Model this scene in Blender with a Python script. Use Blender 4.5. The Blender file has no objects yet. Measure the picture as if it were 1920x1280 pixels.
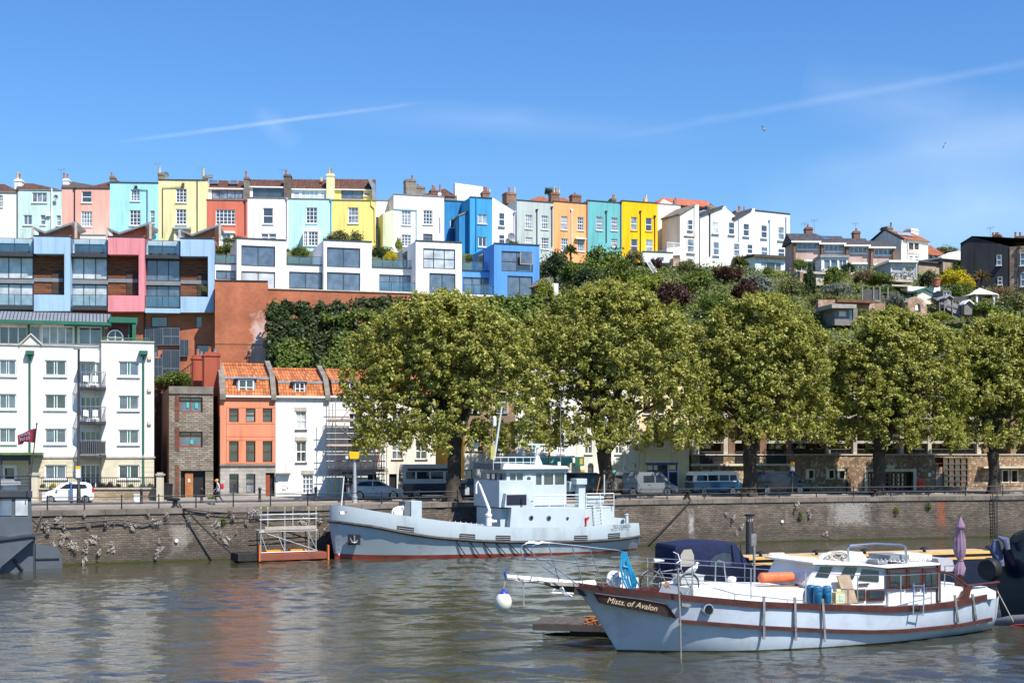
import bpy, bmesh, math, random
import numpy as np
from mathutils import Vector, Matrix
R=math.radians
scene=bpy.context.scene
COL=scene.collection
F,H,CZ=2600.0,845.0,7.0
# ---------------- camera, world, sun, exposure ----------------
cam_d=bpy.data.cameras.new('camera'); cam=bpy.data.objects.new('camera',cam_d); COL.objects.link(cam)
cam.location=(0,0,CZ); cam.rotation_euler=(R(90),0,0)
cam_d.sensor_width=36; cam_d.lens=F/1920*36; cam_d.shift_y=(H-640)/1920
cam_d.clip_start=.5; cam_d.clip_end=5000
scene.camera=cam
SUN_EL,SUN_AZ=52.5,139.0   # azimuth clockwise from +Y
w=bpy.data.worlds.new('World'); scene.world=w; w.use_nodes=True
nt=w.node_tree; nd=nt.nodes; lk=nt.links; nd.clear()
out=nd.new('ShaderNodeOutputWorld'); bg=nd.new('ShaderNodeBackground'); bg.inputs[1].default_value=.118
sky=nd.new('ShaderNodeTexSky'); sky.sky_type='NISHITA'; sky.sun_disc=False
sky.sun_elevation=R(SUN_EL); sky.sun_rotation=R(SUN_AZ); sky.altitude=50
sky.air_density=1.3; sky.dust_density=.25; sky.ozone_density=3.2
tc=nd.new('ShaderNodeTexCoord')
def band(p0,p1,width,nscale,amt):
    # thin vapour trail: great circle band through two sky directions (given as photo px), feathered and broken by noise
    d=[Vector(((a-960)/F,1,(H-b)/F)).normalized() for a,b in (p0,p1)]
    n=d[0].cross(d[1]).normalized(); m=((d[0]+d[1])/2).normalized(); t=(d[1]-d[0]).normalized(); hl=(d[1]-d[0]).length/2
    def dot(v):
        x=nd.new('ShaderNodeVectorMath'); x.operation='DOT_PRODUCT'; lk.new(tc.outputs['Generated'],x.inputs[0]); x.inputs[1].default_value=v; return x.outputs['Value']
    no=nd.new('ShaderNodeTexNoise'); lk.new(tc.outputs['Generated'],no.inputs[0]); no.inputs['Scale'].default_value=nscale; no.inputs['Detail'].default_value=6
    def M(op,a,b=None,c=None):
        x=nd.new('ShaderNodeMath'); x.operation=op
        for i,s in enumerate((a,b,c)):
            if s is None: continue
            if isinstance(s,(int,float)): x.inputs[i].default_value=s
            else: lk.new(s,x.inputs[i])
        return x.outputs[0]
    dd=M('ABSOLUTE',M('ADD',dot(n),M('MULTIPLY',M('SUBTRACT',no.outputs[0],.5),width*.9)))
    a=M('SUBTRACT',1,M('DIVIDE',dd,width)); a=M('MAXIMUM',a,0)
    al=M('SUBTRACT',1,M('DIVIDE',M('ABSOLUTE',M('SUBTRACT',dot(t),m.dot(t))),hl)); al=M('MAXIMUM',al,0); al=M('POWER',al,.6)
    return M('MULTIPLY',M('MULTIPLY',M('MULTIPLY',a,al),M('MULTIPLY',no.outputs[0],2)),amt)
fs=[band((1130,262),(2250,60),.0040,34,.09),band((215,268),(800,192),.0020,46,.17),band((470,206),(560,272),.010,60,.08),
    band((1500,330),(2100,230),.02,12,.10),band((600,210),(1300,250),.014,14,.07),band((1400,430),(2200,380),.05,9,.2),band((1500,170),(2200,300),.03,11,.12)]
hs=nd.new('ShaderNodeHueSaturation'); hs.inputs['Saturation'].default_value=1.22; hs.inputs['Value'].default_value=.92; hs.inputs['Hue'].default_value=.512; lk.new(sky.outputs[0],hs.inputs['Color'])
tm=nd.new('ShaderNodeMix'); tm.data_type='RGBA'; tm.blend_type='MULTIPLY'; tm.inputs[0].default_value=1; lk.new(hs.outputs[0],tm.inputs[6]); tm.inputs[7].default_value=(.60,.84,1.04,1)
prev=tm.outputs[2]
for f_ in fs:
    mx=nd.new('ShaderNodeMix'); mx.data_type='RGBA'; lk.new(f_,mx.inputs[0]); lk.new(prev,mx.inputs[6]); mx.inputs[7].default_value=(7.0,7.6,8.2,1); prev=mx.outputs[2]
lk.new(prev,bg.inputs[0]); lk.new(bg.outputs[0],out.inputs[0])
sun_d=bpy.data.lights.new('sun','SUN'); sun=bpy.data.objects.new('sun',sun_d); COL.objects.link(sun)
sun_d.energy=5.0; sun_d.angle=R(.5); sun_d.color=(1,.945,.86)
sdir=Vector((math.sin(R(SUN_AZ))*math.cos(R(SUN_EL)),math.cos(R(SUN_AZ))*math.cos(R(SUN_EL)),math.sin(R(SUN_EL))))
sun.rotation_euler=sdir.to_track_quat('Z','Y').to_euler(); sun.location=(60,-60,80)
vs=scene.view_settings; vs.view_transform='Standard'; vs.look='None'; vs.gamma=1; vs.exposure=.52
scene.render.engine='CYCLES'
scene.cycles.max_bounces=6; scene.cycles.diffuse_bounces=2; scene.cycles.glossy_bounces=3; scene.cycles.transmission_bounces=4
scene.cycles.transparent_max_bounces=8; scene.cycles.caustics_reflective=False; scene.cycles.caustics_refractive=False
try: scene.cycles.use_denoising=True; scene.cycles.denoiser='OPENIMAGEDENOISE'
except Exception: pass

# ---------------- helpers ----------------
def W(px,py,Y): return Vector(((px-960)/F*Y,Y,CZ+(H-py)/F*Y))
def tag(o,label=None,cat=None,group=None,kind=None):
    if label: o['label']=label
    if cat: o['category']=cat
    if group: o['group']=group
    if kind: o['kind']=kind
    return o
def empty(name,loc,rz=0,label=None,cat=None,group=None):
    o=bpy.data.objects.new(name,None); COL.objects.link(o); o.location=loc; o.rotation_euler=(0,0,rz); o.empty_display_size=.3
    return tag(o,label,cat,group)
class MB:
    def __init__(s): s.v=[]; s.f=[]; s.m=[]; s.X=None
    def add(s,vs,fs,mi=0):
        n=len(s.v)
        if s.X is not None: vs=[s.X@Vector(q) for q in vs]
        s.v+= [tuple(q) for q in vs]
        for k in fs: s.f.append([i+n for i in k]); s.m.append(mi)
        return s
    def box(s,x0,x1,y0,y1,z0,z1,mi=0):
        return s.add([(x0,y0,z0),(x1,y0,z0),(x1,y1,z0),(x0,y1,z0),(x0,y0,z1),(x1,y0,z1),(x1,y1,z1),(x0,y1,z1)],
            [(3,2,1,0),(4,5,6,7),(0,1,5,4),(1,2,6,5),(2,3,7,6),(3,0,4,7)],mi)
    def prism(s,poly,axis,lo,hi,mi=0):
        n=len(poly)
        f={'x':lambda p,t:(t,p[0],p[1]),'y':lambda p,t:(p[0],t,p[1]),'z':lambda p,t:(p[0],p[1],t)}[axis]
        vs=[f(p,lo) for p in poly]+[f(p,hi) for p in poly]
        return s.add(vs,[tuple(range(n))[::-1],tuple(range(n,2*n))]+[(i,(i+1)%n,n+(i+1)%n,n+i) for i in range(n)],mi)
    def tube(s,pts,r,n=6,mi=0,cap=True):
        pts=[Vector(p) for p in pts]; rs=r if isinstance(r,(list,tuple)) else [r]*len(pts)
        vs=[];fs=[]
        prevu=None
        for i,p in enumerate(pts):
            d=(pts[min(i+1,len(pts)-1)]-pts[max(i-1,0)])
            if d.length<1e-9: d=Vector((0,0,1))
            d.normalize()
            if prevu is None:
                u=d.cross(Vector((0,0,1)) if abs(d.z)<.9 else Vector((1,0,0))).normalized()
            else:
                u=(prevu-d*prevu.dot(d)); u=u.normalized() if u.length>1e-6 else d.orthogonal().normalized()
            prevu=u; q=d.cross(u)
            for k in range(n):
                a=2*math.pi*k/n; vs.append(p+u*math.cos(a)*rs[i]+q*math.sin(a)*rs[i])
        for i in range(len(pts)-1):
            for k in range(n):
                a=i*n+k; b=i*n+(k+1)%n; fs.append((a,b,b+n,a+n))
        if cap: fs.append(tuple(range(n))[::-1]); fs.append(tuple((len(pts)-1)*n+k for k in range(n)))
        return s.add(vs,fs,mi)
    def lathe(s,prof,c=(0,0,0),n=12,mi=0,ax='z'):
        vs=[];fs=[];c=Vector(c)
        for r,z in prof:
            for k in range(n):
                a=2*math.pi*k/n; x,y=r*math.cos(a),r*math.sin(a)
                vs.append(c+(Vector((x,y,z)) if ax=='z' else Vector((x,z,y)) if ax=='y' else Vector((z,x,y))))
        for i in range(len(prof)-1):
            for k in range(n):
                a=i*n+k; b=i*n+(k+1)%n; fs.append((a,b,b+n,a+n))
        fs.append(tuple(range(n))[::-1]); fs.append(tuple((len(prof)-1)*n+k for k in range(n)))
        return s.add(vs,fs,mi)
    def sph(s,c,rx,ry=None,rz=None,n=10,mi=0):
        ry=ry or rx; rz=rz or rx; c=Vector(c); vs=[];fs=[]; m=max(4,n//2+1)
        for i in range(m+1):
            t=math.pi*i/m
            for k in range(n):
                a=2*math.pi*k/n; vs.append(c+Vector((rx*math.sin(t)*math.cos(a),ry*math.sin(t)*math.sin(a),rz*math.cos(t))))
        for i in range(m):
            for k in range(n):
                a=i*n+k; b=i*n+(k+1)%n; fs.append((a,a+n,b+n,b))
        return s.add(vs,fs,mi)
    def build(s,name,mats,parent=None,smooth=False,bevel=0,label=None,fix=False,ang=40):
        me=bpy.data.meshes.new(name); me.from_pydata(s.v,[],s.f)
        for m in (mats if isinstance(mats,(list,tuple)) else [mats]): me.materials.append(m)
        if any(s.m): me.polygons.foreach_set('material_index',s.m)
        if fix or bevel or smooth:
            bm=bmesh.new(); bm.from_mesh(me)
            bmesh.ops.remove_doubles(bm,verts=bm.verts,dist=1e-4)
            bmesh.ops.recalc_face_normals(bm,faces=bm.faces)
            if bevel:
                es=[e for e in bm.edges if len(e.link_faces)==2 and e.calc_face_angle(0)>.5]
                bmesh.ops.bevel(bm,geom=es,offset=bevel,segments=2,affect='EDGES',profile=.6)
            bm.to_mesh(me); bm.free()
        if smooth:
            me.polygons.foreach_set('use_smooth',[True]*len(me.polygons))
            try: me.set_sharp_from_angle(angle=R(ang))
            except Exception: pass
        me.update()
        o=bpy.data.objects.new(name,me); COL.objects.link(o)
        if parent is not None: o.parent=parent
        if label: o['label']=label
        return o
def copy_tree(o,parent=None):
    c=o.copy(); COL.objects.link(c); c.parent=parent
    for ch in o.children: copy_tree(ch,c)
    return c

# ---------------- materials ----------------
_M={}
def mat(name,col,rough=.7,var=.12,scale=1.5,bump=0,bscale=12,metal=0,spec=.4,streak=0,trans=None,alpha=None,coat=0,dirt=None,sheen=0):
    if name in _M: return _M[name]
    m=bpy.data.materials.new(name); _M[name]=m; m.use_nodes=True; n=m.node_tree.nodes; l=m.node_tree.links
    b=n['Principled BSDF']; b.inputs['Roughness'].default_value=rough; b.inputs['Metallic'].default_value=metal
    b.inputs['Specular IOR Level'].default_value=spec
    if coat: b.inputs['Coat Weight'].default_value=coat; b.inputs['Coat Roughness'].default_value=.06
    t=n.new('ShaderNodeTexCoord')
    no=n.new('ShaderNodeTexNoise'); no.inputs['Scale'].default_value=scale; no.inputs['Detail'].default_value=6; no.inputs['Roughness'].default_value=.62
    src=t.outputs['Object']
    if streak:
        mp=n.new('ShaderNodeMapping'); mp.inputs['Scale'].default_value=(1,1,streak); l.new(src,mp.inputs[0]); l.new(mp.outputs[0],no.inputs[0])
    else: l.new(src,no.inputs[0])
    cr=n.new('ShaderNodeValToRGB'); c=col; e=cr.color_ramp.elements
    lo=dirt if dirt else tuple(x*(1-var) for x in c); hi=tuple(min(1,x*(1+var*.6)) for x in c)
    e[0].position=.3 if not dirt else .22; e[0].color=(*lo,1); e[1].position=.62 if not dirt else .5; e[1].color=(*hi,1)
    l.new(no.outputs[0],cr.inputs[0]); res=cr.outputs[0]
    if streak and name.startswith('render_'):   # rain streaks and faded patches in the paint
        mp=n.new('ShaderNodeMapping'); mp.inputs['Scale'].default_value=(1.6,1.6,.10); l.new(src,mp.inputs[0]); n5=n.new('ShaderNodeTexNoise'); n5.inputs['Scale'].default_value=1.3; n5.inputs['Detail'].default_value=7; n5.inputs['Roughness'].default_value=.7; l.new(mp.outputs[0],n5.inputs[0])
        r5=n.new('ShaderNodeValToRGB'); r5.color_ramp.elements[0].position=.50; r5.color_ramp.elements[0].color=(1,1,1,1); r5.color_ramp.elements[1].position=.74; r5.color_ramp.elements[1].color=(.70,.68,.64,1); l.new(n5.outputs[0],r5.inputs[0])
        m5=n.new('ShaderNodeMix'); m5.data_type='RGBA'; m5.blend_type='MULTIPLY'; m5.inputs[0].default_value=1; l.new(res,m5.inputs[6]); l.new(r5.outputs[0],m5.inputs[7]); res=m5.outputs[2]
    l.new(res,b.inputs['Base Color'])
    if bump:
        n2=n.new('ShaderNodeTexNoise'); n2.inputs['Scale'].default_value=bscale; n2.inputs['Detail'].default_value=4; l.new(src,n2.inputs[0])
        bp=n.new('ShaderNodeBump'); bp.inputs['Strength'].default_value=bump; bp.inputs['Distance'].default_value=.05; l.new(n2.outputs[0],bp.inputs['Height']); l.new(bp.outputs[0],b.inputs['Normal'])
    return m
def wallmat(name,kind,c1,c2,mort,bw=.24,rh=.085,ms=.012,bump=.3,stain=None,rough=.85,sscale=.35,rand=0,tint=None):
    """masonry: brick courses, ashlar or rubble (voronoi), in wall coordinates (x+y, z)"""
    if name in _M: return _M[name]
    m=bpy.data.materials.new(name); _M[name]=m; m.use_nodes=True; n=m.node_tree.nodes; l=m.node_tree.links
    b=n['Principled BSDF']; b.inputs['Roughness'].default_value=rough; b.inputs['Specular IOR Level'].default_value=.25
    t=n.new('ShaderNodeTexCoord'); sp=n.new('ShaderNodeSeparateXYZ'); l.new(t.outputs['Object'],sp.inputs[0])
    ad=n.new('ShaderNodeMath'); ad.operation='ADD'; l.new(sp.outputs[0],ad.inputs[0]); l.new(sp.outputs[1],ad.inputs[1])
    cb=n.new('ShaderNodeCombineXYZ'); l.new(ad.outputs[0],cb.inputs[0]); l.new(sp.outputs[2],cb.inputs[1])
    no=n.new('ShaderNodeTexNoise'); no.inputs['Scale'].default_value=sscale; no.inputs['Detail'].default_value=7; no.inputs['Roughness'].default_value=.65; l.new(t.outputs['Object'],no.inputs[0])
    if kind=='brick':
        vec=cb.outputs[0]
        if rand:
            nn=n.new('ShaderNodeTexNoise'); nn.inputs['Scale'].default_value=3; l.new(cb.outputs[0],nn.inputs[0])
            va=n.new('ShaderNodeVectorMath'); va.operation='MULTIPLY_ADD'; l.new(nn.outputs[1],va.inputs[0]); va.inputs[1].default_value=(rand,rand*.5,0); l.new(cb.outputs[0],va.inputs[2]); vec=va.outputs[0]
        br=n.new('ShaderNodeTexBrick'); l.new(vec,br.inputs[0]); br.inputs['Scale'].default_value=1
        br.inputs['Brick Width'].default_value=bw; br.inputs['Row Height'].default_value=rh; br.inputs['Mortar Size'].default_value=ms; br.inputs['Mortar Smooth'].default_value=.2
        br.inputs['Color1'].default_value=(*c1,1); br.inputs['Color2'].default_value=(*c2,1); br.inputs['Mortar'].default_value=(*mort,1); br.inputs['Bias'].default_value=0
        colo=br.outputs[0]; fac=br.outputs[1]; inv=True
    else:
        vo=n.new('ShaderNodeTexVoronoi'); vo.inputs['Scale'].default_value=1/bw; l.new(cb.outputs[0],vo.inputs[0])
        v2=n.new('ShaderNodeTexVoronoi'); v2.feature='DISTANCE_TO_EDGE'; v2.inputs['Scale'].default_value=1/bw; l.new(cb.outputs[0],v2.inputs[0])
        sx=n.new('ShaderNodeSeparateColor'); l.new(vo.outputs['Color'],sx.inputs[0])
        r1=n.new('ShaderNodeValToRGB'); r1.color_ramp.elements[0].color=(*c1,1); r1.color_ramp.elements[1].color=(*c2,1); l.new(sx.outputs[0],r1.inputs[0])
        if tint:
            e=r1.color_ramp.elements.new(.5); e.color=(*tint,1)
        r2=n.new('ShaderNodeMath'); r2.operation='LESS_THAN'; r2.inputs[1].default_value=ms*2.5; l.new(v2.outputs[0],r2.inputs[0])
        mx=n.new('ShaderNodeMix'); mx.data_type='RGBA'; l.new(r2.outputs[0],mx.inputs[0]); l.new(r1.outputs[0],mx.inputs[6]); mx.inputs[7].default_value=(*mort,1)
        colo=mx.outputs[2]; fac=r2.outputs[0]
    mu=n.new('ShaderNodeMix'); mu.data_type='RGBA'; mu.blend_type='MULTIPLY'; mu.inputs[0].default_value=1; l.new(colo,mu.inputs[6])
    rr=n.new('ShaderNodeValToRGB'); rr.color_ramp.elements[0].position=.32; rr.color_ramp.elements[0].color=(.55,.55,.55,1); rr.color_ramp.elements[1].position=.68; rr.color_ramp.elements[1].color=(1.15,1.12,1.08,1)
    l.new(no.outputs[0],rr.inputs[0]); l.new(rr.outputs[0],mu.inputs[7]); res=mu.outputs[2]
    if stain:   # pale lime streaks running down
        col,thr,zs=stain
        mp=n.new('ShaderNodeMapping'); mp.inputs['Scale'].default_value=(1,1,zs); l.new(t.outputs['Object'],mp.inputs[0])
        n3=n.new('ShaderNodeTexNoise'); n3.inputs['Scale'].default_value=.55; n3.inputs['Detail'].default_value=8; n3.inputs['Roughness'].default_value=.7; l.new(mp.outputs[0],n3.inputs[0])
        r3=n.new('ShaderNodeValToRGB'); r3.color_ramp.elements[0].position=thr; r3.color_ramp.elements[0].color=(0,0,0,1); r3.color_ramp.elements[1].position=thr+.18; r3.color_ramp.elements[1].color=(.75,.75,.75,1); l.new(n3.outputs[0],r3.inputs[0])
        m3=n.new('ShaderNodeMix'); m3.data_type='RGBA'; l.new(r3.outputs[0],m3.inputs[0]); l.new(res,m3.inputs[6]); m3.inputs[7].default_value=(*col,1); res=m3.outputs[2]
    l.new(res,b.inputs['Base Color'])
    bp=n.new('ShaderNodeBump'); bp.inputs['Strength'].default_value=bump; bp.inputs['Distance'].default_value=.04; bp.invert=True
    l.new(fac,bp.inputs['Height']); 
    b2=n.new('ShaderNodeBump'); b2.inputs['Strength'].default_value=bump*.8; b2.inputs['Distance'].default_value=.05
    n4=n.new('ShaderNodeTexNoise'); n4.inputs['Scale'].default_value=7; n4.inputs['Detail'].default_value=5; l.new(t.outputs['Object'],n4.inputs[0]); l.new(n4.outputs[0],b2.inputs['Height']); l.new(bp.outputs[0],b2.inputs['Normal']); l.new(b2.outputs[0],b.inputs['Normal'])
    return m
def tilemat(name,c,rowh=.33,colw=.25,bump=.8,var=.25):
    """pantiles / roof tiles: ridges along the slope, courses across"""
    if name in _M: return _M[name]
    m=bpy.data.materials.new(name); _M[name]=m; m.use_nodes=True; n=m.node_tree.nodes; l=m.node_tree.links
    b=n['Principled BSDF']; b.inputs['Roughness'].default_value=.8; b.inputs['Specular IOR Level'].default_value=.25
    t=n.new('ShaderNodeTexCoord'); sp=n.new('ShaderNodeSeparateXYZ'); l.new(t.outputs['Object'],sp.inputs[0])
    def M(op,a,bb):
        x=n.new('ShaderNodeMath'); x.operation=op
        for i,s in enumerate((a,bb)):
            if isinstance(s,(int,float)): x.inputs[i].default_value=s
            else: l.new(s,x.inputs[i])
        return x.outputs[0]
    wv=M('SINE',M('MULTIPLY',sp.outputs[0],2*math.pi/colw),0)
    fr=M('FRACT',M('DIVIDE',sp.outputs[2],rowh),0)
    hh=M('ADD',M('MULTIPLY',wv,.5),M('MULTIPLY',fr,-.8))
    cb=n.new('ShaderNodeCombineXYZ'); l.new(M('FLOOR',M('DIVIDE',sp.outputs[0],colw),0),cb.inputs[0]); l.new(M('FLOOR',M('DIVIDE',sp.outputs[2],rowh),0),cb.inputs[1])
    wn=n.new('ShaderNodeTexWhiteNoise'); l.new(cb.outputs[0],wn.inputs[0])
    no=n.new('ShaderNodeTexNoise'); no.inputs['Scale'].default_value=.8; no.inputs['Detail'].default_value=6; l.new(t.outputs['Object'],no.inputs[0])
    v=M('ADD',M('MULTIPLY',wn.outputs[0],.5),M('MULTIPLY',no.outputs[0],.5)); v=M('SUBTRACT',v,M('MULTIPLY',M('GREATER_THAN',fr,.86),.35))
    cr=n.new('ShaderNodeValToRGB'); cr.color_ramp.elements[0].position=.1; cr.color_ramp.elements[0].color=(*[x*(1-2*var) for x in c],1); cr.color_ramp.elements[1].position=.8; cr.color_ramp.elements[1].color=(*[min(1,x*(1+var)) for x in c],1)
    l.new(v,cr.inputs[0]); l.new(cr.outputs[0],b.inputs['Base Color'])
    bp=n.new('ShaderNodeBump'); bp.inputs['Strength'].default_value=bump; bp.inputs['Distance'].default_value=.08; l.new(hh,bp.inputs['Height']); l.new(bp.outputs[0],b.inputs['Normal'])
    return m
def glassmat(name,col,rough=.04,spec=1.0,var=.3):
    if name in _M: return _M[name]
    m=bpy.data.materials.new(name); _M[name]=m; m.use_nodes=True; n=m.node_tree.nodes; l=m.node_tree.links
    b=n['Principled BSDF']; b.inputs['Roughness'].default_value=rough; b.inputs['Specular IOR Level'].default_value=spec; b.inputs['Coat Weight'].default_value=.6; b.inputs['Coat Roughness'].default_value=.02
    oi=n.new('ShaderNodeObjectInfo'); t=n.new('ShaderNodeTexCoord'); no=n.new('ShaderNodeTexNoise'); no.noise_dimensions='4D'; no.inputs['Scale'].default_value=1.1; l.new(t.outputs['Object'],no.inputs[0]); l.new(oi.outputs['Random'],no.inputs['W'])
    cr=n.new('ShaderNodeValToRGB'); cr.color_ramp.elements[0].position=.35; cr.color_ramp.elements[0].color=(*[x*(1-var) for x in col],1); cr.color_ramp.elements[1].position=.65; cr.color_ramp.elements[1].color=(*[min(1,x*(1+var)) for x in col],1)
    l.new(no.outputs[0],cr.inputs[0]); l.new(cr.outputs[0],b.inputs['Base Color'])
    return m
def clearglass(name,tint=(.75,.85,.88),a=.35):
    if name in _M: return _M[name]
    m=bpy.data.materials.new(name); _M[name]=m; m.use_nodes=True; n=m.node_tree.nodes; l=m.node_tree.links
    o=n['Material Output']; n.remove(n['Principled BSDF'])
    tr=n.new('ShaderNodeBsdfTransparent'); tr.inputs[0].default_value=(*tint,1); g=n.new('ShaderNodeBsdfGlossy'); g.inputs[0].default_value=(.8,.85,.9,1); g.inputs[1].default_value=.05
    mx=n.new('ShaderNodeMixShader'); no=n.new('ShaderNodeTexNoise'); no.inputs['Scale'].default_value=.7
    mm=n.new('ShaderNodeMath'); mm.operation='MULTIPLY'; mm.inputs[1].default_value=a; l.new(no.outputs[0],mm.inputs[0]); l.new(mm.outputs[0],mx.inputs[0]); l.new(tr.outputs[0],mx.inputs[1]); l.new(g.outputs[0],mx.inputs[2]); l.new(mx.outputs[0],o.inputs[0])
    return m
def leafmat(name,c1,c2,transl=.35,rough=.45,spec=.35):
    if name in _M: return _M[name]
    m=bpy.data.materials.new(name); _M[name]=m; m.use_nodes=True; n=m.node_tree.nodes; l=m.node_tree.links
    o=n['Material Output']; b=n['Principled BSDF']; b.inputs['Roughness'].default_value=rough; b.inputs['Specular IOR Level'].default_value=spec
    at=n.new('ShaderNodeAttribute'); at.attribute_name='v'
    cr=n.new('ShaderNodeValToRGB'); cr.color_ramp.elements[0].color=(*c1,1); cr.color_ramp.elements[1].color=(*c2,1); l.new(at.outputs['Fac'],cr.inputs[0])
    l.new(cr.outputs[0],b.inputs['Base Color'])
    tl=n.new('ShaderNodeBsdfTranslucent'); hs=n.new('ShaderNodeHueSaturation'); hs.inputs['Saturation'].default_value=1.15; hs.inputs['Value'].default_value=1.25; l.new(cr.outputs[0],hs.inputs['Color']); l.new(hs.outputs[0],tl.inputs[0])
    mx=n.new('ShaderNodeMixShader'); mx.inputs[0].default_value=transl; l.new(b.outputs[0],mx.inputs[1]); l.new(tl.outputs[0],mx.inputs[2]); l.new(mx.outputs[0],o.inputs[0])
    return m

def leaves(name,P,N,size,m,parent=None,seed=0,elong=1.3,droop=0):
    """one foliage mesh: a rhombic leaf at each point P (N,3) with normals scattered round N"""
    rg=np.random.default_rng(seed); n=len(P)
    nn=N+rg.normal(0,.75,(n,3)); nn[:,2]+=.25; nn/=np.linalg.norm(nn,axis=1)[:,None]+1e-9
    t=rg.normal(0,1,(n,3)); t-=nn*(t*nn).sum(1)[:,None]; t/=np.linalg.norm(t,axis=1)[:,None]+1e-9
    b=np.cross(nn,t); s=size*rg.uniform(.6,1.35,n)[:,None]
    V=np.empty((n,4,3)); V[:,0]=P-t*s*elong*.5; V[:,1]=P+b*s*.42+nn*s*.12; V[:,2]=P+t*s*elong*.5; V[:,3]=P-b*s*.42+nn*s*.12
    V[:,2,2]-=droop*s[:,0]
    me=bpy.data.meshes.new(name); me.vertices.add(4*n); me.vertices.foreach_set('co',V.reshape(-1).astype(np.float32))
    me.loops.add(4*n); me.loops.foreach_set('vertex_index',np.arange(4*n,dtype=np.int32))
    me.polygons.add(n); me.polygons.foreach_set('loop_start',np.arange(0,4*n,4,dtype=np.int32))
    me.update(calc_edges=True)
    a=me.attributes.new('v','FLOAT','FACE'); a.data.foreach_set('value',np.clip(rg.normal(.5,.25,n),0,1).astype(np.float32))
    me.materials.append(m); o=bpy.data.objects.new(name,me); COL.objects.link(o)
    if parent is not None: o.parent=parent
    return o
def blobpts(rg,n,clumps,cr,shape=(1,1,1)):
    """n points scattered in clumps: clumps (k,3) centres, cr radius"""
    k=len(clumps); idx=rg.integers(0,k,n); d=rg.normal(0,1,(n,3)); d/=np.linalg.norm(d,axis=1)[:,None]
    r=cr*rg.uniform(.35,1.05,n)[:,None]
    if np.ndim(cr)==1: r=cr[idx][:,None]*rg.uniform(.35,1.05,n)[:,None]
    return clumps[idx]+d*r*np.array(shape), d
# ---------------- setting: water, quay, ground ----------------
QP=[(-400,-60),(-60,70.6)]+[((p-960)/F*y,y) for p,y in ((100,84.5),(300,87.3),(430,89.3),(600,92.0),(700,94.6),(830,97.4),(1000,99.5),(1160,101.5),(1350,104.8),(1500,107.2),(1700,110),(1900,112.3))]+[(70,120.5),(600,240)]
def yq(x):
    for (a,b),(c,d) in zip(QP,QP[1:]):
        if a<=x<=c: return b+(d-b)*(x-a)/(c-a)
    return 240
QZ=3.35
def qpt(px,off=0,z=QZ):
    """point on the quay line seen in photo column px, moved off metres landward"""
    a=(px-960)/F; y=95.
    for _ in range(40): y=y*.5+.5*yq(a*y)
    x=a*y; d=(yq(x+.5)-yq(x-.5)); n=Vector((-d,1,0)).normalized()
    return Vector((x,y,z))+n*off
def qang(px):
    a=qpt(px-8);b=qpt(px+8); return math.atan2(b.y-a.y,b.x-a.x)
def lerp(t,pts):
    if t<=pts[0][0]: return pts[0][1]
    for (a,b),(c,d) in zip(pts,pts[1:]):
        if t<=c: return b+(d-b)*(t-a)/(c-a)
    return pts[-1][1]
HL=[(0,QZ),(6,7),(27,12.5),(37,14.5),(50,27),(58,32.5),(85,35.5),(200,36)]
HR=[(0,QZ),(9,QZ),(12,14),(16,18.6),(22,21),(33,25),(38,27.3),(43,28.6),(64,30.8),(73,33.6),(90,35),(200,36)]
def hz(x,y):
    d=y-(122+.12*x); t=min(1,max(0,(x+2)/12)); t=t*t*(3-2*t)
    return lerp(d,HL)*(1-t)+lerp(d,HR)*t
def ground_at(px,Y): return hz((px-960)/F*Y,Y)
# water
m_w=bpy.data.materials.new('harbour_water'); m_w.use_nodes=True; n=m_w.node_tree.nodes; l=m_w.node_tree.links
b=n['Principled BSDF']; b.inputs['Base Color'].default_value=(.046,.044,.026,1); b.inputs['Roughness'].default_value=.03; b.inputs['IOR'].default_value=1.5; b.inputs['Specular IOR Level'].default_value=.8
t=n.new('ShaderNodeTexCoord'); prev=None
for sc_,det,st,dist,stretch in ((2.2,4,.6,.035,(1,1.8,1)),(7,3,.5,.012,(1,1.6,1))):
    mp=n.new('ShaderNodeMapping'); mp.inputs['Scale'].default_value=stretch; mp.inputs['Rotation'].default_value=(0,0,R(-12)); l.new(t.outputs['Object'],mp.inputs[0])
    no=n.new('ShaderNodeTexNoise'); no.inputs['Scale'].default_value=sc_; no.inputs['Detail'].default_value=det; no.inputs['Distortion'].default_value=.4; l.new(mp.outputs[0],no.inputs[0])
    bp=n.new('ShaderNodeBump'); bp.inputs['Strength'].default_value=st; bp.inputs['Distance'].default_value=dist; l.new(no.outputs[0],bp.inputs['Height'])
    if prev: l.new(prev,bp.inputs['Normal'])
    prev=bp.outputs[0]
l.new(prev,b.inputs['Normal'])
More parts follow.
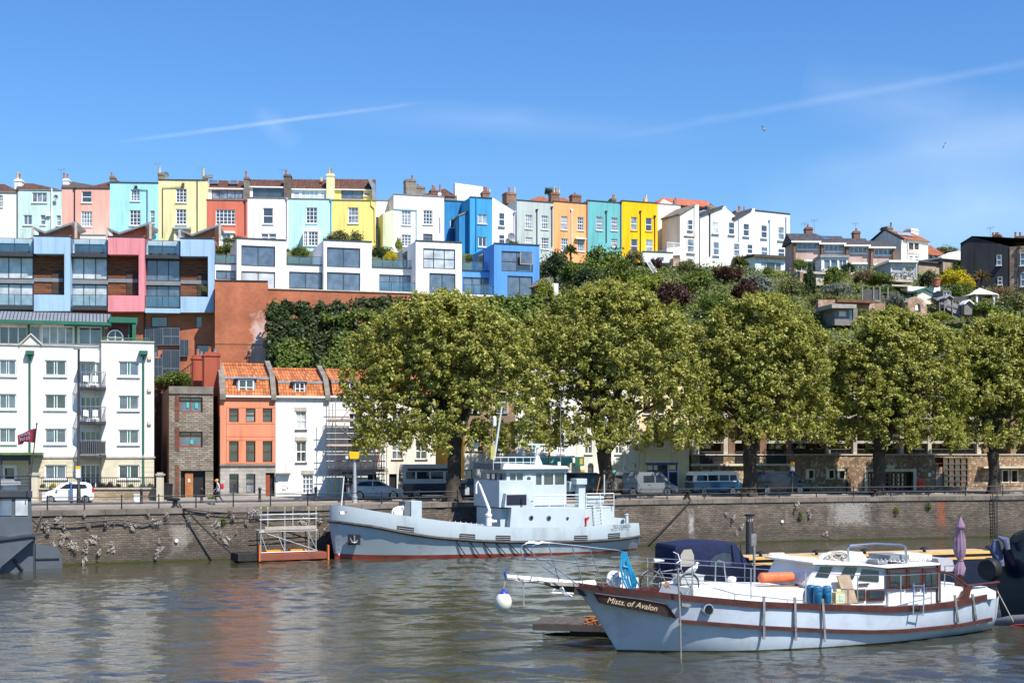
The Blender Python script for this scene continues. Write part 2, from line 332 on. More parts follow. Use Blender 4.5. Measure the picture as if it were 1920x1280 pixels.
def water_sheet():
    rg=np.random.default_rng(2); nx,ny=760,560; X=np.linspace(-48,60,nx); Y=40*(122/40.)**np.linspace(0,1,ny); gx_,gy_=np.meshgrid(X,Y); Z=np.zeros_like(gx_); pat=1+.45*np.sin(gx_*.11+1.3*np.sin(gy_*.09)+.5)*np.sin(gy_*.17+.8*np.sin(gx_*.13))
    for i in range(64):
        lam=.42*(4.4/.42)**(rg.random()**1.3); th=rg.normal(math.pi/2,.55); k_=2*math.pi/lam; sl=.0155*(1.1 if lam>1.2 else 1.0)
        Z+=sl/k_*np.sin(k_*(math.cos(th)*gx_+math.sin(th)*gy_)+rg.uniform(0,6.3)+.8*np.sin(gx_*.21+i)*np.cos(gy_*.16+2*i))
    fade=np.clip(np.minimum(np.minimum((gx_+48)/3,(60-gx_)/3),np.minimum((gy_-40)/1.5,(122-gy_)/3)),0,1); Z*=pat*fade
    n_=nx*ny; V=np.concatenate((np.stack((gx_,gy_,Z),-1).reshape(-1,3),np.array([(-700,-300,0),(700,-300,0),(700,260,0),(-700,260,0)],float)))
    idx=np.arange(n_).reshape(ny,nx); q=np.stack((idx[:-1,:-1],idx[:-1,1:],idx[1:,1:],idx[1:,:-1]),-1).reshape(-1,4); c=[idx[0,0],idx[0,-1],idx[-1,-1],idx[-1,0]]
    ring=[(n_,n_+1,c[1],c[0]),(n_+1,n_+2,c[2],c[1]),(n_+2,n_+3,c[3],c[2]),(n_+3,n_,c[0],c[3])]; q=np.concatenate((q,np.array(ring)))
    me=bpy.data.meshes.new('water'); me.vertices.add(len(V)); me.vertices.foreach_set('co',V.reshape(-1).astype(np.float32)); m_=len(q); me.loops.add(4*m_); me.loops.foreach_set('vertex_index',q.reshape(-1).astype(np.int32)); me.polygons.add(m_); me.polygons.foreach_set('loop_start',np.arange(0,4*m_,4,dtype=np.int32)); me.update(calc_edges=True)
    me.polygons.foreach_set('use_smooth',[True]*m_); me.materials.append(m_w); o=bpy.data.objects.new('water',me); COL.objects.link(o); return o
tag(water_sheet(),kind='structure')
# ground sheet
m_g=mat('hillside_earth',(.085,.095,.045),rough=.95,var=.5,scale=.35,bump=.5,bscale=3)
gx=[-600,-300,-150,-100]+[-80+2.5*i for i in range(69)]+[120,180,300,600]
gt=[0,4,9,15,20]+[22+2*i for i in range(40)]+[110,140,200,400,900]
gv=[];gf=[]
for x in gx:
    for k in gt:
        y=yq(x)+k; gv.append((x,y,hz(x,y)-.0 if k>0 else QZ-.0))
nt_=len(gt)
for i in range(len(gx)-1):
    for j in range(nt_-1):
        a=i*nt_+j; gf.append((a,a+nt_,a+nt_+1,a+1))
g=MB(); g.add(gv,gf); tag(g.build('ground',m_g,smooth=True),kind='structure')
def strip(name,t0,t1,z,m,thick=0,xs=None):
    s=MB(); xs=xs or [-110,-80]+[-70+3*i for i in range(55)]+[120,160]; vs=[];fs=[]
    for x in xs:
        for t_ in (t0,t1): vs.append((x,yq(x)+t_,z))
    for i in range(len(xs)-1): fs.append((2*i,2*i+2,2*i+3,2*i+1))
    s.add(vs,fs)
    if thick:
        k=len(vs); vs2=[(v[0],v[1],v[2]-thick) for v in vs]; fs2=[(2*i,2*i+2,2*i+2+k,2*i+k) for i in range(len(xs)-1)]+[(2*i+1,2*i+3,2*i+3+k,2*i+1+k) for i in range(len(xs)-1)]
        s.v=[];s.f=[];s.m=[]; s.add(vs+vs2,fs+fs2)
    return tag(s.build(name,m),kind='structure')
m_cob=wallmat('setts','rubble',(.14,.115,.09),(.23,.19,.15),(.06,.05,.04),bw=.25,bump=.3)
m_pave=mat('promenade_gravel',(.22,.18,.14),rough=.95,var=.35,scale=1.2,bump=.4,bscale=14)
m_asph=mat('asphalt',(.075,.07,.065),rough=.9,var=.3,scale=.8,bump=.3,bscale=30)
strip('promenade',.9,6.6,QZ+.006,m_pave); strip('road',6.6,12.5,QZ+.008,m_asph); strip('kerb',6.35,6.6,QZ+.1,mat('kerb_stone',(.3,.28,.25),var=.25,bump=.3),.12)
strip('pavement',12.5,19.5,QZ+.12,mat('paving_slabs',(.26,.24,.21),rough=.9,var=.2,scale=2,bump=.2),.14)
# quay wall
m_q=wallmat('quay_masonry','brick',(.135,.112,.09),(.225,.19,.153),(.10,.083,.067),bw=.46,rh=.14,ms=.018,bump=1.0,stain=((.36,.32,.28),.60,.16),sscale=.5,rand=.34)
def zband(m,ztop,col,soft=.2,amt=1):
    n=m.node_tree.nodes; l=m.node_tree.links; b=n['Principled BSDF']; src=b.inputs['Base Color'].links[0].from_socket
    g_=n.new('ShaderNodeNewGeometry'); sp=n.new('ShaderNodeSeparateXYZ'); l.new(g_.outputs['Position'],sp.inputs[0])
    no=n.new('ShaderNodeTexNoise'); no.inputs['Scale'].default_value=1.7; no.inputs['Detail'].default_value=5; l.new(g_.outputs['Position'],no.inputs[0])
    a=n.new('ShaderNodeMath'); a.operation='MULTIPLY_ADD'; l.new(no.outputs[0],a.inputs[0]); a.inputs[1].default_value=-soft*1.6; l.new(sp.outputs[2],a.inputs[2])
    mr=n.new('ShaderNodeMapRange'); mr.inputs['From Min'].default_value=ztop-soft; mr.inputs['From Max'].default_value=ztop-soft*1.8; mr.inputs['To Min'].default_value=0; mr.inputs['To Max'].default_value=amt; l.new(a.outputs[0],mr.inputs[0])
    mx=n.new('ShaderNodeMix'); mx.data_type='RGBA'; l.new(mr.outputs[0],mx.inputs[0]); l.new(src,mx.inputs[6]); mx.inputs[7].default_value=(*col,1); l.new(mx.outputs[2],b.inputs['Base Color'])
def xpatch(m,x0,wd,zc,zh,col,amt=.8,nsc=1.5,thr=.42):
    """a stain with its own outline at wall position x0 (m), zc"""
    n=m.node_tree.nodes; l=m.node_tree.links; b=n['Principled BSDF']; src=b.inputs['Base Color'].links[0].from_socket
    t=n.new('ShaderNodeTexCoord'); sp=n.new('ShaderNodeSeparateXYZ'); l.new(t.outputs['Object'],sp.inputs[0])
    def M(op,a,bb=None):
        x=n.new('ShaderNodeMath'); x.operation=op
        for i,s in enumerate((a,bb)):
            if s is None: continue
            if isinstance(s,(int,float)): x.inputs[i].default_value=s
            else: l.new(s,x.inputs[i])
        return x.outputs[0]
    no=n.new('ShaderNodeTexNoise'); no.inputs['Scale'].default_value=nsc; no.inputs['Detail'].default_value=7; no.inputs['Roughness'].default_value=.75; l.new(t.outputs['Object'],no.inputs[0])
    dx=M('DIVIDE',M('ABSOLUTE',M('SUBTRACT',sp.outputs[0],x0)),wd); dz=M('DIVIDE',M('ABSOLUTE',M('SUBTRACT',sp.outputs[2],zc)),zh)
    f=M('SUBTRACT',M('SUBTRACT',1,M('MAXIMUM',dx,dz)),M('MULTIPLY',M('SUBTRACT',no.outputs[0],thr),2.4))
    f=M('MULTIPLY',M('MINIMUM',M('MAXIMUM',M('MULTIPLY',f,1.6),0),1),amt)
    mx=n.new('ShaderNodeMix'); mx.data_type='RGBA'; l.new(f,mx.inputs[0]); l.new(src,mx.inputs[6]); mx.inputs[7].default_value=(*col,1); l.new(mx.outputs[2],b.inputs['Base Color'])
def qx(px): return qpt(px).x
xpatch(m_q,qx(1764),.55,2.0,1.9,(.30,.09,.045),.85,2.5)
xpatch(m_q,qx(338),.9,1.4,1.6,(.34,.30,.26),.7,1.3)
xpatch(m_q,qx(1592),1.6,2.2,1.0,(.50,.47,.43),.5,3.6,.56)
xpatch(m_q,qx(1296),.35,1.5,1.6,(.5,.47,.43),.7,4,.4)
zband(m_q,1.25,(.06,.05,.04),.45,.5); zband(m_q,.22,(.05,.055,.015),.13)
qw=MB(); vs=[];fs=[]
xs=[-110]+[-80+1.5*i for i in range(120)]+[110,150]
for x in xs:
    y=yq(x); vs+= [(x,y-.22,-2.5),(x,y-.02,QZ-.32),(x,y-.08,QZ-.32),(x,y-.06,QZ+.01),(x,y+.95,QZ+.012),(x,y+.95,-2.5)]
for i in range(len(xs)-1):
    for j in range(5): a=6*i+j; fs.append((a,a+6,a+7,a+1))
qw.add(vs,fs); qo=qw.build('quay_wall',m_q); tag(qo,'long dark stone quay wall rising from the water below the railing','quay wall')
cp=MB(); xs2=[-70+1.15*i for i in range(110)]
for a,b_ in zip(xs2,xs2[1:]):
    ya,yb=yq(a+.01),yq(b_-.01); z1=QZ+.03+random.Random(int(a*10)).uniform(-.01,.012)
    p=[(a+.012,ya-.12),(b_-.012,yb-.12),(b_-.012,yb+.72),(a+.012,ya+.72)]
    cp.prism(p,'z',QZ-.3,z1)
cp.build('coping',mat('coping_stone',(.17,.145,.12),rough=.9,var=.45,scale=.6,bump=.5,bscale=9),qo)
# ---------------- trees ----------------
m_bark=mat('plane_bark',(.05,.042,.034),rough=.95,var=.55,scale=2.2,bump=1,bscale=7,streak=.5)
m_leafP=leafmat('plane_leaves',(.10,.125,.02),(.56,.54,.14),transl=.36,rough=.5,spec=.35)
def plane_tree(label,px,Y,box,seed,lean=0,nleaf=88000,fork=3.9,tr=.62):
    rd=random.Random(seed); rg=np.random.default_rng(seed)
    x0=(px-960)/F*Y; base=Vector((x0,Y,QZ)); root=empty('plane_tree',base,0,label,'tree','plane trees lining the quay')
    pl,pr,pt,pb=box; a=W(pl,pt,Y)-base; c=W(pr,pb,Y)-base
    cx=(a.x+c.x)/2; rx=(c.x-a.x)/2*1.09; zt=a.z; zb=c.z; cz=(zt+zb)/2-.4; rz=(zt-zb)/2+.4; ry=rx*.54
    tb=MB(); tips=[]
    def grow(p,d,L,r,lev,rr=None):
        n_=5; pts=[p.copy()]; rad=[r]; dd=d.copy()
        for i in range(n_):
            dd=(dd+Vector((rd.uniform(-1,1),rd.uniform(-1,1),rd.uniform(-.5,.8)))*.16).normalized()
            p=p+dd*L/n_; pts.append(p.copy()); rad.append(r*(1-.55*(i+1)/n_))
        tb.tube(pts,rad,7 if lev<2 else 5)
        if lev>=3: tips.append(p); return
        for k in range(3 if lev<2 else 3):
            s=rd.randint(2,n_); q=pts[s]; az=rd.uniform(0,2*math.pi)
            nd_=(dd*.8+Vector((math.cos(az),math.sin(az),rd.uniform(-.1,.6)))*.75).normalized()
            grow(q,nd_,L*.72,rad[s]*.72,lev+1)
        tips.append(p)
    # trunk
    f_=Vector((lean,0,fork)); tp=[Vector((0,0,-.1)),Vector((lean*.15,0,.5)),Vector((lean*.3+.1,0,fork*.45)),Vector((lean*.75,0,fork*.8)),f_]
    tb.tube(tp,[tr*1.45,tr*1.02,tr*.86,tr*.86,tr*.95],10)
    nl=5
    for k in range(nl):
        az=2*math.pi*k/nl+rd.uniform(-.3,.3); t_=Vector((cx+rx*.62*math.cos(az),ry*.6*math.sin(az),cz+rz*rd.uniform(-.05,.5)))-f_
        grow(f_-Vector((0,0,.3)),(t_.normalized()+Vector((0,0,.25))).normalized(),t_.length*.5,tr*rd.uniform(.5,.66),0)
    grow(f_,Vector((rd.uniform(-.2,.2),0,1)),rz*.5,tr*.6,0)
    tb.build('trunk',m_bark,root,smooth=True)
    # crown: clumps spread over a lumpy dome, more of them near its surface, ragged hanging hem
    K=2400; cl=[]
    ph=[rd.uniform(0,6.28) for _ in range(6)]
    voids=[]
    for i in range(30):
        z=rd.uniform(-.8,.95); az=rd.uniform(-math.pi,math.pi) if i%3 else rd.uniform(-2.4,-.7); pf=(1-z**2.2)**.5 if z>0 else 1.; f3=rd.uniform(.8,1.08); voids.append((Vector((math.cos(az)*pf*f3*rx,math.sin(az)*pf*f3*ry,z*rz)),rd.uniform(.55,1.45)*(1.25 if z<-.3 else 1)))
    while len(cl)<K:
        z=rd.uniform(-.84,1); az=rd.uniform(-math.pi,math.pi)
        lump=1+.08*math.sin(3*az+ph[0]+2*z)+.06*math.sin(7*az+ph[1])*math.cos(4*z+ph[2])+.05*math.sin(11*z+ph[3]+2*az)+.04*math.sin(17*az+ph[4]+9*z)
        pf=(1-z**2.2)**.5 if z>0 else 1-.16*z*z; fr=rd.random()**(1/3.)
        if z<-.05 and fr<.8 and rd.random()<.8*min(1,-z*2.2): continue
        if z<(-.26 if fr<.72 else -.50)+.24*math.sin(5*az+ph[5])+.12*math.sin(13*az)+rd.uniform(-.15,.1)-.25*fr: continue
        r_=pf*fr*lump; p=Vector((math.cos(az)*r_*rx,math.sin(az)*r_*ry,z*rz*(1+.4*(lump-1))))
        if any((p-v_).length<r2 for v_,r2 in voids) and rd.random()<.86: continue
        cl.append((p.x+cx,p.y,p.z+cz))
    for q in tips:
        if zb<q.z<zt+.3 and abs(q.x-cx)<rx: cl.append(tuple(q))
    cl=np.array(cl); cr=rg.uniform(.16,.5,len(cl))
    # sprays: short drooping strings of small clumps at the hem
    sp=[]
    for k in range(90):
        az=rd.uniform(0,6.28); r_=rd.uniform(.55,.97); z_=cz-rz*(.30+.42*r_**1.5)
        x_,y_=cx+rx*r_*math.cos(az),ry*r_*math.sin(az); L=rd.uniform(.4,1.7)
        for s in range(4): sp.append((x_+rd.uniform(-.2,.2),y_+rd.uniform(-.2,.2),z_-L*s/4))
    # upright shoots on top
    for k in range(80):
        az=rd.uniform(0,6.28); r_=rd.uniform(0,.95); z_=cz+rz*math.sqrt(max(0,1-r_**2.2)); L=rd.uniform(.2,1.1)
        for s in range(3): sp.append((cx+rx*r_*math.cos(az),ry*r_*math.sin(az),z_+L*s/3))
    sp=np.array(sp)
    P1,N1=blobpts(rg,int(nleaf*.9),cl,cr,(1,1,.8)); P2,N2=blobpts(rg,int(nleaf*.1),sp,.3)
    P=np.vstack((P1,P2)); N=np.vstack((N1,N2)); out_=P-np.array((cx,0,cz)); out_/=np.linalg.norm(out_,axis=1)[:,None]
    leaves('crown',P,N*.7+out_*.5,.18,m_leafP,root,seed,elong=1.25,droop=.15)
    return root
plane_tree('plane tree before the ochre side wall, trunk just left of the grey ship bridge',848,100.2,(666,1008,560,850),11,.2,fork=4.6,tr=.6)
plane_tree('plane tree behind the warship stern, its trunk beside the teal door',1136,105.5,(990,1306,540,846),22,-.15,fork=3.6)
plane_tree('plane tree with its trunk between the blue camper van and the dark van',1404,110.5,(1288,1556,565,832),33,.1,fork=3.4)
plane_tree('plane tree standing in front of the brown panelled garage door',1646,114.5,(1548,1806,592,838),44,.1,fork=3.6,tr=.55)
plane_tree('plane tree at the right edge, its trunk right of the tall timber gate',1864,117.5,(1776,1990,600,842),55,-.1,fork=3.6,tr=.52)
# ---------------- shrubs on the hill ----------------
KIND={'dark':((.018,.035,.010),(.065,.095,.025)),'mid':((.05,.085,.012),(.19,.24,.045)),'lime':((.11,.15,.015),(.34,.36,.06)),
 'copper':((.035,.014,.012),(.10,.045,.03)),'silver':((.10,.12,.09),(.27,.30,.24)),'gold':((.30,.24,.01),(.75,.62,.03)),'olive':((.08,.09,.025),(.26,.26,.09)),'bronze':((.10,.07,.03),(.27,.19,.09))}
LM={k:leafmat('leaf_'+k,*v,transl=.25,rough=.5,spec=.3) for k,v in KIND.items()}
_SH={}
def shrub_mesh(kind,var):
    key=(kind,var)
    if key in _SH: return _SH[key]
    rg=np.random.default_rng(hash(kind)%1000 if False else sum(map(ord,kind))+var*7); k=26
    d=rg.normal(0,1,(k,3)); d/=np.linalg.norm(d,axis=1)[:,None]; d[:,2]=np.abs(d[:,2])*1.0-.1
    cl=d*rg.uniform(.45,.8,k)[:,None]*np.array((1,1,.95)); cl[:,2]+=.25
    P,N=blobpts(rg,3400,cl,rg.uniform(.14,.42,k))
    o=leaves('foliage',P,N,.08,LM[kind],None,var+5)
    _SH[key]=o.data; bpy.data.objects.remove(o); return _SH[key]
m_stem=mat('shrub_stem',(.06,.045,.03),var=.4)
_st=MB(); _st.tube([(0,0,-.3),(.02,0,.15),(0,.03,.5)],[.07,.05,.02],5); _st.tube([(0,0,.05),(.2,.1,.5)],[.04,.015],5); _st.tube([(0,0,.05),(-.22,-.05,.45)],[.04,.015],5)
_so=_st.build('stem',m_stem); _sm=_so.data; bpy.data.objects.remove(_so)
_sc=[0]
def shrub(px,py,Y,rx_,rz_,kind,label,name='shrub',group=None,cat='shrub',base=None):
    """py = photo row of the shrub centre; rx_,rz_ half sizes in photo px"""
    _sc[0]+=1; s=Y/F; c=W(px,py+rz_*.85,Y); r=empty(name,c,_sc[0]*1.3,label,cat,group)
    o=bpy.data.objects.new('foliage',shrub_mesh(kind,_sc[0]%3)); COL.objects.link(o); o.parent=r
    o.scale=(rx_*s*1.18,rx_*s*1.18,rz_*s*1.7); o.location=(0,0,-rz_*s*.2)
    t=bpy.data.objects.new('stem',_sm); COL.objects.link(t); t.parent=r; t.scale=(rx_*s,rx_*s,rz_*s*1.4)
    return r
def palm(px,py,Y,r_,label,name='palm',trunk=1.2,kind='bronze',group=None):
    s=Y/F*r_; c=W(px,py,Y); root=empty(name,(c.x,c.y,c.z-trunk*s*1.2),0,label,'palm' if name=='palm' else 'plant',group)
    t=MB(); t.tube([(0,0,-.5),(0,0,trunk*s*1.2)],[.16*s,.1*s],7); t.build('trunk',m_stem,root)
    rg=random.Random(int(px)); f_=MB()
    for k in range(110):
        az=rg.uniform(0,6.28); el=rg.uniform(-.5,1.45); L=s*rg.uniform(.85,1.2); wd=.05*s
        d=Vector((math.cos(az)*math.cos(el),math.sin(az)*math.cos(el),math.sin(el))); sd=Vector((-math.sin(az),math.cos(az),0))*wd; p0=Vector((0,0,trunk*s*1.2)); p1=p0+d*L*.6; p2=p0+d*L+Vector((0,0,-.25*L))
        f_.add([p0-sd*.4,p0+sd*.4,p1+sd,p2,p1-sd],[(0,1,2,3,4)])
    o=f_.build('fronds',LM[kind],root); a=o.data.attributes.new('v','FLOAT','FACE'); a.data.foreach_set('value',[rg.random() for _ in range(110)])
    return root
# scrub: one uncountable mass on the slope
def scrub(name,n,region,m,seed,size,hmax,label):
    rg=np.random.default_rng(seed); x0,x1,d0,d1=region
    X=rg.uniform(x0,x1,n); D=rg.uniform(d0,d1,n); Y=122+.12*X+D
    nz=np.sin(X*.9+seed)*np.cos(D*.8)+np.sin(X*.37+D*.51+seed)+.5*np.sin(X*2.1+D*1.7)
    hh=np.clip(nz*.45+.6,0.05,None)*hmax*rg.uniform(.1,1,n)
    Z=np.array([hz(a,b_) for a,b_ in zip(X,Y)])+hh
    N=rg.normal(0,.5,(n,3)); N[:,1]-=.6; N[:,2]+=.6
    tag(leaves(name,np.stack((X,Y,Z),1),N,size,m,None,seed),label,'undergrowth',None,'stuff')
scrub('undergrowth',34000,(2,75,4,42),LM['mid'],3,.22,1.1,'mixed green undergrowth covering the garden slope above the plane trees')
scrub('bramble',9000,(-2,30,18,66),LM['dark'],8,.22,1.0,'darker bramble and ivy between the garden terraces')
scrub('weeds',14000,(2,72,8,44),LM['lime'],21,.2,1.2,'bright green weeds and climbers over the garden slope')
scrub('flowering_ground_cover',5000,(14,70,16,42),LM['bronze'],9,.2,.7,'dry tan and yellow garden plants on the terraces below the right-hand houses')
# ---------------- building kit ----------------
def rend(name,c,**k):
    k.setdefault('var',.14); k.setdefault('scale',.55); k.setdefault('bump',.15); k.setdefault('bscale',9); k.setdefault('rough',.85); k.setdefault('spec',.2); k.setdefault('streak',.22)
    return mat('render_'+name,c,**k)
M_white=rend('white',(.80,.79,.77),var=.05); M_frame=mat('white_frame',(.82,.82,.80),rough=.4,var=.03)
M_dark=mat('dark_metal',(.045,.05,.058),rough=.5,var=.2); M_black=mat('black_iron',(.018,.018,.02),rough=.5,var=.2,spec=.5)
M_grey=mat('grey_metal',(.22,.235,.25),rough=.45,var=.12); M_stonec=mat('pale_stone',(.46,.42,.35),rough=.9,var=.25,bump=.3)
M_brown=mat('brown_wood',(.11,.055,.03),rough=.6,var=.4,scale=3); M_conc=mat('weathered_cement',(.20,.175,.145),rough=.95,var=.4,scale=1.4,bump=.5)
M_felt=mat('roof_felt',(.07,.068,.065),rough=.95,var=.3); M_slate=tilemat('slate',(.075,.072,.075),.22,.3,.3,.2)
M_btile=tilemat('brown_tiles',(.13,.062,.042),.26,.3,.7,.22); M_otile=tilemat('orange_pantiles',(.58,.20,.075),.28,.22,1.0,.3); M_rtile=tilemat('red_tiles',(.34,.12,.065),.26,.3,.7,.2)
M_pot=mat('clay_pot',(.36,.13,.07),var=.3,scale=3); M_cpot=mat('cream_pot',(.55,.45,.28),var=.3,scale=3); M_chb=wallmat('chimney_brick','brick',(.22,.10,.06),(.34,.16,.10),(.2,.17,.14),ms=.015)
M_red=mat('orange_red_brick',(.3,.1,.05)); del _M['orange_red_brick']
M_lead=mat('lead_sheet',(.26,.29,.33),rough=.5,var=.25,scale=1.5)
G_d=glassmat('window_glass',(.045,.055,.07)); G_b=glassmat('sky_glass',(.10,.135,.185)); G_l=glassmat('curtained_glass',(.50,.53,.54),var=.25); G_m=glassmat('half_curtain_glass',(.20,.23,.26),var=.6)
GL={'d':G_d,'b':G_b,'l':G_l,'m':G_m}; FR={'w':M_frame,'k':M_dark,'n':M_brown,'s':M_stonec}
GLS=clearglass('balustrade_glass',a=.2)
M_green=mat('dark_green_paint',(.025,.14,.085),rough=.5,var=.15)
RW=random.Random(7)
class B:
    def __init__(s,name,label,cat,px0,Y0,px1,Y1,pyb,group=None,zb=None):
        a=W(px0,pyb,Y0); b=W(px1,pyb,Y1); s.th=math.atan2(b.y-a.y,b.x-a.x); s.L=math.hypot(b.x-a.x,b.y-a.y); s.o=a.copy()
        if zb is not None: s.o.z=zb
        s.c,s.s=math.cos(s.th),math.sin(s.th); s.e=empty(name,s.o,s.th,label,cat,group); s.px=(px0,px1)
    def P(s,px,py,d=0):
        """photo pixel -> (u,d,z) on the plane d metres behind the facade line"""
        a,b=(px-960)/F,(H-py)/F; nx,ny=-s.s,s.c; t=(d+s.o.x*nx+s.o.y*ny)/(a*nx+ny)
        X,Y,Z=a*t,t,CZ+b*t; return Vector(((X-s.o.x)*s.c+(Y-s.o.y)*s.s,d,Z-s.o.z))
    def rect(s,x0,y0,x1,y1,d=0):
        m=(y0+y1)/2; n=(x0+x1)/2; return s.P(x0,m,d).x,s.P(x1,m,d).x,s.P(n,y1,d).z,s.P(n,y0,d).z
    def z(s,px,py,d=0): return s.P(px,py,d).z
    def vol(s,x0,yt,x1,yb,d0,dep,m,wins=(),cop=None,name='wall',side=None,lab=None,roof=True,rev=.14):
        u0,u1,z0,z1=s.rect(x0,yt,x1,yb,d0); u0+=.004; u1-=.004
        hs=[]
        for w_ in wins:
            a=s.rect(*w_[:4],d0); hs.append((max(u0+.03,a[0]),min(u1-.03,a[1]),max(z0+.02,a[2]),min(z1-.03,a[3])))
        U=sorted({u0,u1}|{h[0] for h in hs}|{h[1] for h in hs}); Z=sorted({z0,z1}|{h[2] for h in hs}|{h[3] for h in hs})
        mb=MB()
        for a,b in zip(U,U[1:]):
            for c,d in zip(Z,Z[1:]):
                uc,zc=(a+b)/2,(c+d)/2
                if any(h[0]<uc<h[1] and h[2]<zc<h[3] for h in hs): continue
                mb.add([(a,d0,c),(b,d0,c),(b,d0,d),(a,d0,d)],[(0,1,2,3)])
        for h in hs:
            a,b,c,d=h; r=d0+rev
            mb.add([(a,d0,c),(b,d0,c),(b,d0,d),(a,d0,d),(a,r,c),(b,r,c),(b,r,d),(a,r,d)],[(0,4,5,1),(1,5,6,2),(2,6,7,3),(3,7,4,0)])
            mb.add([(a,r+.12,c),(b,r+.12,c),(b,r+.12,d),(a,r+.12,d)],[(0,1,2,3)])
        e=d0+dep
        mb.add([(u0,d0,z0),(u1,d0,z0),(u1,e,z0),(u0,e,z0),(u0,d0,z1),(u1,d0,z1),(u1,e,z1),(u0,e,z1)],[(4,5,6,7),(1,2,6,5),(2,3,7,6),(3,0,4,7)])
        wo=mb.build(name,[m],s.e,label=lab)
        if cop:
            c_=MB(); c_.box(u0-.03,u1+.03,d0-.09,d0+.3,z1+.002,z1+.11); c_.build('coping',cop,s.e)
        for w_,h in zip(wins,hs): s.win(h,d0+rev,*w_[4:])
        return wo
    def win(s,h,d,st='s6',fr='w',gl='m',sill=None,name='window'):
        if gl=='m': gl=RW.choice('mdbmdbl')
        a,b,c,e=h; w_=b-a; hh=e-c; f_=MB(); fw=min(.09,w_*.08); y0,y1=d-.05,d+.02
        if st!='none':
            f_.box(a,a+fw,y0,y1,c,e); f_.box(b-fw,b,y0,y1,c,e); f_.box(a+fw,b-fw,y0,y1,c,c+fw*1.2); f_.box(a+fw,b-fw,y0,y1,e-fw,e)
        tw=.032
        def V(x,t=tw,z0=c+fw,z1=e-fw,dy=0): f_.box(x-t,x+t,y0+.004+dy,y1-.003,z0,z1)
        def Hh(z,t=tw,x0=a+fw,x1=b-fw,dy=0): f_.box(x0,x1,y0+.008+dy,y1-.006,z-t,z+t)
        if st=='s': Hh(c+hh*.5,.05)
        elif st=='s6': Hh(c+hh*.5,.05); V(a+w_/3,.022); V(a+w_*2/3,.022); Hh(c+hh*.25,.022); Hh(c+hh*.75,.022)
        elif st=='s2': Hh(c+hh*.5,.05); V(a+w_/2,.03)
        elif st[0]=='g':
            nx,ny=int(st[1]),int(st[2])
            for i in range(1,nx): V(a+w_*i/nx,.04)
            for i in range(1,ny): Hh(c+hh*i/ny,.03)
        elif st=='top': Hh(c+hh*.74,.035); V(a+w_*.5,.035)
        elif st=='fl':
            f_.box(a+w_*.42,a+w_*.455,y0+.004,y1-.003,c+fw,e-fw); f_.box(a+w_*.545,a+w_*.58,y0+.004,y1-.003,c+fw,e-fw); f_.box(a+w_*.456,a+w_*.544,y0+.01,y1-.003,c+fw,e-fw,1)
        elif st=='door': Hh(c+hh*.45,.06); 
        fm=FR[fr] if isinstance(fr,str) else fr; fo=f_.build(name,[fm,M_green] if st=='fl' else fm,s.e) if f_.v else None
        if gl:
            p=MB(); p.box(a+fw*.5,b-fw*.5,d+.004,d+.016,c+fw*.5,e-fw*.5); p.build('pane',GL[gl] if isinstance(gl,str) else gl,fo or s.e)
        if sill is not False:
            q=MB(); q.box(a-.08,b+.08,d-.26,d-.01,c-.10,c-.004); q.build('sill',sill or M_frame,fo or s.e)
        return fo
    def door(s,x0,y0,x1,y1,m,d=0,glass=None,lab=None,proud=.05):
        a,b,c,e=s.rect(x0,y0,x1,y1,d); f_=MB(); f_.box(a-.07,a,d-proud,d+.02,c,e+.07); f_.box(b,b+.07,d-proud,d+.02,c,e+.07); f_.box(a,b,d-proud,d+.02,e,e+.07)
        dr=MB(); y=d-proud*.6; dr.box(a+.002,b-.002,y,d+.03,c,e-.002); w_=b-a;hh=e-c
        for i in range(2):
            for j in range(2):
                if glass and j==1: continue
                dr.box(a+w_*(.12+.42*i),a+w_*(.46+.42*i),y-.02,y+.004,c+hh*(.08+.48*j),c+hh*(.46+.46*j))
        o=dr.build('door',m,s.e,label=lab); f_.build('door_frame',M_frame,o)
        if glass: g_=MB(); g_.box(a+w_*.15,b-w_*.15,y-.02,y+.004,c+hh*.55,c+hh*.93); g_.build('pane',glass,o)
        k=MB(); k.sph((b-w_*.12,y-.05,c+hh*.48),.045); k.build('handle',M_grey,o)
        return o
    def pipe(s,px,y0,y1,m,r=.055,d=0,hop=True,path=None):
        p=MB(); a=s.P(px,y0,d-.1); b=s.P(px,y1,d-.1); b.x=a.x
        pts=[b,a] if not path else [s.P(x,y,d-.1) for x,y in path]
        p.tube(pts,r,6)
        if hop: t=pts[-1] if not path else pts[0]; p.prism([(t.x-.09,t.z-.05),(t.x+.09,t.z-.05),(t.x+.17,t.z+.22),(t.x-.17,t.z+.22)],'y',d-.2,d-.02)
        return p.build('drainpipe',m,s.e)
    def chim(s,x0,x1,yt,yb,d,m,pots=(),w=1.0,cap=True):
        """chimney stack (photo columns x0..x1) d metres back, pots: (px, pytop, material)"""
        a,b,c,e=s.rect(x0,yt,x1,yb,d); k=MB(); k.box(a,b,d,d+w,c,e)
        if cap: k.box(a-.07,b+.07,d-.07,d+w+.07,e-.22,e-.08); k.box(a+.05,b-.05,d+.05,d+w-.05,e+.001,e+.1)
        o=k.build('chimney',m,s.e)
        for i,(px,pt,pm) in enumerate(pots):
            q=s.P(px,pt,d+w*.5); h_=max(.3,q.z-e); r=.13
            t=MB(); t.lathe([(r*1.2,0),(r*1.15,.08),(r,.1),(r*.85,h_*.8),(r*1.05,h_*.82),(r*1.05,h_)],(q.x,d+w*(.3+.4*(i%2)),e+.08),8); t.build('chimney_pot',pm,o)
        return o
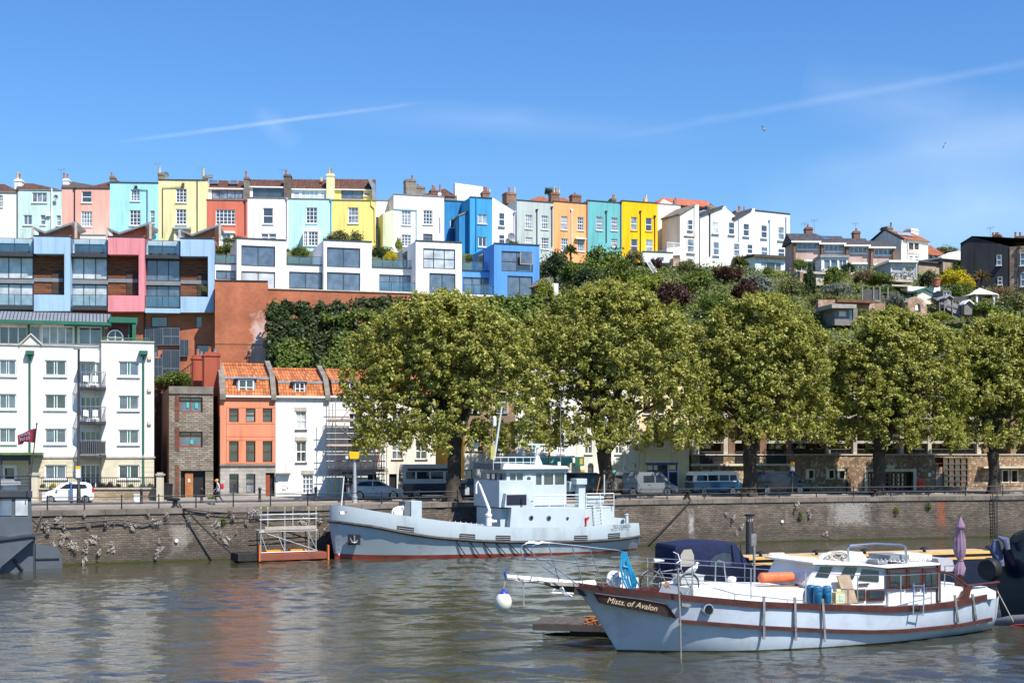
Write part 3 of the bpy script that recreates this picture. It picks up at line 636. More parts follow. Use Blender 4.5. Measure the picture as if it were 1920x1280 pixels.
    def ridge(s,x0,x1,ye,yr,d0,d1,m,d2=None,name='roof',over=.15,th=.14,x0r=None,x1r=None):
        """pitched roof: eaves row ye at depth d0, ridge row yr at depth d1; back slope to d2. x0r,x1r: hipped ridge ends"""
        n=(x0+x1)/2; a=s.P(x0,ye,d0).x; b=s.P(x1,ye,d0).x; z0=s.z(n,ye,d0); z1=s.z(n,yr,d1)
        ra=s.P(x0r,yr,d1).x if x0r is not None else a; rb=s.P(x1r,yr,d1).x if x1r is not None else b
        d2=d2 if d2 is not None else 2*d1-d0
        k=MB(); d0-=over
        k.add([(a-.05,d0,z0),(b+.05,d0,z0),(rb+.05,d1,z1),(ra-.05,d1,z1),(b+.05,d2,z0),(a-.05,d2,z0),
               (a-.05,d0,z0-th),(b+.05,d0,z0-th),(b+.05,d2,z0-th),(a-.05,d2,z0-th)],
              [(0,1,2,3),(3,2,4,5),(1,4,2),(0,3,5),(6,7,1,0),(8,9,5,4),(7,8,4,1),(9,6,0,5),(9,8,7,6)])
        return k.build(name,m,s.e)
    def poly(s,pts,d0,d1,m,name='wall',lab=None):
        """extrude an outline given in photo pixels (taken at depth d0) from d0 to d1"""
        q=[s.P(x,y,d0) for x,y in pts]; k=MB(); k.prism([(p.x,p.z) for p in q],'y',d0,d1); return k.build(name,m,s.e,label=lab,fix=True)
    def slab(s,x0,y0,x1,y1,d0,d1,m,name='ledge',bev=0,parent=None):
        a,b,c,e=s.rect(x0,y0,x1,y1,d0); k=MB(); k.box(a,b,d0,d1,c,e); return k.build(name,m,parent or s.e,bevel=bev)
    def rail(s,x0,y0,x1,y1,d,kind='glass',name='railing',m=None,gap=1.3):
        a,b,c,e=s.rect(x0,y0,x1,y1,d); k=MB(); k.tube([(a,d,e),(b,d,e)],.035,5); n_=max(1,round((b-a)/gap))
        for i in range(n_+1): u=a+(b-a)*i/n_; k.tube([(u,d,c),(u,d,e)],.03,5)
        if kind=='bars':
            k.tube([(a,d,c+.1),(b,d,c+.1)],.025,4); nb=int((b-a)/.14)
            for i in range(1,nb): u=a+(b-a)*i/nb; k.box(u-.012,u+.012,d-.01,d+.01,c+.1,e)
        if kind=='wires':
            for j in range(1,4): z_=c+(e-c)*j/4; k.tube([(a,d,z_),(b,d,z_)],.014,4)
        o=k.build(name,m or M_dark,s.e)
        if kind=='glass': g_=MB(); g_.box(a+.03,b-.03,d+.035,d+.05,c+.08,e-.06); g_.build('glass_panel',GLS,o)
        return o
    def dish(s,px,py,r,d=-.3):
        p=s.P(px,py,d); k=MB(); k.lathe([(.02,.0),(r*.5,-.03),(r,-.14),(r*.98,-.16),(r*.5,-.06),(.01,-.03)],(p.x,p.y,p.z),14,ax='y'); k.tube([(p.x,p.y,p.z),(p.x,p.y+.35,p.z-.1)],.025,5); k.tube([(p.x,p.y-.02,p.z-r*.9),(p.x,p.y-.4,p.z)],.015,4); return k.build('satellite_dish',M_grey,s.e,smooth=True)
    def aerial(s,px,pyt,pyb,d):
        a=s.P(px,pyb,d); b=s.P(px,pyt,d); k=MB(); k.tube([(a.x,d,a.z),(a.x,d,b.z)],.022,5); k.tube([(a.x-.45,d,b.z-.12),(a.x+.5,d,b.z+.02)],.016,4)
        for i in range(6): u=a.x-.4+.16*i; k.tube([(u,d,b.z-.32),(u,d,b.z+.12)],.01,4)
        k.build('aerial',M_grey,s.e)
# ---------------- the hilltop terrace ----------------
HT='painted terraced houses along the hilltop'
def house(px0,Y0,px1,Y1,pyb,label): return B('terraced_house',label,'house',px0,Y0,px1,Y1,pyb,HT)
S='s'
b=house(-45,178,31.5,178.4,478,'white hilltop house cut by the left edge of the picture')
b.vol(-45,361,31,478,0,9,M_white,[(-30,366,-18,388,'s6'),(-3,366,5,388,'s6')]); b.slab(-45,357.5,32,361,-.12,.3,M_conc,'coping')
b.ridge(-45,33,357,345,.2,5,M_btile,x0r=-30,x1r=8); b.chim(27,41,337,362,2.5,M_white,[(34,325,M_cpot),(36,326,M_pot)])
b=house(31.5,178.4,116,178.8,478,'pale mint hilltop house with a white pipe and three small windows')
mint=rend('mint',(.55,.72,.66))
b.vol(31.5,357,116,478,0,9,mint,[(60,361,88,380,'g31'),(44,403,60,422,'g21'),(76,403,85,422,'s'),(106,404,114,423,'s'),(55,446,63,470,'door')],cop=M_grey)
b.ridge(31,117,356,344,.2,5,M_btile,x0r=35,x1r=60); b.pipe(97,353,440,M_frame,.09,hop=False); b.pipe(32.5,358,470,M_dark); b.slab(87,401,94,405,-.3,0,M_frame,'vent_box')
b.dish(105,370,.3)
b=house(116,178.8,206,179.2,478,'salmon pink hilltop house with one dark drainpipe')
pink=rend('salmon',(.85,.42,.34))
b.vol(116,354,206,478,0,9,pink,[(153,358.5,172,380,'s'),(152,396,173,425,'g44')],cop=M_dark); b.pipe(140,355,440,M_black,.07)
b.ridge(116,208,353,341,.2,5,mat('dark_tiles',(.09,.07,.06),var=.3),x0r=120,x1r=135); b.ridge(165,207,352,341,.3,4,M_btile,x1r=205,x0r=204)
b.chim(118,129,336,356,2.5,M_white,[(121,326,M_pot),(126,327,M_pot)]); b.aerial(115.5,317,345,3)
b.vol(137,441,203,474,-3,2.9,M_white,[(152,450,190,470,'g21','w','d')],cop=M_grey)
b=house(206,179.2,297,179.6,478,'aqua blue hilltop house with a black pipe bent along its top')
aqua=rend('aqua',(.38,.72,.74))
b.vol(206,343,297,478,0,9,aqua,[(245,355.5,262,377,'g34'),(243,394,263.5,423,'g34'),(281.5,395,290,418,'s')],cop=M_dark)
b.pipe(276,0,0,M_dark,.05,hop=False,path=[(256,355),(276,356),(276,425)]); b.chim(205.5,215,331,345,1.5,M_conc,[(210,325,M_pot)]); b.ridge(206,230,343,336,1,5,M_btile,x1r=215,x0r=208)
b.slab(252,348,257,352,-.3,0,M_black,'floodlight'); b.dish(292,433,.35)
b=house(297,179.6,387.5,180,478,'pale yellow hilltop house framed by dark pipes')
pyel=rend('pale_yellow',(.84,.74,.40))
b.vol(297,338,387.5,478,0,9,pyel,[(330,354,350,380,'g34'),(330,392,349.5,421,'g34')],cop=M_dark)
b.pipe(305,0,0,M_dark,.05,hop=False,path=[(343,351),(305,352),(305,445)]); b.pipe(370,338,445,M_dark,hop=False); b.chim(296,306,325,339,1,M_conc,[(300,314,M_cpot)]); b.chim(380,387.3,331,339,1,M_conc,[(382,317,M_cpot)])
b.dish(311,329,.45,2); b.aerial(295,306,325,2); b.aerial(378,314,337,3); b.slab(341,343,345,351,-.25,0,M_brown,'alarm_box')
bay=b.vol(326,428,352,470,-1.1,1.05,pyel,[(329,433,349,450,'g21')],name='bay'); b.ridge(323,355,428,425,-1.3,-.05,M_lead,d2=0,name='bay_roof')
def mans(b,x0,x1,ypar,m,yd,yr,wallm,wins,roofm=M_btile,sk=()):
    b.vol(x0,ypar,x1,478,0,9,m,wins[0],cop=M_conc)
    b.vol(x0+2,yd,x1-2,ypar+1,1.6,.5,wallm,wins[1],rev=.06); b.slab(x0+1,yd-1.5,x1-1,yd+.5,1.3,1.7,M_frame,'gutter')
    b.ridge(x0+.5,x1-.5,yd-1.5,yr,1.5,4.8,roofm,over=.05)
    for (a,c,e,f) in sk:
        q=[b.P(a,f,2.4),b.P(e,f,2.4),b.P(e,c,3.5),b.P(a,c,3.5)]; k=MB()
        n_=Vector((0,-.12,.2)); k.add([p+n_ for p in q]+[p+n_+Vector((0,-.05,.1)) for p in q],[(0,1,2,3),(4,5,6,7),(0,1,5,4),(1,2,6,5),(2,3,7,6),(3,0,4,7)]); o=k.build('skylight',M_grey,b.e)
        k=MB(); r=[p+n_+Vector((0,-.06,.12)) for p in q]; m_=sum(r,Vector())/4; k.add([m_+(p-m_)*.82 for p in r],[(0,1,2,3)]); k.build('pane',G_b,o)
b=house(387.5,180,464,180.5,478,'coral red hilltop house with two skylights in its roof')
mans(b,387.5,464,375.5,rend('coral_red',(.62,.17,.11)),354,338.5,M_white,([(404.5,393,441,421,'g54','w','d')],[(397,357,455,374,'g41','k','m')]),sk=[(392,342,410,348.5),(429,342.5,447,349)])
b.chim(457.5,468,333,374,1.2,M_conc,[(462,323,M_pot)],1.6); b.slab(384,327,398,333,3,3.6,M_grey,'roof_vent'); b.pipe(460,378,440,M_dark)
b.vol(410,436,437,474,-1.2,1.15,M_white,[(416,438,432,462,'g22')],name='bay'); b.slab(408,433,440,436.5,-1.4,0,M_frame,'bay_roof')
b=house(464,180.5,541,181,478,'white hilltop house with a wide open loft window above its parapet')
mans(b,464,541,371.5,rend('warm_white',(.80,.77,.75),var=.06),351,337,M_white,([(493,390,512,420,'s','w','d'),(490,438,503,452,'s','w','b'),(504,438,518,452,'s','w','b')],[(474,353,532,371,'g21','k','d')]))
b.chim(532,546,328,372,1.2,mat('sooty_render',(.13,.10,.08),rough=.95,var=.4,bump=.4),[(537,321,M_pot)],1.6); b.aerial(529,318,337,3); b.pipe(538,374,445,rend('lilac_pipe',(.5,.4,.5)))
b=house(541,181,622.5,181.5,478,'light cyan hilltop house with a bay window and curtained loft')
cy=rend('light_cyan',(.50,.78,.82),var=.14,scale=1.2)
mans(b,541,622.5,373.5,cy,355.5,336.5,M_white,([(574,389,595,419,'g34','w','d')],[(550,359,561,373,'s','w','l'),(565,357,597,373,'g41','w','l'),(601,359,617,373,'s','w','l')]))
b.vol(568,432,600,462,-1.2,1.15,M_white,[(570,434,576,461,'g24','w','d'),(578,434,596,461,'g34','w','d')],name='bay'); b.vol(568,462,600,478,-1.19,1.14,cy,name='bay'); b.chim(612,627,327,374,1.2,pyel,[(618,317,M_cpot),(621,315,M_grey)],1.6); b.chim(601,605,332,340,3,M_cpot,(),.4,False); b.pipe(621,376,440,rend('turq_pipe',(.15,.5,.6)))
b=house(622.5,181.5,704,182,478,'bright yellow hilltop house with grey lead edged roof end')
yel=rend('yellow',(.86,.70,.22))
mans(b,622.5,704,376,yel,356,336,yel,([(652.5,389,672,419,'s6','w','m')],[(640,357,681,374,'g21','n','b'),(684,361,692,367,'g21','w','d')]))
b.poly([(689,335),(696,335),(704,348),(704.5,377),(698,377),(697,352)],.7,4.8,M_lead,'gable_edge'); b.pipe(0,0,0,yel,.07,hop=False,path=[(696,377),(696,385),(702.5,391),(703,452)])
# middle white group
b=house(704,186.5,740,187,485,'narrow white link house recessed between yellow and white neighbours')
b.vol(704,376.5,740,485,0,8,M_white,[(705,407,718,430,'g34','n','d')],cop=M_grey)
b=house(738,184,833,186,488,'big white hilltop house with a pale green side wall')
b.vol(738,367,833,488,0,9,M_white,[(753,396,770.5,422,'g34'),(793.5,394.5,811,421,'g34'),(753,440,771,462,'g34','w','b'),(793.5,438.5,811,455,'s','n','b')],cop=M_grey)
o=b.poly([(718,400),(738,393),(738,488),(718,488)],0,5,rend('pale_green',(.62,.66,.48)),'side_wing'); 
b.slab(738,392,782,394,-.1,.02,rend('pale_blue_trim',(.3,.52,.6)),'string_course'); b.pipe(781,394,455,rend('pb2',(.35,.55,.6)),hop=False); b.pipe(825,406,435,rend('pb2',(.35,.55,.6)),.04,hop=False)
b.chim(761,780,337,370,3,M_conc,[(772,331,M_pot)],1.5); b.chim(778.5,797,350,369,3.4,M_conc,[(783,348,M_pot)],1.2)
b.ridge(795,853,366,353,3,9,M_btile,x0r=835); b.chim(822,827,362,367,2.5,M_white,[(824.5,348,M_pot)]); b.chim(808,818,356,366,4,M_chb,[(811,349,M_pot),(815,351,M_pot)])
b.poly([(853,343),(905,350),(904.5,378),(853,378)],3.5,4.2,rend('patchy_white',(.78,.74,.70),dirt=(.55,.42,.35),scale=.9),'gable_wall'); b.slab(835,366,857,378,3,4,M_conc,'parapet')
blu=rend('strong_blue',(.035,.235,.50),var=.22,scale=1.0)
b=house(833,186,882,186.8,488,'strong blue hilltop house set back behind a darker blue wing')
b.vol(833,377.5,882,488,0,8,blu,[(844,411,860,428,'g21','w','d')],cop=M_dark); b.slab(843,428,862,470,-.6,0,rend('navy_blue',(.02,.09,.25)),'doorway')
b.poly([(861,404),(884,394),(884,488),(861,488)],-3.5,-.01,blu,'side_wing'); b.poly([(859,402.5),(886,391.5),(886,394.5),(859,405.5)],-3.6,-.02,M_conc,'coping')
b=house(881,182.3,922.5,183.2,494,'tall bright blue hilltop tower house with white casements')
b.vol(881,371,922.5,494,0,8,rend('bright_blue',(.06,.33,.62),var=.18),[(896,402,912.5,419.5,'g21'),(897,444,912.5,463,'g21')],cop=M_dark); b.pipe(893,368,470,blu,.06,hop=False); b.chim(905,918,360,371,3,M_chb,[(908,352,M_pot),(913,353,M_pot),(917,356,M_cpot)])
b=house(922.5,183.2,968,184.8,490,'white hilltop house with a slanting roof edge beside the blue tower house')
b.poly([(922.5,371.5),(925,371.5),(966,397),(966,490),(922.5,490)],.15,7,M_white); b.slab(922.8,372,924.4,480,0,.14,M_white,'pilaster')
for r in ((935,399,946,424),(935,440,946,457)):
    h_=b.rect(*r,.15); b.win(h_,.13,'s','w','d',None)
b.vol(945,381.5,968,490,7.1,3,M_white,cop=M_grey); b.pipe(965.5,398,480,rend('lilac',(.42,.42,.7))); b.dish(958,444,.55,-.2)
b.chim(950,968,362,382,6,M_chb,[(953,354,M_pot),(957,352,M_pot),(963,353,M_cpot)],1.4)
# right-hand coloured row
def row(px0,Y0,px1,Y1,pt,m,wins,label,pipes,pyb=492):
    b=house(px0,Y0,px1,Y1,pyb,label); b.vol(px0,pt,px1,pyb,0,8,m,wins,cop=M_dark)
    for p in pipes: b.pipe(p[0],p[1],p[2],p[3],.06)
    return b
b=row(969,188,1037.5,190,378,rend('grey_green',(.46,.52,.50)),[(985,403,998,429,'s6'),(1015,404.5,1028,430,'s6'),(985,445,998.5,464,'s6'),(1015,446,1029,467,'s6')],'pale grey hilltop house beside the orange one',[(1007,395,470,M_dark),(1035,390,462,M_dark)])
b.chim(1033.5,1049,362,379,1.5,M_chb,[(1038,352,M_cpot),(1043,353,M_pot),(1047,354,M_cpot)]); b.ridge(985,1035,379,368,3,6,M_rtile,x0r=1012)
b=row(1037.5,190,1101.5,192,380,rend('orange',(.86,.40,.17)),[(1052,405.5,1064,431,'s6'),(1082.5,407,1094.5,432,'s6'),(1052,447,1065.5,470,'s6','w','b'),(1083,448.5,1096,471,'s6','w','b')],'orange hilltop house between the grey and the teal houses',[(1072,395,470,M_frame),(1101,380,470,rend('brick_edge',(.42,.07,.03)))])
b.chim(1073,1090,366,381,2,M_chb,[(1077,364,M_pot)]); b.slab(1080,446,1100,448,-.5,0,M_frame,'porch_roof'); b.ridge(1049,1075,380,371,3,6,M_rtile,x0r=1052)
b=row(1101.5,192,1166,194,378.5,rend('teal',(.15,.44,.46)),[(1118,406.5,1129.5,431.5,'s6'),(1146,408,1158,432.5,'s6'),(1146,448,1158,463,'s6')],'teal hilltop house left of the deep yellow one',[(1137,398,455,M_dark),(1164.5,380,465,M_dark)])
b.chim(1147,1155,373,379,2,M_chb,[(1148.5,367,M_pot),(1152.5,366,M_pot)])
b=row(1166,194,1233,196,379,rend('deep_yellow',(.90,.50,.012)),[(1183,407,1194.5,432,'s','w','m',rend('dy2',(.7,.35,.01))),(1210.5,408.5,1222.5,433.5,'s','w','m',rend('dy2',(.7,.35,.01))),(1183,448,1196,474,'s','w','m',rend('dy2',(.7,.35,.01))),(1211,449,1224,475,'s','w','m',rend('dy2',(.7,.35,.01)))],'deep yellow hilltop house with black pipes, brightest of the row',[(1201,398,475,M_black),(1228,407,475,M_black)])
b.chim(1209,1214,372,380,2,M_cpot,[(1211,366,M_cpot)],.6,False)
cream=rend('cream_white',(.80,.73,.66),var=.10)
b=house(1233,199,1276,200.3,492,'cream hilltop house with double doors, next to the deep yellow one')
b.vol(1233,383.5,1276,492,0,8,cream,[(1242,411.5,1254,434.5,'s','w','l'),(1242,452,1255,470,'door')],cop=M_grey); b.pipe(1256.5,403,465,M_conc)
b.ridge(1233,1331,384,373,6,9,tilemat('new_red_tiles',(.45,.14,.08),.26,.3,.5,.15),x0r=1244,x1r=1325); b.poly([(1236,383),(1245,374),(1263,383)],4,4.3,M_white,'gable'); b.chim(1264.5,1268,375,382,4,M_conc,[(1266,372,M_conc)],.5,False)
b=house(1276,193.5,1313,195,502,'tall cream hilltop wing with a stepped slanting roofline')
b.poly([(1275,401),(1303,384.5),(1310.5,383.5),(1310.5,502),(1275,502)],0,4.6,cream)
b.poly([(1274,400.5),(1303,383),(1303,386),(1274,403.5)],-.2,4.6,M_conc,'coping')
for r in ((1289,412,1298.5,431.5),(1288,448,1301,474),(1287,484,1300,494)): b.win(b.rect(*r,0),-.03,'s','w','m',None)
b.pipe(1302.5,385,495,M_frame,.08,hop=False); b.slab(1283,442.5,1305,444,-.15,0,M_conc,'string_course')
o=b.poly([(1250,466),(1276,462),(1276,478),(1250,480)],-2,6,M_white,'terrace_wall'); b.rail(1251,455,1276,466,-1,'bars',m=M_frame)
b=house(1313,196.5,1385.5,199,508,'white gabled hilltop house with a slate roof slope on its left')
b.poly([(1313,402),(1330,398),(1356,387.5),(1361,386.5),(1361,390),(1385.5,411),(1385.5,508),(1313,508)],0,9,M_white)
b.poly([(1310,401),(1356,385),(1357,388),(1316,405)],-.25,9,M_slate,'roof')
for r in ((1335,416,1347.5,438),(1365.5,416.5,1377,440),(1337,453.5,1348,478.5),(1375,456,1387,481)): b.win(b.rect(*r,0),-.02,'s','w','m',None)
b.pipe(1331,402,480,M_dark,.09); b.pipe(1385,410,455,rend('pb2',(.35,.55,.6)),.05,hop=False); b.chim(1326,1342,387,392,4,M_conc,[(1331,383,M_pot),(1337,385,M_pot)])
b=house(1385.5,199,1481,202.5,512,'broad white end house of the hilltop terrace with pale blue pipes')
b.poly([(1378,412),(1410,391.5),(1415.5,390.5),(1416,394),(1481,401),(1481,512),(1378,512)],0,9,rend('cool_white',(.80,.80,.80),var=.04))
b.poly([(1374,408),(1409,390.5),(1411,393.5),(1378,413)],-.25,9,M_slate,'roof'); b.poly([(1416,393),(1482,400.2),(1482,402),(1416,395)],-.1,.3,M_dark,'coping')
for r in ((1393,419,1404.5,443),(1426.5,422,1438,446.5),(1458,425,1470,450.5),(1400.5,458,1411,476),(1426.5,463,1439,480),(1458,466,1471,482)): b.win(b.rect(*r,0),-.02,'s','w','m',None)
b.pipe(1443,415,480,rend('pb3',(.25,.42,.6))); b.pipe(1474,406,490,rend('pb3',(.25,.42,.6)),.07,hop=False); b.chim(1380,1395,396,402,4,M_conc,[(1384,388,M_pot),(1389,387,M_pot),(1394,389,M_conc)])
ext=rend('ice_blue',(.66,.78,.80))
b.vol(1416,481,1476,518,-5,4.9,ext,[(1427,492,1436,517,'door',mat('oak_door',(.45,.2,.05),var=.2),'l',False),(1437,492,1453,517,'door',mat('oak_door',(.45,.2,.05)),'d',False),(1454,493,1464,517,'door',mat('oak_door',(.45,.2,.05)),'b',False)],name='extension')
b.slab(1413,478,1478,481,-5.6,-.1,M_felt,'extension_roof'); b.slab(1414,480.6,1477,482.6,-5.65,-5.58,M_brown,'fascia')
# the far right houses
b=B('modern_terrace','low terrace with pink panels under brown roofs right of the tall white end house','house',1486,174,1678,174.6,520)
pk=rend('pinkish_render',(.55,.40,.34),bump=.4,bscale=30)
for i,(x0,x1) in enumerate(((1486,1538),(1538,1585),(1585,1631),(1631,1678))):
    t=3.6*i
    b.vol(x0+.3,453.5+t,x1-.3,522,0,4,pk,[(x0+8,456+t,x1-5,467.5+t,'g41','w','b'),(x0+8,492+t*.7,x1-5,509+t*.5,'g41','w','d',False)]); b.slab(x0+7,487+t*.7,x1-4,490+t*.7,-.1,-.005,M_frame,'fascia')
    b.ridge(x0-2,x1+2,451.5+t,438+t*1.25,-.5,2,M_slate,4.4,over=.1); b.slab(x0-2,451.5+t,x1+2,454.5+t,-.72,-.55,M_frame,'gutter')
    b.slab(x0+2,455+t,x0+6,513+t,-.45,.02,M_chb,'pier')
b.slab(1674,467,1678,513,-.45,.02,M_chb,'pier')
b.chim(1511,1524,427,449,3,M_chb,[(1514,423,M_pot)],1); b.chim(1601,1613,434,460,3,M_chb,[(1605,430,M_pot)],1); b.aerial(1509,418,440,4); b.aerial(1604,418,434,3.5); b.aerial(1527,412,440,4)
q=[b.P(1526,441,3),b.P(1560,452,.6),b.P(1545,452,.6),b.P(1521,441,3)]; k=MB(); k.add([p+Vector((0,-.1,.22)) for p in q],[(0,1,2,3)]); k.build('solar_panel',G_b,b.e)
b.vol(1540,482,1590,510,-3,2.9,M_white,[(1545,486,1556,504,'g11','w','b',False),(1558,486,1570,504,'g11','w','b',False),(1573,486,1587,504,'g21','w','b',False)],name='conservatory'); b.slab(1538,478,1593,482.5,-3.2,0,M_lead,'conservatory_roof')
b=B('cream_house','cream house with a red roof and dark gable edge above the garages','house',1690,176,1740,178.6,508)
cr2=rend('cream2',(.78,.74,.62)); b.vol(1690,449.5,1740,510,0,5.6,cr2,[(1704,455,1713,468,'s2','n','d'),(1714.5,455.5,1723,468.5,'s2','n','d'),(1705,479.5,1713,488,'s','w','b'),(1715,480,1724,488.5,'s','w','b')])
b.slab(1703,468.5,1726,475.5,-.12,0,M_stonec,'window_panel')
u0=b.P(1690,450,0).x; u1=b.P(1740,450,0).x; z0=b.z(1715,449.5,0); zt=b.z(1675,432.5,2.8)
k=MB(); k.prism([(0,z0),(5.6,z0),(2.8,zt-.1)],'x',u0+.01,u0+.3); k.build('gable_wall',cr2,b.e)
k=MB(); k.add([(u0+.28,-.35,z0-.1),(u1+.15,-.35,z0-.1),(u1+.15,2.8,zt),(u0+.28,2.8,zt),(u0+.28,6,z0-.1),(u1+.15,6,z0-.1)],[(0,1,2,3),(3,2,5,4),(1,5,2)]); k.build('roof',M_rtile,b.e)
k=MB(); k.tube([(u0-.05,-.45,z0-.2),(u0-.05,2.8,zt+.05),(u0-.05,6.1,z0-.2)],.17,4); k.build('bargeboard',M_black,b.e)
b.chim(1664,1674,426,440,2.6,M_conc,[(1668,419,M_conc)],1.2); b.chim(1708,1722,430,440,3,M_white,(),1.2); b.pipe(1702,450,490,cr2,hop=False)
q=[b.P(1683,443,.9),b.P(1712,446,.9),b.P(1704,439,2.2),b.P(1680,438,2.2)]; k=MB(); k.add([p+Vector((0,-.12,.2)) for p in q],[(0,1,2,3)]); k.build('solar_panel',M_lead,b.e)
b=B('small_cream_house','small low cream house with a hipped red roof between two larger houses','house',1741,184,1768,185,505); b.vol(1741,476.5,1768,505,0,6,cr2,[(1742,478,1748,487,'s','n','d'),(1753,478,1758,487,'s','n','d')]); b.ridge(1738,1770,477,461,-.2,3,M_rtile,x1r=1745,x0r=1738)
b=B('garage','white twin garage with a flat roof in front of the cream house','garage',1670,166,1720,166.3,524); b.vol(1670,491,1720,524,0,6,rend('dull_white',(.55,.54,.56)),[(1672,501,1694,522,'g11','w',mat('garage_door',(.42,.42,.47),var=.08),False,'garage_door'),(1697,498,1718,522,'g11','w',mat('garage_door',(.42,.42,.47)),False,'garage_door')]); b.slab(1667,487.5,1722,491.5,-.4,6,M_frame,'roof')
b=B('outbuilding','long tan rendered outbuilding right of the white garage','outbuilding',1722,170,1815,174,515); tan=rend('tan',(.36,.29,.21),var=.25); b.vol(1722,492,1765,515,0,5,tan); b.vol(1768,486,1815,512,-.5,6,tan,[(1797,489,1805,497,'s2','w','d')]); b.slab(1720,489.5,1768,492.5,-.3,5,M_felt,'roof'); b.slab(1766,483.5,1818,486.5,-.8,6,M_frame,'roof'); b.poly([(1768,484),(1800,470),(1806,484)],5,7,cr2,'gable_wall')
b=B('dark_house','large dark rendered house with a rubble stone front at the right edge','house',1801,163,1893,160,560)
drk=rend('dark_render',(.050,.050,.055),var=.3,scale=.8)
stn=wallmat('reddish_rubble','rubble',(.30,.19,.13),(.55,.42,.32),(.35,.3,.25),bw=.42,tint=(.42,.25,.18))
b.poly([(1801,457),(1823,443.5),(1893,462),(1893,560),(1801,560)],0,12,drk)
for r in ((1869,478,1877.5,497.5),(1871,519,1879,534)): b.win(b.rect(*r,0),-.02,'s','w','b',None)
k=b.P(1893,462,0); 
w0=MB(); p0=b.P(1893,463,0); w0.box(p0.x+.01,p0.x+8,-.05,11,-2,p0.z); w0.build('stone_wall',stn,b.e)
for r in ((1913,474,1925,498),(1914,511,1925,537)): b.win(b.rect(*r,-.05),-.07,'s','w','b',None)
b.pipe(1910,466,540,M_dark,d=-.05); u=p0.x
k=MB(); zt=b.z(1823,443,0); a_=b.P(1823,443,0).x; k.add([(a_,-.15,zt+.02),(u+8,-.15,p0.z+.05),(u+8,12,p0.z+.05),(a_,12,zt+.02),(b.P(1800,457,0).x,-.15,b.z(1800,457,0)),(b.P(1800,457,0).x,12,b.z(1800,457,0))],[(0,1,2,3),(4,0,3,5)]); k.build('roof',M_slate,b.e)
b.chim(1861,1876,441,452,5,M_chb,[(1863,438,M_pot),(1867,437,M_pot),(1872,438,M_pot)],1.2); b.chim(1902,1922,444,464,4,M_chb,[(1905,437,M_pot),(1912,436,M_pot)],1.2); b.aerial(1857,426,447,5)
# hilltop conifer behind the terrace and far trees
shrub(1029,357,215,9,9,'dark','dark conifer top poking above the roofs behind the grey house','conifer',cat='tree')
shrub(1772,468,200,22,10,'olive','round olive crown behind the small cream house','small_tree',cat='tree')
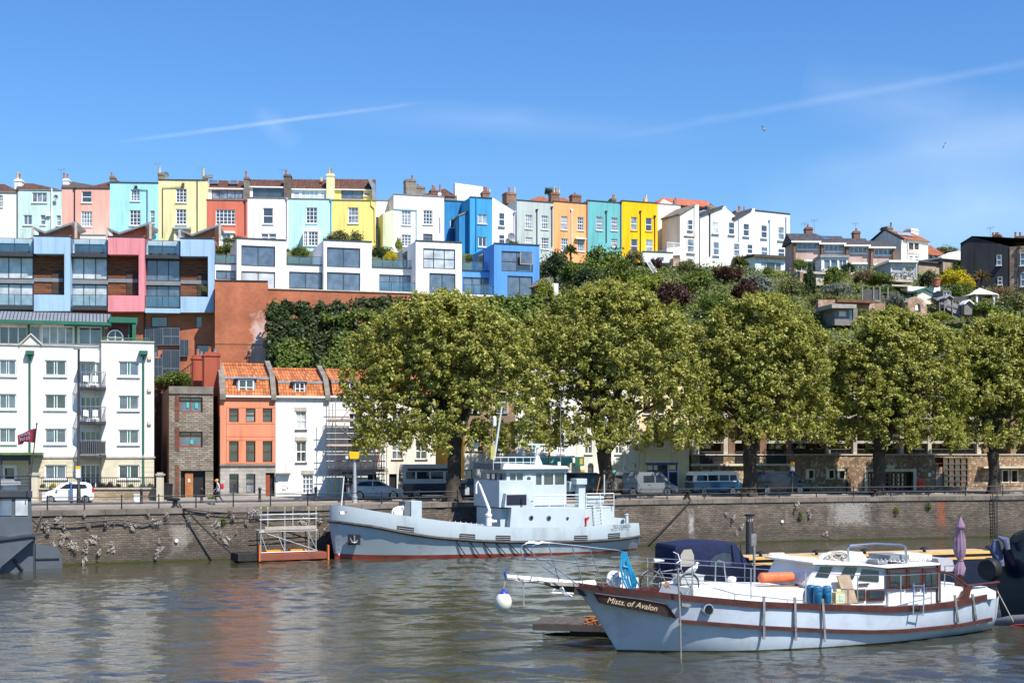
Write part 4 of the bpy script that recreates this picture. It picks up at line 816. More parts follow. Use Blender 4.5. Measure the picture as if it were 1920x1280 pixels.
# ---------------- mid-slope modern houses, brick retaining walls, ivy ----------------
M_rb=wallmat('red_brickwork','brick',(.43,.115,.052),(.56,.17,.085),(.46,.22,.13),ms=.014,bump=.25,sscale=.25)
M_rb2=wallmat('red_brickwork_tower','brick',(.44,.12,.055),(.56,.17,.085),(.46,.22,.13),ms=.014,bump=.25,sscale=.25)
lblue=rend('light_blue_panel',(.36,.53,.72),var=.05); lpink=rend('pink_panel',(.72,.27,.30),var=.06)
M_wood=mat('stained_boards',(.15,.055,.022),rough=.75,var=.8,scale=1.1,streak=9,bump=.5,bscale=3)
MT='row of modern houses with butterfly roofs'
def framed(px0,px1,fx0,fx1,m,ty,label,gl,ext=False):
    b=B('modern_house',label,'house',px0,148+.018*(px0-0)*.4,fx1+.5,148+.018*fx1*.4,586,MT)
    dy=ty-443
    # glazed bay
    b.vol(px0,476+dy,fx0,580+dy*.7,.5,7,M_dark,[(px0+1,481.5+dy,fx0-1,523+dy*.9,'g31','k',gl[0],False),(px0+1,532+dy*.8,fx0-1,573+dy*.7,'g31','k',gl[1],False)],rev=.1)
    b.slab(px0,523.5+dy*.8,fx0-.3,531+dy*.8,.3,.49,M_grey,'band'); b.slab(px0-.5,473+dy,fx0-.3,480+dy,-.5,.49,M_dark,'eaves'); b.slab(px0-1,574+dy*.7,fx0-.3,580+dy*.7,-.7,.49,M_dark,'balcony_floor')
    b.rail(px0+1,552+dy*.7,fx0-2,574+dy*.7,-.6,'glass',gap=1.6); b.rail(px0+1,447+dy,fx0-2,472+dy,-.2,'glass',gap=1.9)
    b.vol(px0+2,447+dy,fx0-1,474+dy,3,4,M_white,[(px0+6,456+dy,fx0-8,473+dy,'g21','k','d',False)],name='rooftop_room')
    # C-shaped coloured frame
    t0=445+dy-2; u=b.P; dep=7
    pts=[(fx0,t0),(fx1,t0+1),(fx1,583+dy*.6),(fx0,583+dy*.6),(fx0,552+dy*.8),(fx1-11,553+dy*.8),(fx1-11,476+dy),(fx0,475.5+dy)]
    q=[b.P(x,y,-.8) for x,y in pts]; k=MB(); n=len(q); f_=[(p.x,-.8,p.z) for p in q]+[(p.x,.9,p.z) for p in q]
    idx=[(0,1,6,7),(1,2,5,6),(2,3,4,5)]
    k.add(f_,[i for i in idx]+[tuple(j+n for j in i[::-1]) for i in idx]+[(i,i+n,(i+1)%n+n,(i+1)%n) for i in range(n)]); k.build('coloured_frame',m,b.e)
    a0,a1,c,e=b.rect(fx0,t0,fx1,583+dy*.6,-.8); k=MB(); k.box(a0+.02,a1-1.1,.92,dep,c+.02,e-.02); k.build('wall',m,b.e)
    r=b.rect(fx0+1,476+dy,fx1-11,552+dy*.8,.9)
    k=MB(); k.box(r[0],r[1]-.0,.55,.9,r[2]+.02,r[3]-.02); k.build('timber_cladding',M_wood,b.e)
    k=MB(); k.box(r[0]+(r[1]-r[0])*.62,r[1]-.02,.45,.545,r[2]+.03,r[2]+(r[3]-r[2])*.56); k.build('timber_door_panel',mat('dark_boards',(.05,.032,.022),rough=.7,var=.7,scale=1.2,streak=9),b.e)
    k=MB(); k.box(r[0]+.02,r[1]-.03,.44,.53,r[2]+(r[3]-r[2])*.30,r[2]+(r[3]-r[2])*.39); k.build('metal_band',M_grey,b.e)
    k=MB(); k.box(a0-.05,a1+.05,-.86,.4,e+.002,e+.1); k.build('coping',M_dark,b.e)
    # butterfly roof
    rl=[(fx0-1,429+dy),(fx0+22,439+dy),(fx1+12,419+dy)]; P=[b.P(x,y,1.0) for x,y in rl]; th=.22
    k=MB()
    for i in (0,1): k.prism([(P[i].x,P[i].z),(P[i+1].x,P[i+1].z),(P[i+1].x,P[i+1].z+th),(P[i].x,P[i].z+th)],'y',.6,7)
    k.build('butterfly_roof',M_grey,b.e)
    z_=b.z(fx0,t0,.5); k=MB(); k.prism([(P[0].x+.5,z_-.2),(P[1].x,z_-.2),(P[2].x-.6,z_-.2),(P[2].x-.6,P[2].z-.22),(P[1].x,P[1].z-.02),(P[0].x+.5,P[0].z-.05)],'y',1.3,6.6); k.build('rooftop_room',M_rb,b.e)
    for x in (P[0],P[2]): k=MB(); k.box(x.x-.12,x.x+.12,.55,.75,z_-.1,x.z+.1); k.build('roof_post',M_stonec,b.e)
    return b
framed(-8,63,63.5,131.5,lblue,443,'light blue framed modern house, leftmost of the three with timber clad recesses','ll')
framed(133.5,202,202.5,271,lpink,444.5,'pink framed modern house between two light blue ones','ll')
b=framed(271.5,338,338.5,401,lblue,447.5,'light blue framed modern house, nearest the brick tower','bb')
a_=b.slab(272,578,338,586.5,-.75,.9,lblue,'coloured_frame'); shr=None
# brick podium with windows and solar panels
b=B('brick_building','red brick building with solar panels under the blue and pink framed houses','building',66,150.0,402,151,706)
wn=[(283,593,314,613.5),(367,593,378.5,614.5),(367,646,394,672),(285,647,296,668)]
b.vol(60,582,402.5,712,0,8,M_rb,[(*r,'g11','k','b',False) for r in wn])
for x0,x1,y0,y1,nx,ny in ((272.5,305,615,646.5,8,8),(305.6,336.5,615,630,8,4),(306.5,336.5,631,646.5,8,4),(337.5,353.5,637,667.5,4,8),(304.5,337,656.5,690,8,9),(289.5,304,671,686,4,4),(289.5,304,688,705,4,4),(305,336.5,690.8,705,8,4)):
    p_=b.rect(x0,y0,x1,y1,-.25); k=MB(); k.box(p_[0],p_[1],-.3,-.2,p_[2],p_[3]); o=k.build('solar_panel',mat('photovoltaic_cells',(.02,.024,.04),rough=.2,var=.3,spec=.8),b.e)
    k=MB(); 
    for i in range(nx+1): u=p_[0]+(p_[1]-p_[0])*i/nx; t=.028 if i in(0,nx,nx//2) else .008; k.box(u-t,u+t,-.315,-.301,p_[2],p_[3])
    for i in range(ny+1): z_=p_[2]+(p_[3]-p_[2])*i/ny; t=.028 if i in(0,ny) else .008; k.box(p_[0],p_[1],-.313,-.302,z_-t,z_+t)
    k.build('panel_grid',mat('panel_lines',(.16,.18,.22),rough=.4,var=.1),o)
for x in (133,271): b.pipe(x,583,640,M_black,.08)
k=MB(); p0,p1,p2=b.P(338,698,-1.5),b.P(372,672,-1.5),b.P(372,700,-1.5)
k.tube([p0,p1],.05,5); k.tube([p0+Vector((0,0,-1)),p1+Vector((0,0,-1))],.04,5)
for i in range(8): t=i/7; q=p0.lerp(p1,t); k.tube([q,q+Vector((0,0,-1))],.025,4)
k.build('stair_railing',M_black,b.e)
b=B('brick_tower','tall plain red brick tower block with a white lime stain beside the ivy','wall',402,147.5,502,148.4,706)
b.vol(402.8,527,502,712,0,10,M_rb2,cop=M_dark); q0=b.P(486,600,0); q1=b.P(483,690,0)
xpatch(M_rb2,q0.x,1.15,q0.z-1.6,2.9,(.66,.50,.46),.85,1.4,.44); xpatch(M_rb2,q1.x+.1,1.5,q1.z+.8,2.3,(.60,.42,.38),.8,1.6,.44)
b.slab(402.8,645,502,646,-.02,0,M_dark,'movement_joint'); b.slab(444,527,445,528,0,.01,M_dark,'joint')
b=B('retaining_wall','long red brick retaining wall below the white modern houses','wall',502,151,1032,160.5,640)
b.poly([(502,541.5),(762,550),(1032,563),(1032,640),(502,640)],0,.8,M_rb); b.poly([(502,539.5),(762,548),(1032,561),(1032,563),(762,550),(502,541.5)],-.12,.9,M_stonec,'coping')
# white modern row
WR='row of white modern houses on the brick wall'
Yl=lambda px:(159.6)/(1-.3*(px-960)/F)+.0
def mh(px0,px1,pb,label): return B('modern_house',label,'house',px0,Yl(px0),px1,Yl(px1),pb,WR)
wm=rend('bright_white',(.80,.79,.77),var=.03); bm_=rend('cobalt_blue',(.11,.32,.72),var=.05)
b=mh(403,537,548,'white modern house right of the light blue frames, with a wide two pane window')
b.vol(403,495,444,548,1.2,7,wm,[(405,507,443.5,524,'g21','k','b',False)],cop=M_dark); b.rail(404,478,443,495,1.4); b.vol(444,449,537,548,0,8,wm,[(452.5,461,516,499.5,'g21','k','b',False),(452.5,509,516,548,'g21','k','m',False)],cop=M_dark)
b=mh(537,697,552,'white modern house whose upper window shows a pink chair')
b.vol(537.5,497,606,552,.8,7,wm,[(542,510,604,541.5,'g21','k','b',False)],cop=M_dark); b.rail(539,481,605,497,1.1); b.vol(606.5,452,697,552,0,8,wm,[(613,464.5,675.5,501.5,'g21','k','b',False),(613,511,675.5,546,'g21','k','b',False)],cop=M_dark)
b=mh(697.5,866,556,'white modern house with a six pane window and a lower balcony')
b.vol(697.5,503,779,556,2.2,6,wm,[(711,515,770,547,'g31','k','m',False)],cop=M_dark); b.rail(698,487,776,503,2.5); b.rail(712,529,778,547,-.2); b.slab(711,546.5,779,549,-.4,2.1,wm,'balcony_floor')
b.vol(779.5,453.5,866,556,0,10,wm,[(793.5,466.5,853.5,504,'g32','k','l',False),(805,512.5,854,556,'g21','k','b',False)],cop=M_dark)
def sidewin(b,d0,d1,pxa,y0,y1,label=None):
    u=b.P(pxa,450,0).x+.004; z0=b.z(pxa,y1,(d0+d1)/2); z1=b.z(pxa,y0,(d0+d1)/2); k=MB(); k.box(u-.05,u,d0,d1,z0,z1); o=k.build('window',M_dark,b.e); k=MB(); k.box(u-.065,u-.052,d0+.12,d1-.12,z0+.1,z1-.1); k.build('pane',G_b,o)
sidewin(b,4.4,7,779.5,474,503)
b=mh(866.5,1011,562,'cobalt blue modern house at the right end of the white row')
b.vol(866.5,508.5,926,562,2.2,6,bm_,[(868,520,921,552,'g31','k','b',False)],cop=M_dark); b.rail(867,491,913,508.5,2.5); b.rail(870,534,924,553,-.2); b.slab(868,552.5,926,555,-.4,2.1,wm,'balcony_floor')
b.vol(926.5,458.5,1011.5,562,0,10,bm_,[(940.5,471.5,999,509.5,'g22','k','b',False),(951.5,517.5,998.5,554,'g21','k','b',False)],cop=M_dark)
sidewin(b,4.4,7,926.5,477,505)
h_=b.rect(975,473,998.5,496,-.25); k=MB(); k.box(h_[0],h_[1],-.3,-.24,h_[2],h_[2]+.07); k.box(h_[0],h_[0]+.07,-.3,-.24,h_[2],h_[3]); k.box(h_[1]-.07,h_[1],-.3,-.24,h_[2],h_[3]); o=k.build('open_window',mat('pale_wood',(.5,.35,.2)),b.e); k=MB(); k.box(h_[0]+.07,h_[1]-.07,-.28,-.26,h_[2]+.07,h_[3]); k.build('pane',G_b,o)
# ivy bank
def ivy(px0,px1,py0,py1,Y,kind,n,seed,label,size=.3,name='ivy',depth=3,shape=None):
    rg=np.random.default_rng(seed); c=W((px0+px1)/2,py1,Y); root=empty(name,c,0,label,'ivy')
    K=int((px1-px0)*(py1-py0)/60); xs_=rg.uniform(px0,px1,K); ys=rg.uniform(py0,py1,K)
    if shape: ok=[shape(a,b2) for a,b2 in zip(xs_,ys)]; xs_=xs_[ok]; ys=ys[ok]
    cl=np.array([tuple(W(a,b2,Y+(py1-b2)/(py1-py0)*depth)-c) for a,b2 in zip(xs_,ys)])
    P_,N_=blobpts(rg,n,cl,rg.uniform(.35,.85,len(cl))); N_=N_*.8+np.array((0,-.5,.3))
    leaves('foliage',P_,N_,size,LM[kind],root,seed)
    k=MB(); 
    for i in range(9): 
        x=px0+(px1-px0)*(i+.5)/9; k.tube([W(x,py1+6,Y+2.5)-c,W(x+4,(py0+py1)/2,Y+4)-c,W(x-3,py0+12,Y+depth+2)-c],[.14,.08,.03],5)
    k.build('stems',m_stem,root); return root
ivy(506,648,572,694,142,'dark',26000,5,'dense dark green ivy mass right of the stained brick tower',depth=4)
ivy(512,655,625,694,140.5,'mid',6500,6,'brighter green creeper in front of the dark ivy',name='creeper',shape=lambda x,y:(abs(x-548)<26 and y>640) or (x>596 and y>700-(x-590)*1.3))
ivy(645,1040,562,700,141,'dark',20000,7,'ivy and bushes filling the bank behind the first plane trees',depth=9,size=.36)
ivy(610,1010,555,600,144,'mid',9000,12,'light green hedge trailing over the long brick retaining wall',name='hedge',depth=3,shape=lambda x,y: y>595-(x-600)*.10)
# ---------------- street level buildings ----------------
fy=lambda px:113.9/(1-.3*(px-960)/F)
M_fl=rend('flats_white',(.78,.76,.71),var=.07,scale=.4); M_flc=mat('cream_ashlar',(.62,.55,.40),rough=.85,var=.14,bump=.1)
b=B('apartment_block','white apartment block with green downpipes and corner balconies at the left edge','apartment block',-60,fy(-60),289,fy(289),936)
W3=[(674,704),(738,767),(802,831)]; wn=[]
for y0,y1 in W3:
    wn+=[(-30,y0,-5,y1,'fl','w','b'),(-2,y0,30.5,y1,'fl','w','b'),(84,y0+1,124.5,y1+.5,'fl','w','m'),(151,y0+5,189,y1+18,'g41','w','m',False)]
b.vol(-60,648,190,857,0,10,M_fl,wn,cop=M_stonec)
b.vol(190,641.5,289,857,-.35,10.3,M_fl,[(222,y0+3,261,y1+1.5,'fl','w','b') for y0,y1 in W3],cop=M_stonec)
b.vol(-60,857.3,190,936,-.06,10,M_flc,[(-2,871,24,897,'fl','w','d'),(84,871,124.5,897,'fl','w','m'),(151,870,189,925,'g41','w','d',False)],cop=None)
b.vol(190,857.3,289,936,-.41,10.3,M_flc,[(222,871,261.5,897,'fl','w','d')])
k=MB(); u0,u1,z0,z1=b.rect(-60,855.3,190,858.5,-.06); k.box(u0,u1,-.14,-.05,z0,z1); u0,u1,z0,z1=b.rect(190,855.3,289,858.5,-.41); k.box(u0,u1+.08,-.5,-.4,z0,z1)
for y in range(866,936,9):
    u0,u1,z0,z1=b.rect(262,y,289,y+.8,-.41); k.box(u0,u1,-.418,-.409,z0,z1)
    for xa,xb in ((58,83),(125,150)): u0,u1,z0,z1=b.rect(xa,y,xb,y+.8,-.06); k.box(u0,u1,-.068,-.059,z0,z1)
k.build('string_course',M_stonec,b.e)
q=[b.P(x,y,-.05) for x,y in ((36,648.5),(58,629),(79,648.5))]; k=MB(); k.prism([(p.x,p.z) for p in q],'y',-.02,1.2); k.build('gable',M_fl,b.e)
k=MB(); k.tube([q[0]+Vector((0,-.04,.06)),q[1]+Vector((0,-.04,.1)),q[2]+Vector((0,-.04,.06))],.09,4); k.build('coping',M_stonec,b.e)
# penthouse
b.vol(-60,602,196,649,1.8,6,M_fl,[(-30,611,-3,646,'g31','w','m',False),(-2,611,52,646,'g31','w','m',False),(56,611,75,646,'g11','w','m',False),(78,611,138,646,'g41','w','m',False),(147,612,191,647,'g21','w','b',False)],name='penthouse')
for x in (53.5,142,193): b.slab(x-2,608,x+2.5,650,1.3,1.6,M_green,'post')
k=MB(); a0=b.P(-60,600,.6).x; a1=b.P(208,600,.6).x; zf=b.z(100,601,.6); zr=b.z(100,585,4)
pts=[(.6+4.6*t,zf+(zr-zf)*1.05*math.sin(t*math.pi/2)) for t in [i/8 for i in range(9)]]
k.prism(pts+[(5.2,zf-.1),(.6,zf-.1)],'x',a0,a1); o=k.build('curved_roof',M_grey,b.e)
k=MB()
for i in range(40):
    u=a0+(a1-a0)*i/39; k.tube([(u,p[0],p[1]+.02) for p in pts],.03,4)
k.build('standing_seam',M_dark,o)
b.slab(-60,600.5,208.5,606.5,.35,.62,M_green,'fascia'); b.slab(120,606.7,208.5,612,.45,.62,M_green,'fascia'); 
b.vol(203,601,252,641,1.2,4,mat('purple_brown_boards',(.10,.04,.035),var=.3,streak=12,scale=2),(),name='lift_room'); b.slab(204,594.5,258,604.5,.3,3,M_green,'canopy_beam'); b.slab(248,604.6,255,641,.4,.9,M_green,'post'); b.slab(240,604.6,243.5,641,.9,1.15,M_green,'post')
p=b.P(216,633,1.1); k=MB(); k.lathe([(.62,-.06),(.62,.06),(.52,.06),(.52,-.06)],(p.x,1.14,p.z),20,ax='y'); o=k.build('round_window',M_frame,b.e); k=MB(); k.lathe([(.52,0),(.01,.0)],(p.x,1.065,p.z),20,ax='y'); k.build('pane',G_b,o); k=MB(); k.box(p.x-.5,p.x+.5,1.02,1.05,p.z-.03,p.z+.03); k.box(p.x-.03,p.x+.03,1.01,1.04,p.z-.5,p.z+.5); k.build('glazing_bar',M_frame,o)
b.rail(192,634,280,641,-.2,'wires',m=M_green)
for px,dd in ((56,0),(269,-.35)):
    b.pipe(px,664,852,M_green,.07,d=dd,hop=False); b.slab(px-8,657,px+8,664,dd-.45,dd-.02,M_green,'hopper'); b.slab(px-5,664,px+5,668,dd-.35,dd-.02,M_green,'hopper')
b.pipe(269,857,915,M_green,.07,d=-.4,hop=False)
for y in (668,728,790): b.slab(277,y,284,y+6,-.5,-.36,M_flc,'vent')
for i,(y0,y1) in enumerate(((699,727),(763,791),(826,854))):
    u0,u1,z0,z1=b.rect(149,y0,195,y1,-.0); k=MB(); k.prism([(u0,-.02),(u0,-1.1),(u0+1.2,-1.55),(u1+.15,-1.25),(u1+.15,-.37),(u1-.05,-.37),(u1-.05,-.02)],'z',z0-.16,z0+.02); bo=k.build('balcony',M_dark,b.e)
    k=MB(); path=[(u0,-.05),(u0,-1.08),(u0+1.2,-1.5),(u1+.12,-1.2),(u1+.12,-.4)]
    for zz in (z1,z0+.12): k.tube([(x,y,zz) for x,y in path],.03,5)
    for (xa,ya),(xb,yb) in zip(path,path[1:]):
        n_=max(2,int(math.hypot(xb-xa,yb-ya)/.13)) 
        for j in range(n_): t=j/n_; x,y=xa+(xb-xa)*t,ya+(yb-ya)*t; k.box(x-.013,x+.013,y-.013,y+.013,z0,z1)
    k.build('railing',M_grey,bo)
    if i==2: k=MB(); k.prism([(u0+.05,-1.05),(u0+1.2,-1.46),(u1+.08,-1.17),(u1+.05,-1.14),(u0+1.2,-1.42),(u0+.08,-1.02)],'z',z0+.05,z1-.08); k.build('privacy_screen',M_black,bo)
    else:
        for cx in (.45,1.15): k=MB(); k.box(u0+cx-.2,u0+cx+.2,-.8,-.4,z0+.42,z0+.46); k.box(u0+cx-.2,u0+cx+.2,-.42,-.38,z0+.46,z0+.9); [k.box(u0+cx+sx*.18-.02,u0+cx+sx*.18+.02,-.6+sy*.17,-.57+sy*.17,z0+.02,z0+.42) for sx in(-1,1) for sy in(-1,1)]; k.build('garden_chair',M_frame,bo)
b.slab(151,672,178,677,-1.1,-.02,M_frame,'awning')
# entrance canopy
b.slab(-20,848,80,852,-3.2,-.1,mat('green_glass_canopy',(.08,.16,.04),rough=.3,var=.3),'canopy'); b.slab(-10,853,56,863,-2.6,-2.4,M_dark,'canopy_beam')
for x in (2,55): b.slab(x-1.5,852.3,x+2.5,936,-2.7,-2.45,M_dark,'canopy_post')
b.door(6,873,30,934,M_frame,-.06,G_d)
# garden wall with railing, gate piers, plants
g0=B('garden_wall','low tan stone garden wall with iron railings in front of the white flats','wall',66,98.6,296,99.2,942)
M_tan=wallmat('tan_rubble','brick',(.34,.25,.16),(.48,.38,.26),(.28,.22,.15),bw=.34,rh=.13,ms=.02,rand=.06,bump=.5)
g0.vol(66,917,296,944,0,.4,M_tan,cop=M_stonec); g0.rail(70,895,294,916,.2,'bars','railing',M_black,2.2)
for i,(a,b2) in enumerate(((58,70),(293,304))):
    gp=B('gate_pier',('cream stone gate pier left of the white parked car','cream stone gate pier beside the alley and the bins')[i],'gate pier',a,98.3,b2,98.3,944,'cream gate piers'); gp.vol(a,890,b2,944,0,.5,M_flc); gp.slab(a-1.5,888,b2+1.5,891,-.08,.58,M_stonec,'cap'); gp.slab(a+1,885.5,b2-1,888,.02,.48,M_stonec,'finial')
for px,k_ in ((80,'mid'),(100,'gold'),(190,'copper'),(205,'copper'),(222,'dark'),(245,'mid'),(268,'silver'),(282,'olive')):
    shrub(px,909,100.6,9 if k_=='copper' else 6,9 if k_=='copper' else 5,k_,('green potted plant nearest the left gate pier behind the iron railings','yellow flowering potted plant behind the parked white car','russet brown hedge plant, left of the pair behind the railings','russet brown hedge plant, right of the pair behind the railings','dark green potted plant under the right ground floor window','green potted plant under the green downpipe behind the railings','pale silvery potted plant near the right gate pier','olive potted plant nearest the right gate pier')[(80,100,190,205,222,245,268,282).index(px)],'potted_plant','plants in the front garden of the flats','plant')
# stone building
M_gs=wallmat('grey_rubble','brick',(.21,.18,.14),(.40,.35,.28),(.16,.135,.11),bw=.42,rh=.15,ms=.022,rand=.09,bump=.7); M_db=wallmat('dark_old_brick','brick',(.16,.06,.04),(.26,.11,.07),(.12,.08,.06),bump=.5,sscale=.5)
b=B('stone_building','narrow grey rubble building with red framed windows beside the alley','building',317,fy(317),413,fy(413),937)
rf=mat('red_window_frame',(.28,.07,.05),rough=.5)
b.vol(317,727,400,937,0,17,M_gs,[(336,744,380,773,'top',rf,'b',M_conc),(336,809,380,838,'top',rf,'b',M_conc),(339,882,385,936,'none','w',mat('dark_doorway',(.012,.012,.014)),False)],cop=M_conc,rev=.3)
b.slab(316.5,727,400,738,-.1,.0,M_conc,'parapet_band'); u=b.P(317,800,0).x; k=MB(); zt=b.z(317,728,0); k.box(u-.03,u,.02,17,0,zt-.9); k.box(u-.02,u+.01,.02,17,zt-.9,zt); k.build('side_wall',M_db,b.e)
for y0,y1 in ((738,790),(800,845),(872,937)): b.slab(328,y0,336,y1,-.03,.0,M_db,'brick_dressing')
b.slab(338,879,400,881.8,-.06,.02,M_conc,'lintel'); 
b.slab(347,886,362,936,.12,.2,mat('orange_wood_door',(.38,.15,.05),rough=.5,var=.3,scale=2),'door'); b.slab(352,897,357,904,.09,.118,M_flc,'notice')
for r in ((350,754,354,764),(366,755,371,765),(357,824,362,832)): b.slab(*r,.22,.24,mat('cyan_notice',(.05,.5,.5)),'notice')
b2_=B('alley_shade_backdrop','dark brick backdrop added for the shade in the narrow alley beside the flats','wall',286,118,326,119,937); b2_.vol(286,722,326,937,0,.5,M_db)  # added backdrop, its dark brick stands for the shade in the alley
# coral house etc
coral=rend('coral',(.74,.27,.15),var=.12); gst=wallmat('grey_ashlar','brick',(.42,.39,.35),(.52,.49,.44),(.28,.26,.24),bw=.7,rh=.32,ms=.012,bump=.2)
def mansard(b,x0,x1,ye,ym,yr,dorm,first=False,dgl='d'):
    z0=b.z((x0+x1)/2,ye,0); zm=b.z((x0+x1)/2,ym,1.0); zr=b.z((x0+x1)/2,yr,4.2); u0=b.P(x0,ye,0).x; u1=b.P(x1,ye,0).x
    k=MB(); k.prism([(-.12,z0),(.95,zm-.04),(.95,z0)],'x',u0+.3,u1-.12); k.build('lower_roof',M_otile,b.e)
    k=MB(); k.prism([(.85,zm+.02),(4.2,zr),(8.4,z0),(.95,z0+.01)],'x',u0+.3,u1-.12); k.build('roof',M_otile,b.e)
    k=MB(); k.prism([(-.32,z0-.3),(-.28,z0+.15),(.85,zm+.35),(4.2,zr+.38),(8.6,z0+.3),(8.6,z0-.3)],'x',u1-.34,u1+.06)
    if first: k.prism([(-.32,z0-.3),(-.28,z0+.15),(.85,zm+.35),(4.2,zr+.38),(8.6,z0+.3),(8.6,z0-.3)],'x',u0-.05,u0+.4)
    k.build('party_wall_coping',M_conc,b.e)
    k=MB(); k.tube([(u0+.3,4.2,zr+.02),(u1-.2,4.2,zr+.02)],.13,6); k.build('ridge_tiles',M_otile,b.e)
    b.slab(x0+1,ye-1,x1-1,ye+2.5,-.25,-.02,M_frame,'gutter')
    k=MB(); k.box(u0+.3,u1-.3,.8,.93,zm-.12,zm+.06); k.build('lead_flashing',M_lead,b.e)
    if dorm:
        a,c,e,f_=b.rect(*dorm,.25); k=MB(); k.box(a-.12,c+.12,.3,3,e-.1,f_+.06); o=k.build('dormer',M_lead,b.e)
        k=MB(); k.prism([(a-.3,f_+.06),(c+.3,f_+.06),((a+c)/2,f_+.18)],'y',.1,3); k.build('dormer_roof',M_lead,o); fo=b.win((a,c,e,f_),.27,'g22','w',dgl,False); fo.parent=o
b=B('coral_house','coral red house with orange pantiles and nine sash windows on the quay street','house',413,fy(413),516,fy(516),937,'old houses on the quay street')
nf='n'
b.vol(413,743,516,872,0,8.6,coral,[(x,y0,x+18,y1,'s',nf,g_,False) for x in (429.5,461,492.5) for y0,y1,g_ in ((765.5,791,'m'),(826.5,866,'d'))],rev=.22)
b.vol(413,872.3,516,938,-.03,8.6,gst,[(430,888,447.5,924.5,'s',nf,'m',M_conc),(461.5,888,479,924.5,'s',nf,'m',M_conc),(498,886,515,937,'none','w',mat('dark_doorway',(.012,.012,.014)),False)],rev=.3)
b.slab(412,869.5,517,873,-.16,.0,M_conc,'string_course'); b.slab(498,890,506,936,.02,.2,mat('varnished_door',(.30,.07,.03),rough=.4,var=.2),'door')
for x in (424,): b.slab(x,765,x+.6,870,-.012,0,M_brown,'joint')
k=MB()
for y in (745,764,794,818,825,868):
    u0,u1,z0,z1=b.rect(424,y,515,y+.7,0); k.box(u0,u1,-.008,.0,z0,z1)
k.build('render_joint',rend('coral_joint',(.35,.1,.06)),b.e)
mansard(b,413,516,742,708,684,(447,711,476,741),True)
u=b.P(413,800,0).x; zt=b.z(413,742,0); k=MB(); k.box(u-.05,u-.001,.0,8.6,0,zt-1.6); k.build('side_brickwork',M_db,b.e); k=MB(); k.prism([(0,zt-1.6),(0,zt),(1,zt+1.6),(4.2,zt+3.2),(8.6,zt),(8.6,zt-1.6)],'x',u-.06,u-.001); k.build('gable_wall',rend('dark_coral',(.40,.10,.06),var=.3),b.e)
dc=rend('dark_coral',(.40,.10,.06))
b.chim(383,413,662,742,1.6,dc,[(392,653,M_pot),(404,655,M_grey)],2.2); b.chim(362,385,668,760,5.2,dc,[(370,657,M_pot),(378,660,M_grey)],2.0)
qs='old houses on the quay street'; lint=M_stonec
b=B('white_house','plain white quay house with a teal curtained dormer, right of the coral house','house',516.5,fy(516.5),617,fy(617),937,qs); wq=rend('quay_white',(.80,.79,.75),var=.05)
b.vol(516.5,744,617,938,0,8.6,wq,[(555,771,574,804.5,'s2','w','l',M_conc),(555.5,827,574,866,'s2','w','d',M_conc),(567.5,889,587,925,'g34','w','m',M_conc)],rev=.16)
for r in ((553,763.5,575,770.5),(553.5,818.5,575.5,826),(565,881,589,888.5)): b.slab(*r,-.05,.0,lint,'lintel')
b.door(523,890,541,936,mat('white_door',(.75,.76,.78),rough=.4)); b.slab(519,886.5,545,889,-.45,0,M_conc,'door_canopy'); b.slab(529,915,536,917,-.1,-.06,M_flc,'letterbox'); mansard(b,516.5,617,743,716,693,(553,717,571,740),dgl='m')
b=B('white_house','white quay house behind the pipe scaffolding','house',617.5,fy(617.5),725,fy(725),937,qs)
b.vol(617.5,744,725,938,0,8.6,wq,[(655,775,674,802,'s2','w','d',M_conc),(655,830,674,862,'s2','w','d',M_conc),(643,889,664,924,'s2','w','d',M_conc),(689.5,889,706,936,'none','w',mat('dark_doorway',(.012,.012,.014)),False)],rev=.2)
for r in ((653,821,676,829),(641,881,667,888.5)): b.slab(*r,-.05,.0,M_brown,'lintel')
mansard(b,617.5,725,743,716,695,(655,717,674,740))
b=B('white_house','cream white quay house behind the parked minibus','house',725.5,fy(725.5),817,fy(817),937,qs)
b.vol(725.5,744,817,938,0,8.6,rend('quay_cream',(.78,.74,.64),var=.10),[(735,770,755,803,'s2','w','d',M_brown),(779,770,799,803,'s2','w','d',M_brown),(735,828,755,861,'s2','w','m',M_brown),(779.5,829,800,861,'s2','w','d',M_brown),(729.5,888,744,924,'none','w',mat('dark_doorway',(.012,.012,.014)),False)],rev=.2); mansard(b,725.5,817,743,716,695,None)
b=B('stone_fronted_house','brown stone fronted house with an ochre side wall behind the first plane tree','house',871,fy(871),966,fy(966),937,qs)
b.vol(871,690,966,849,0,9.6,wallmat('brown_stone','brick',(.24,.17,.12),(.36,.27,.19),(.2,.15,.11),bw=.4,rh=.16,rand=.05),[(x,y0,x+24,y0+38,'s','w','m',M_stonec) for x in (876,926) for y0 in (735,806)],cop=M_stonec)
b.vol(871,849.3,966,937,-.05,9.6,rend('quay_cream',(.78,.74,.64)),[(871.5,880,886,906,'g11','k','b',False),(930,880,950,906,'s2','w','d')])
for x in (876,926):
    for y0 in (735,806):
        for r in ((x-4,y0-4,x,y0+40),(x+24,y0-4,x+28,y0+40),(x,y0-5,x+24,y0)): b.slab(*r,-.06,-.001,mat('ochre_stone',(.50,.36,.22),var=.2,bump=.2),'window_surround')
u=b.P(871,800,0).x; zt=b.z(871,690,0); k=MB(); k.box(u-.06,u-.001,.0,9.6,0,zt); k.build('ochre_side_wall',rend('ochre',(.58,.36,.09),var=.2),b.e)
b=B('georgian_house','white georgian public house with small paned windows and a turquoise fascia','public house',966.5,fy(966.5),1080,fy(1080),937,qs)
b.vol(966.5,690,1080,937,0,9,wq,[(x,y0,x+12.5,y0+h,'g34','w','d') for x in (990,1018,1046) for y0,h in ((710,28),(764,29),(815,33))]+[(985,880,1060,905,'g61','w','d')],cop=M_stonec)
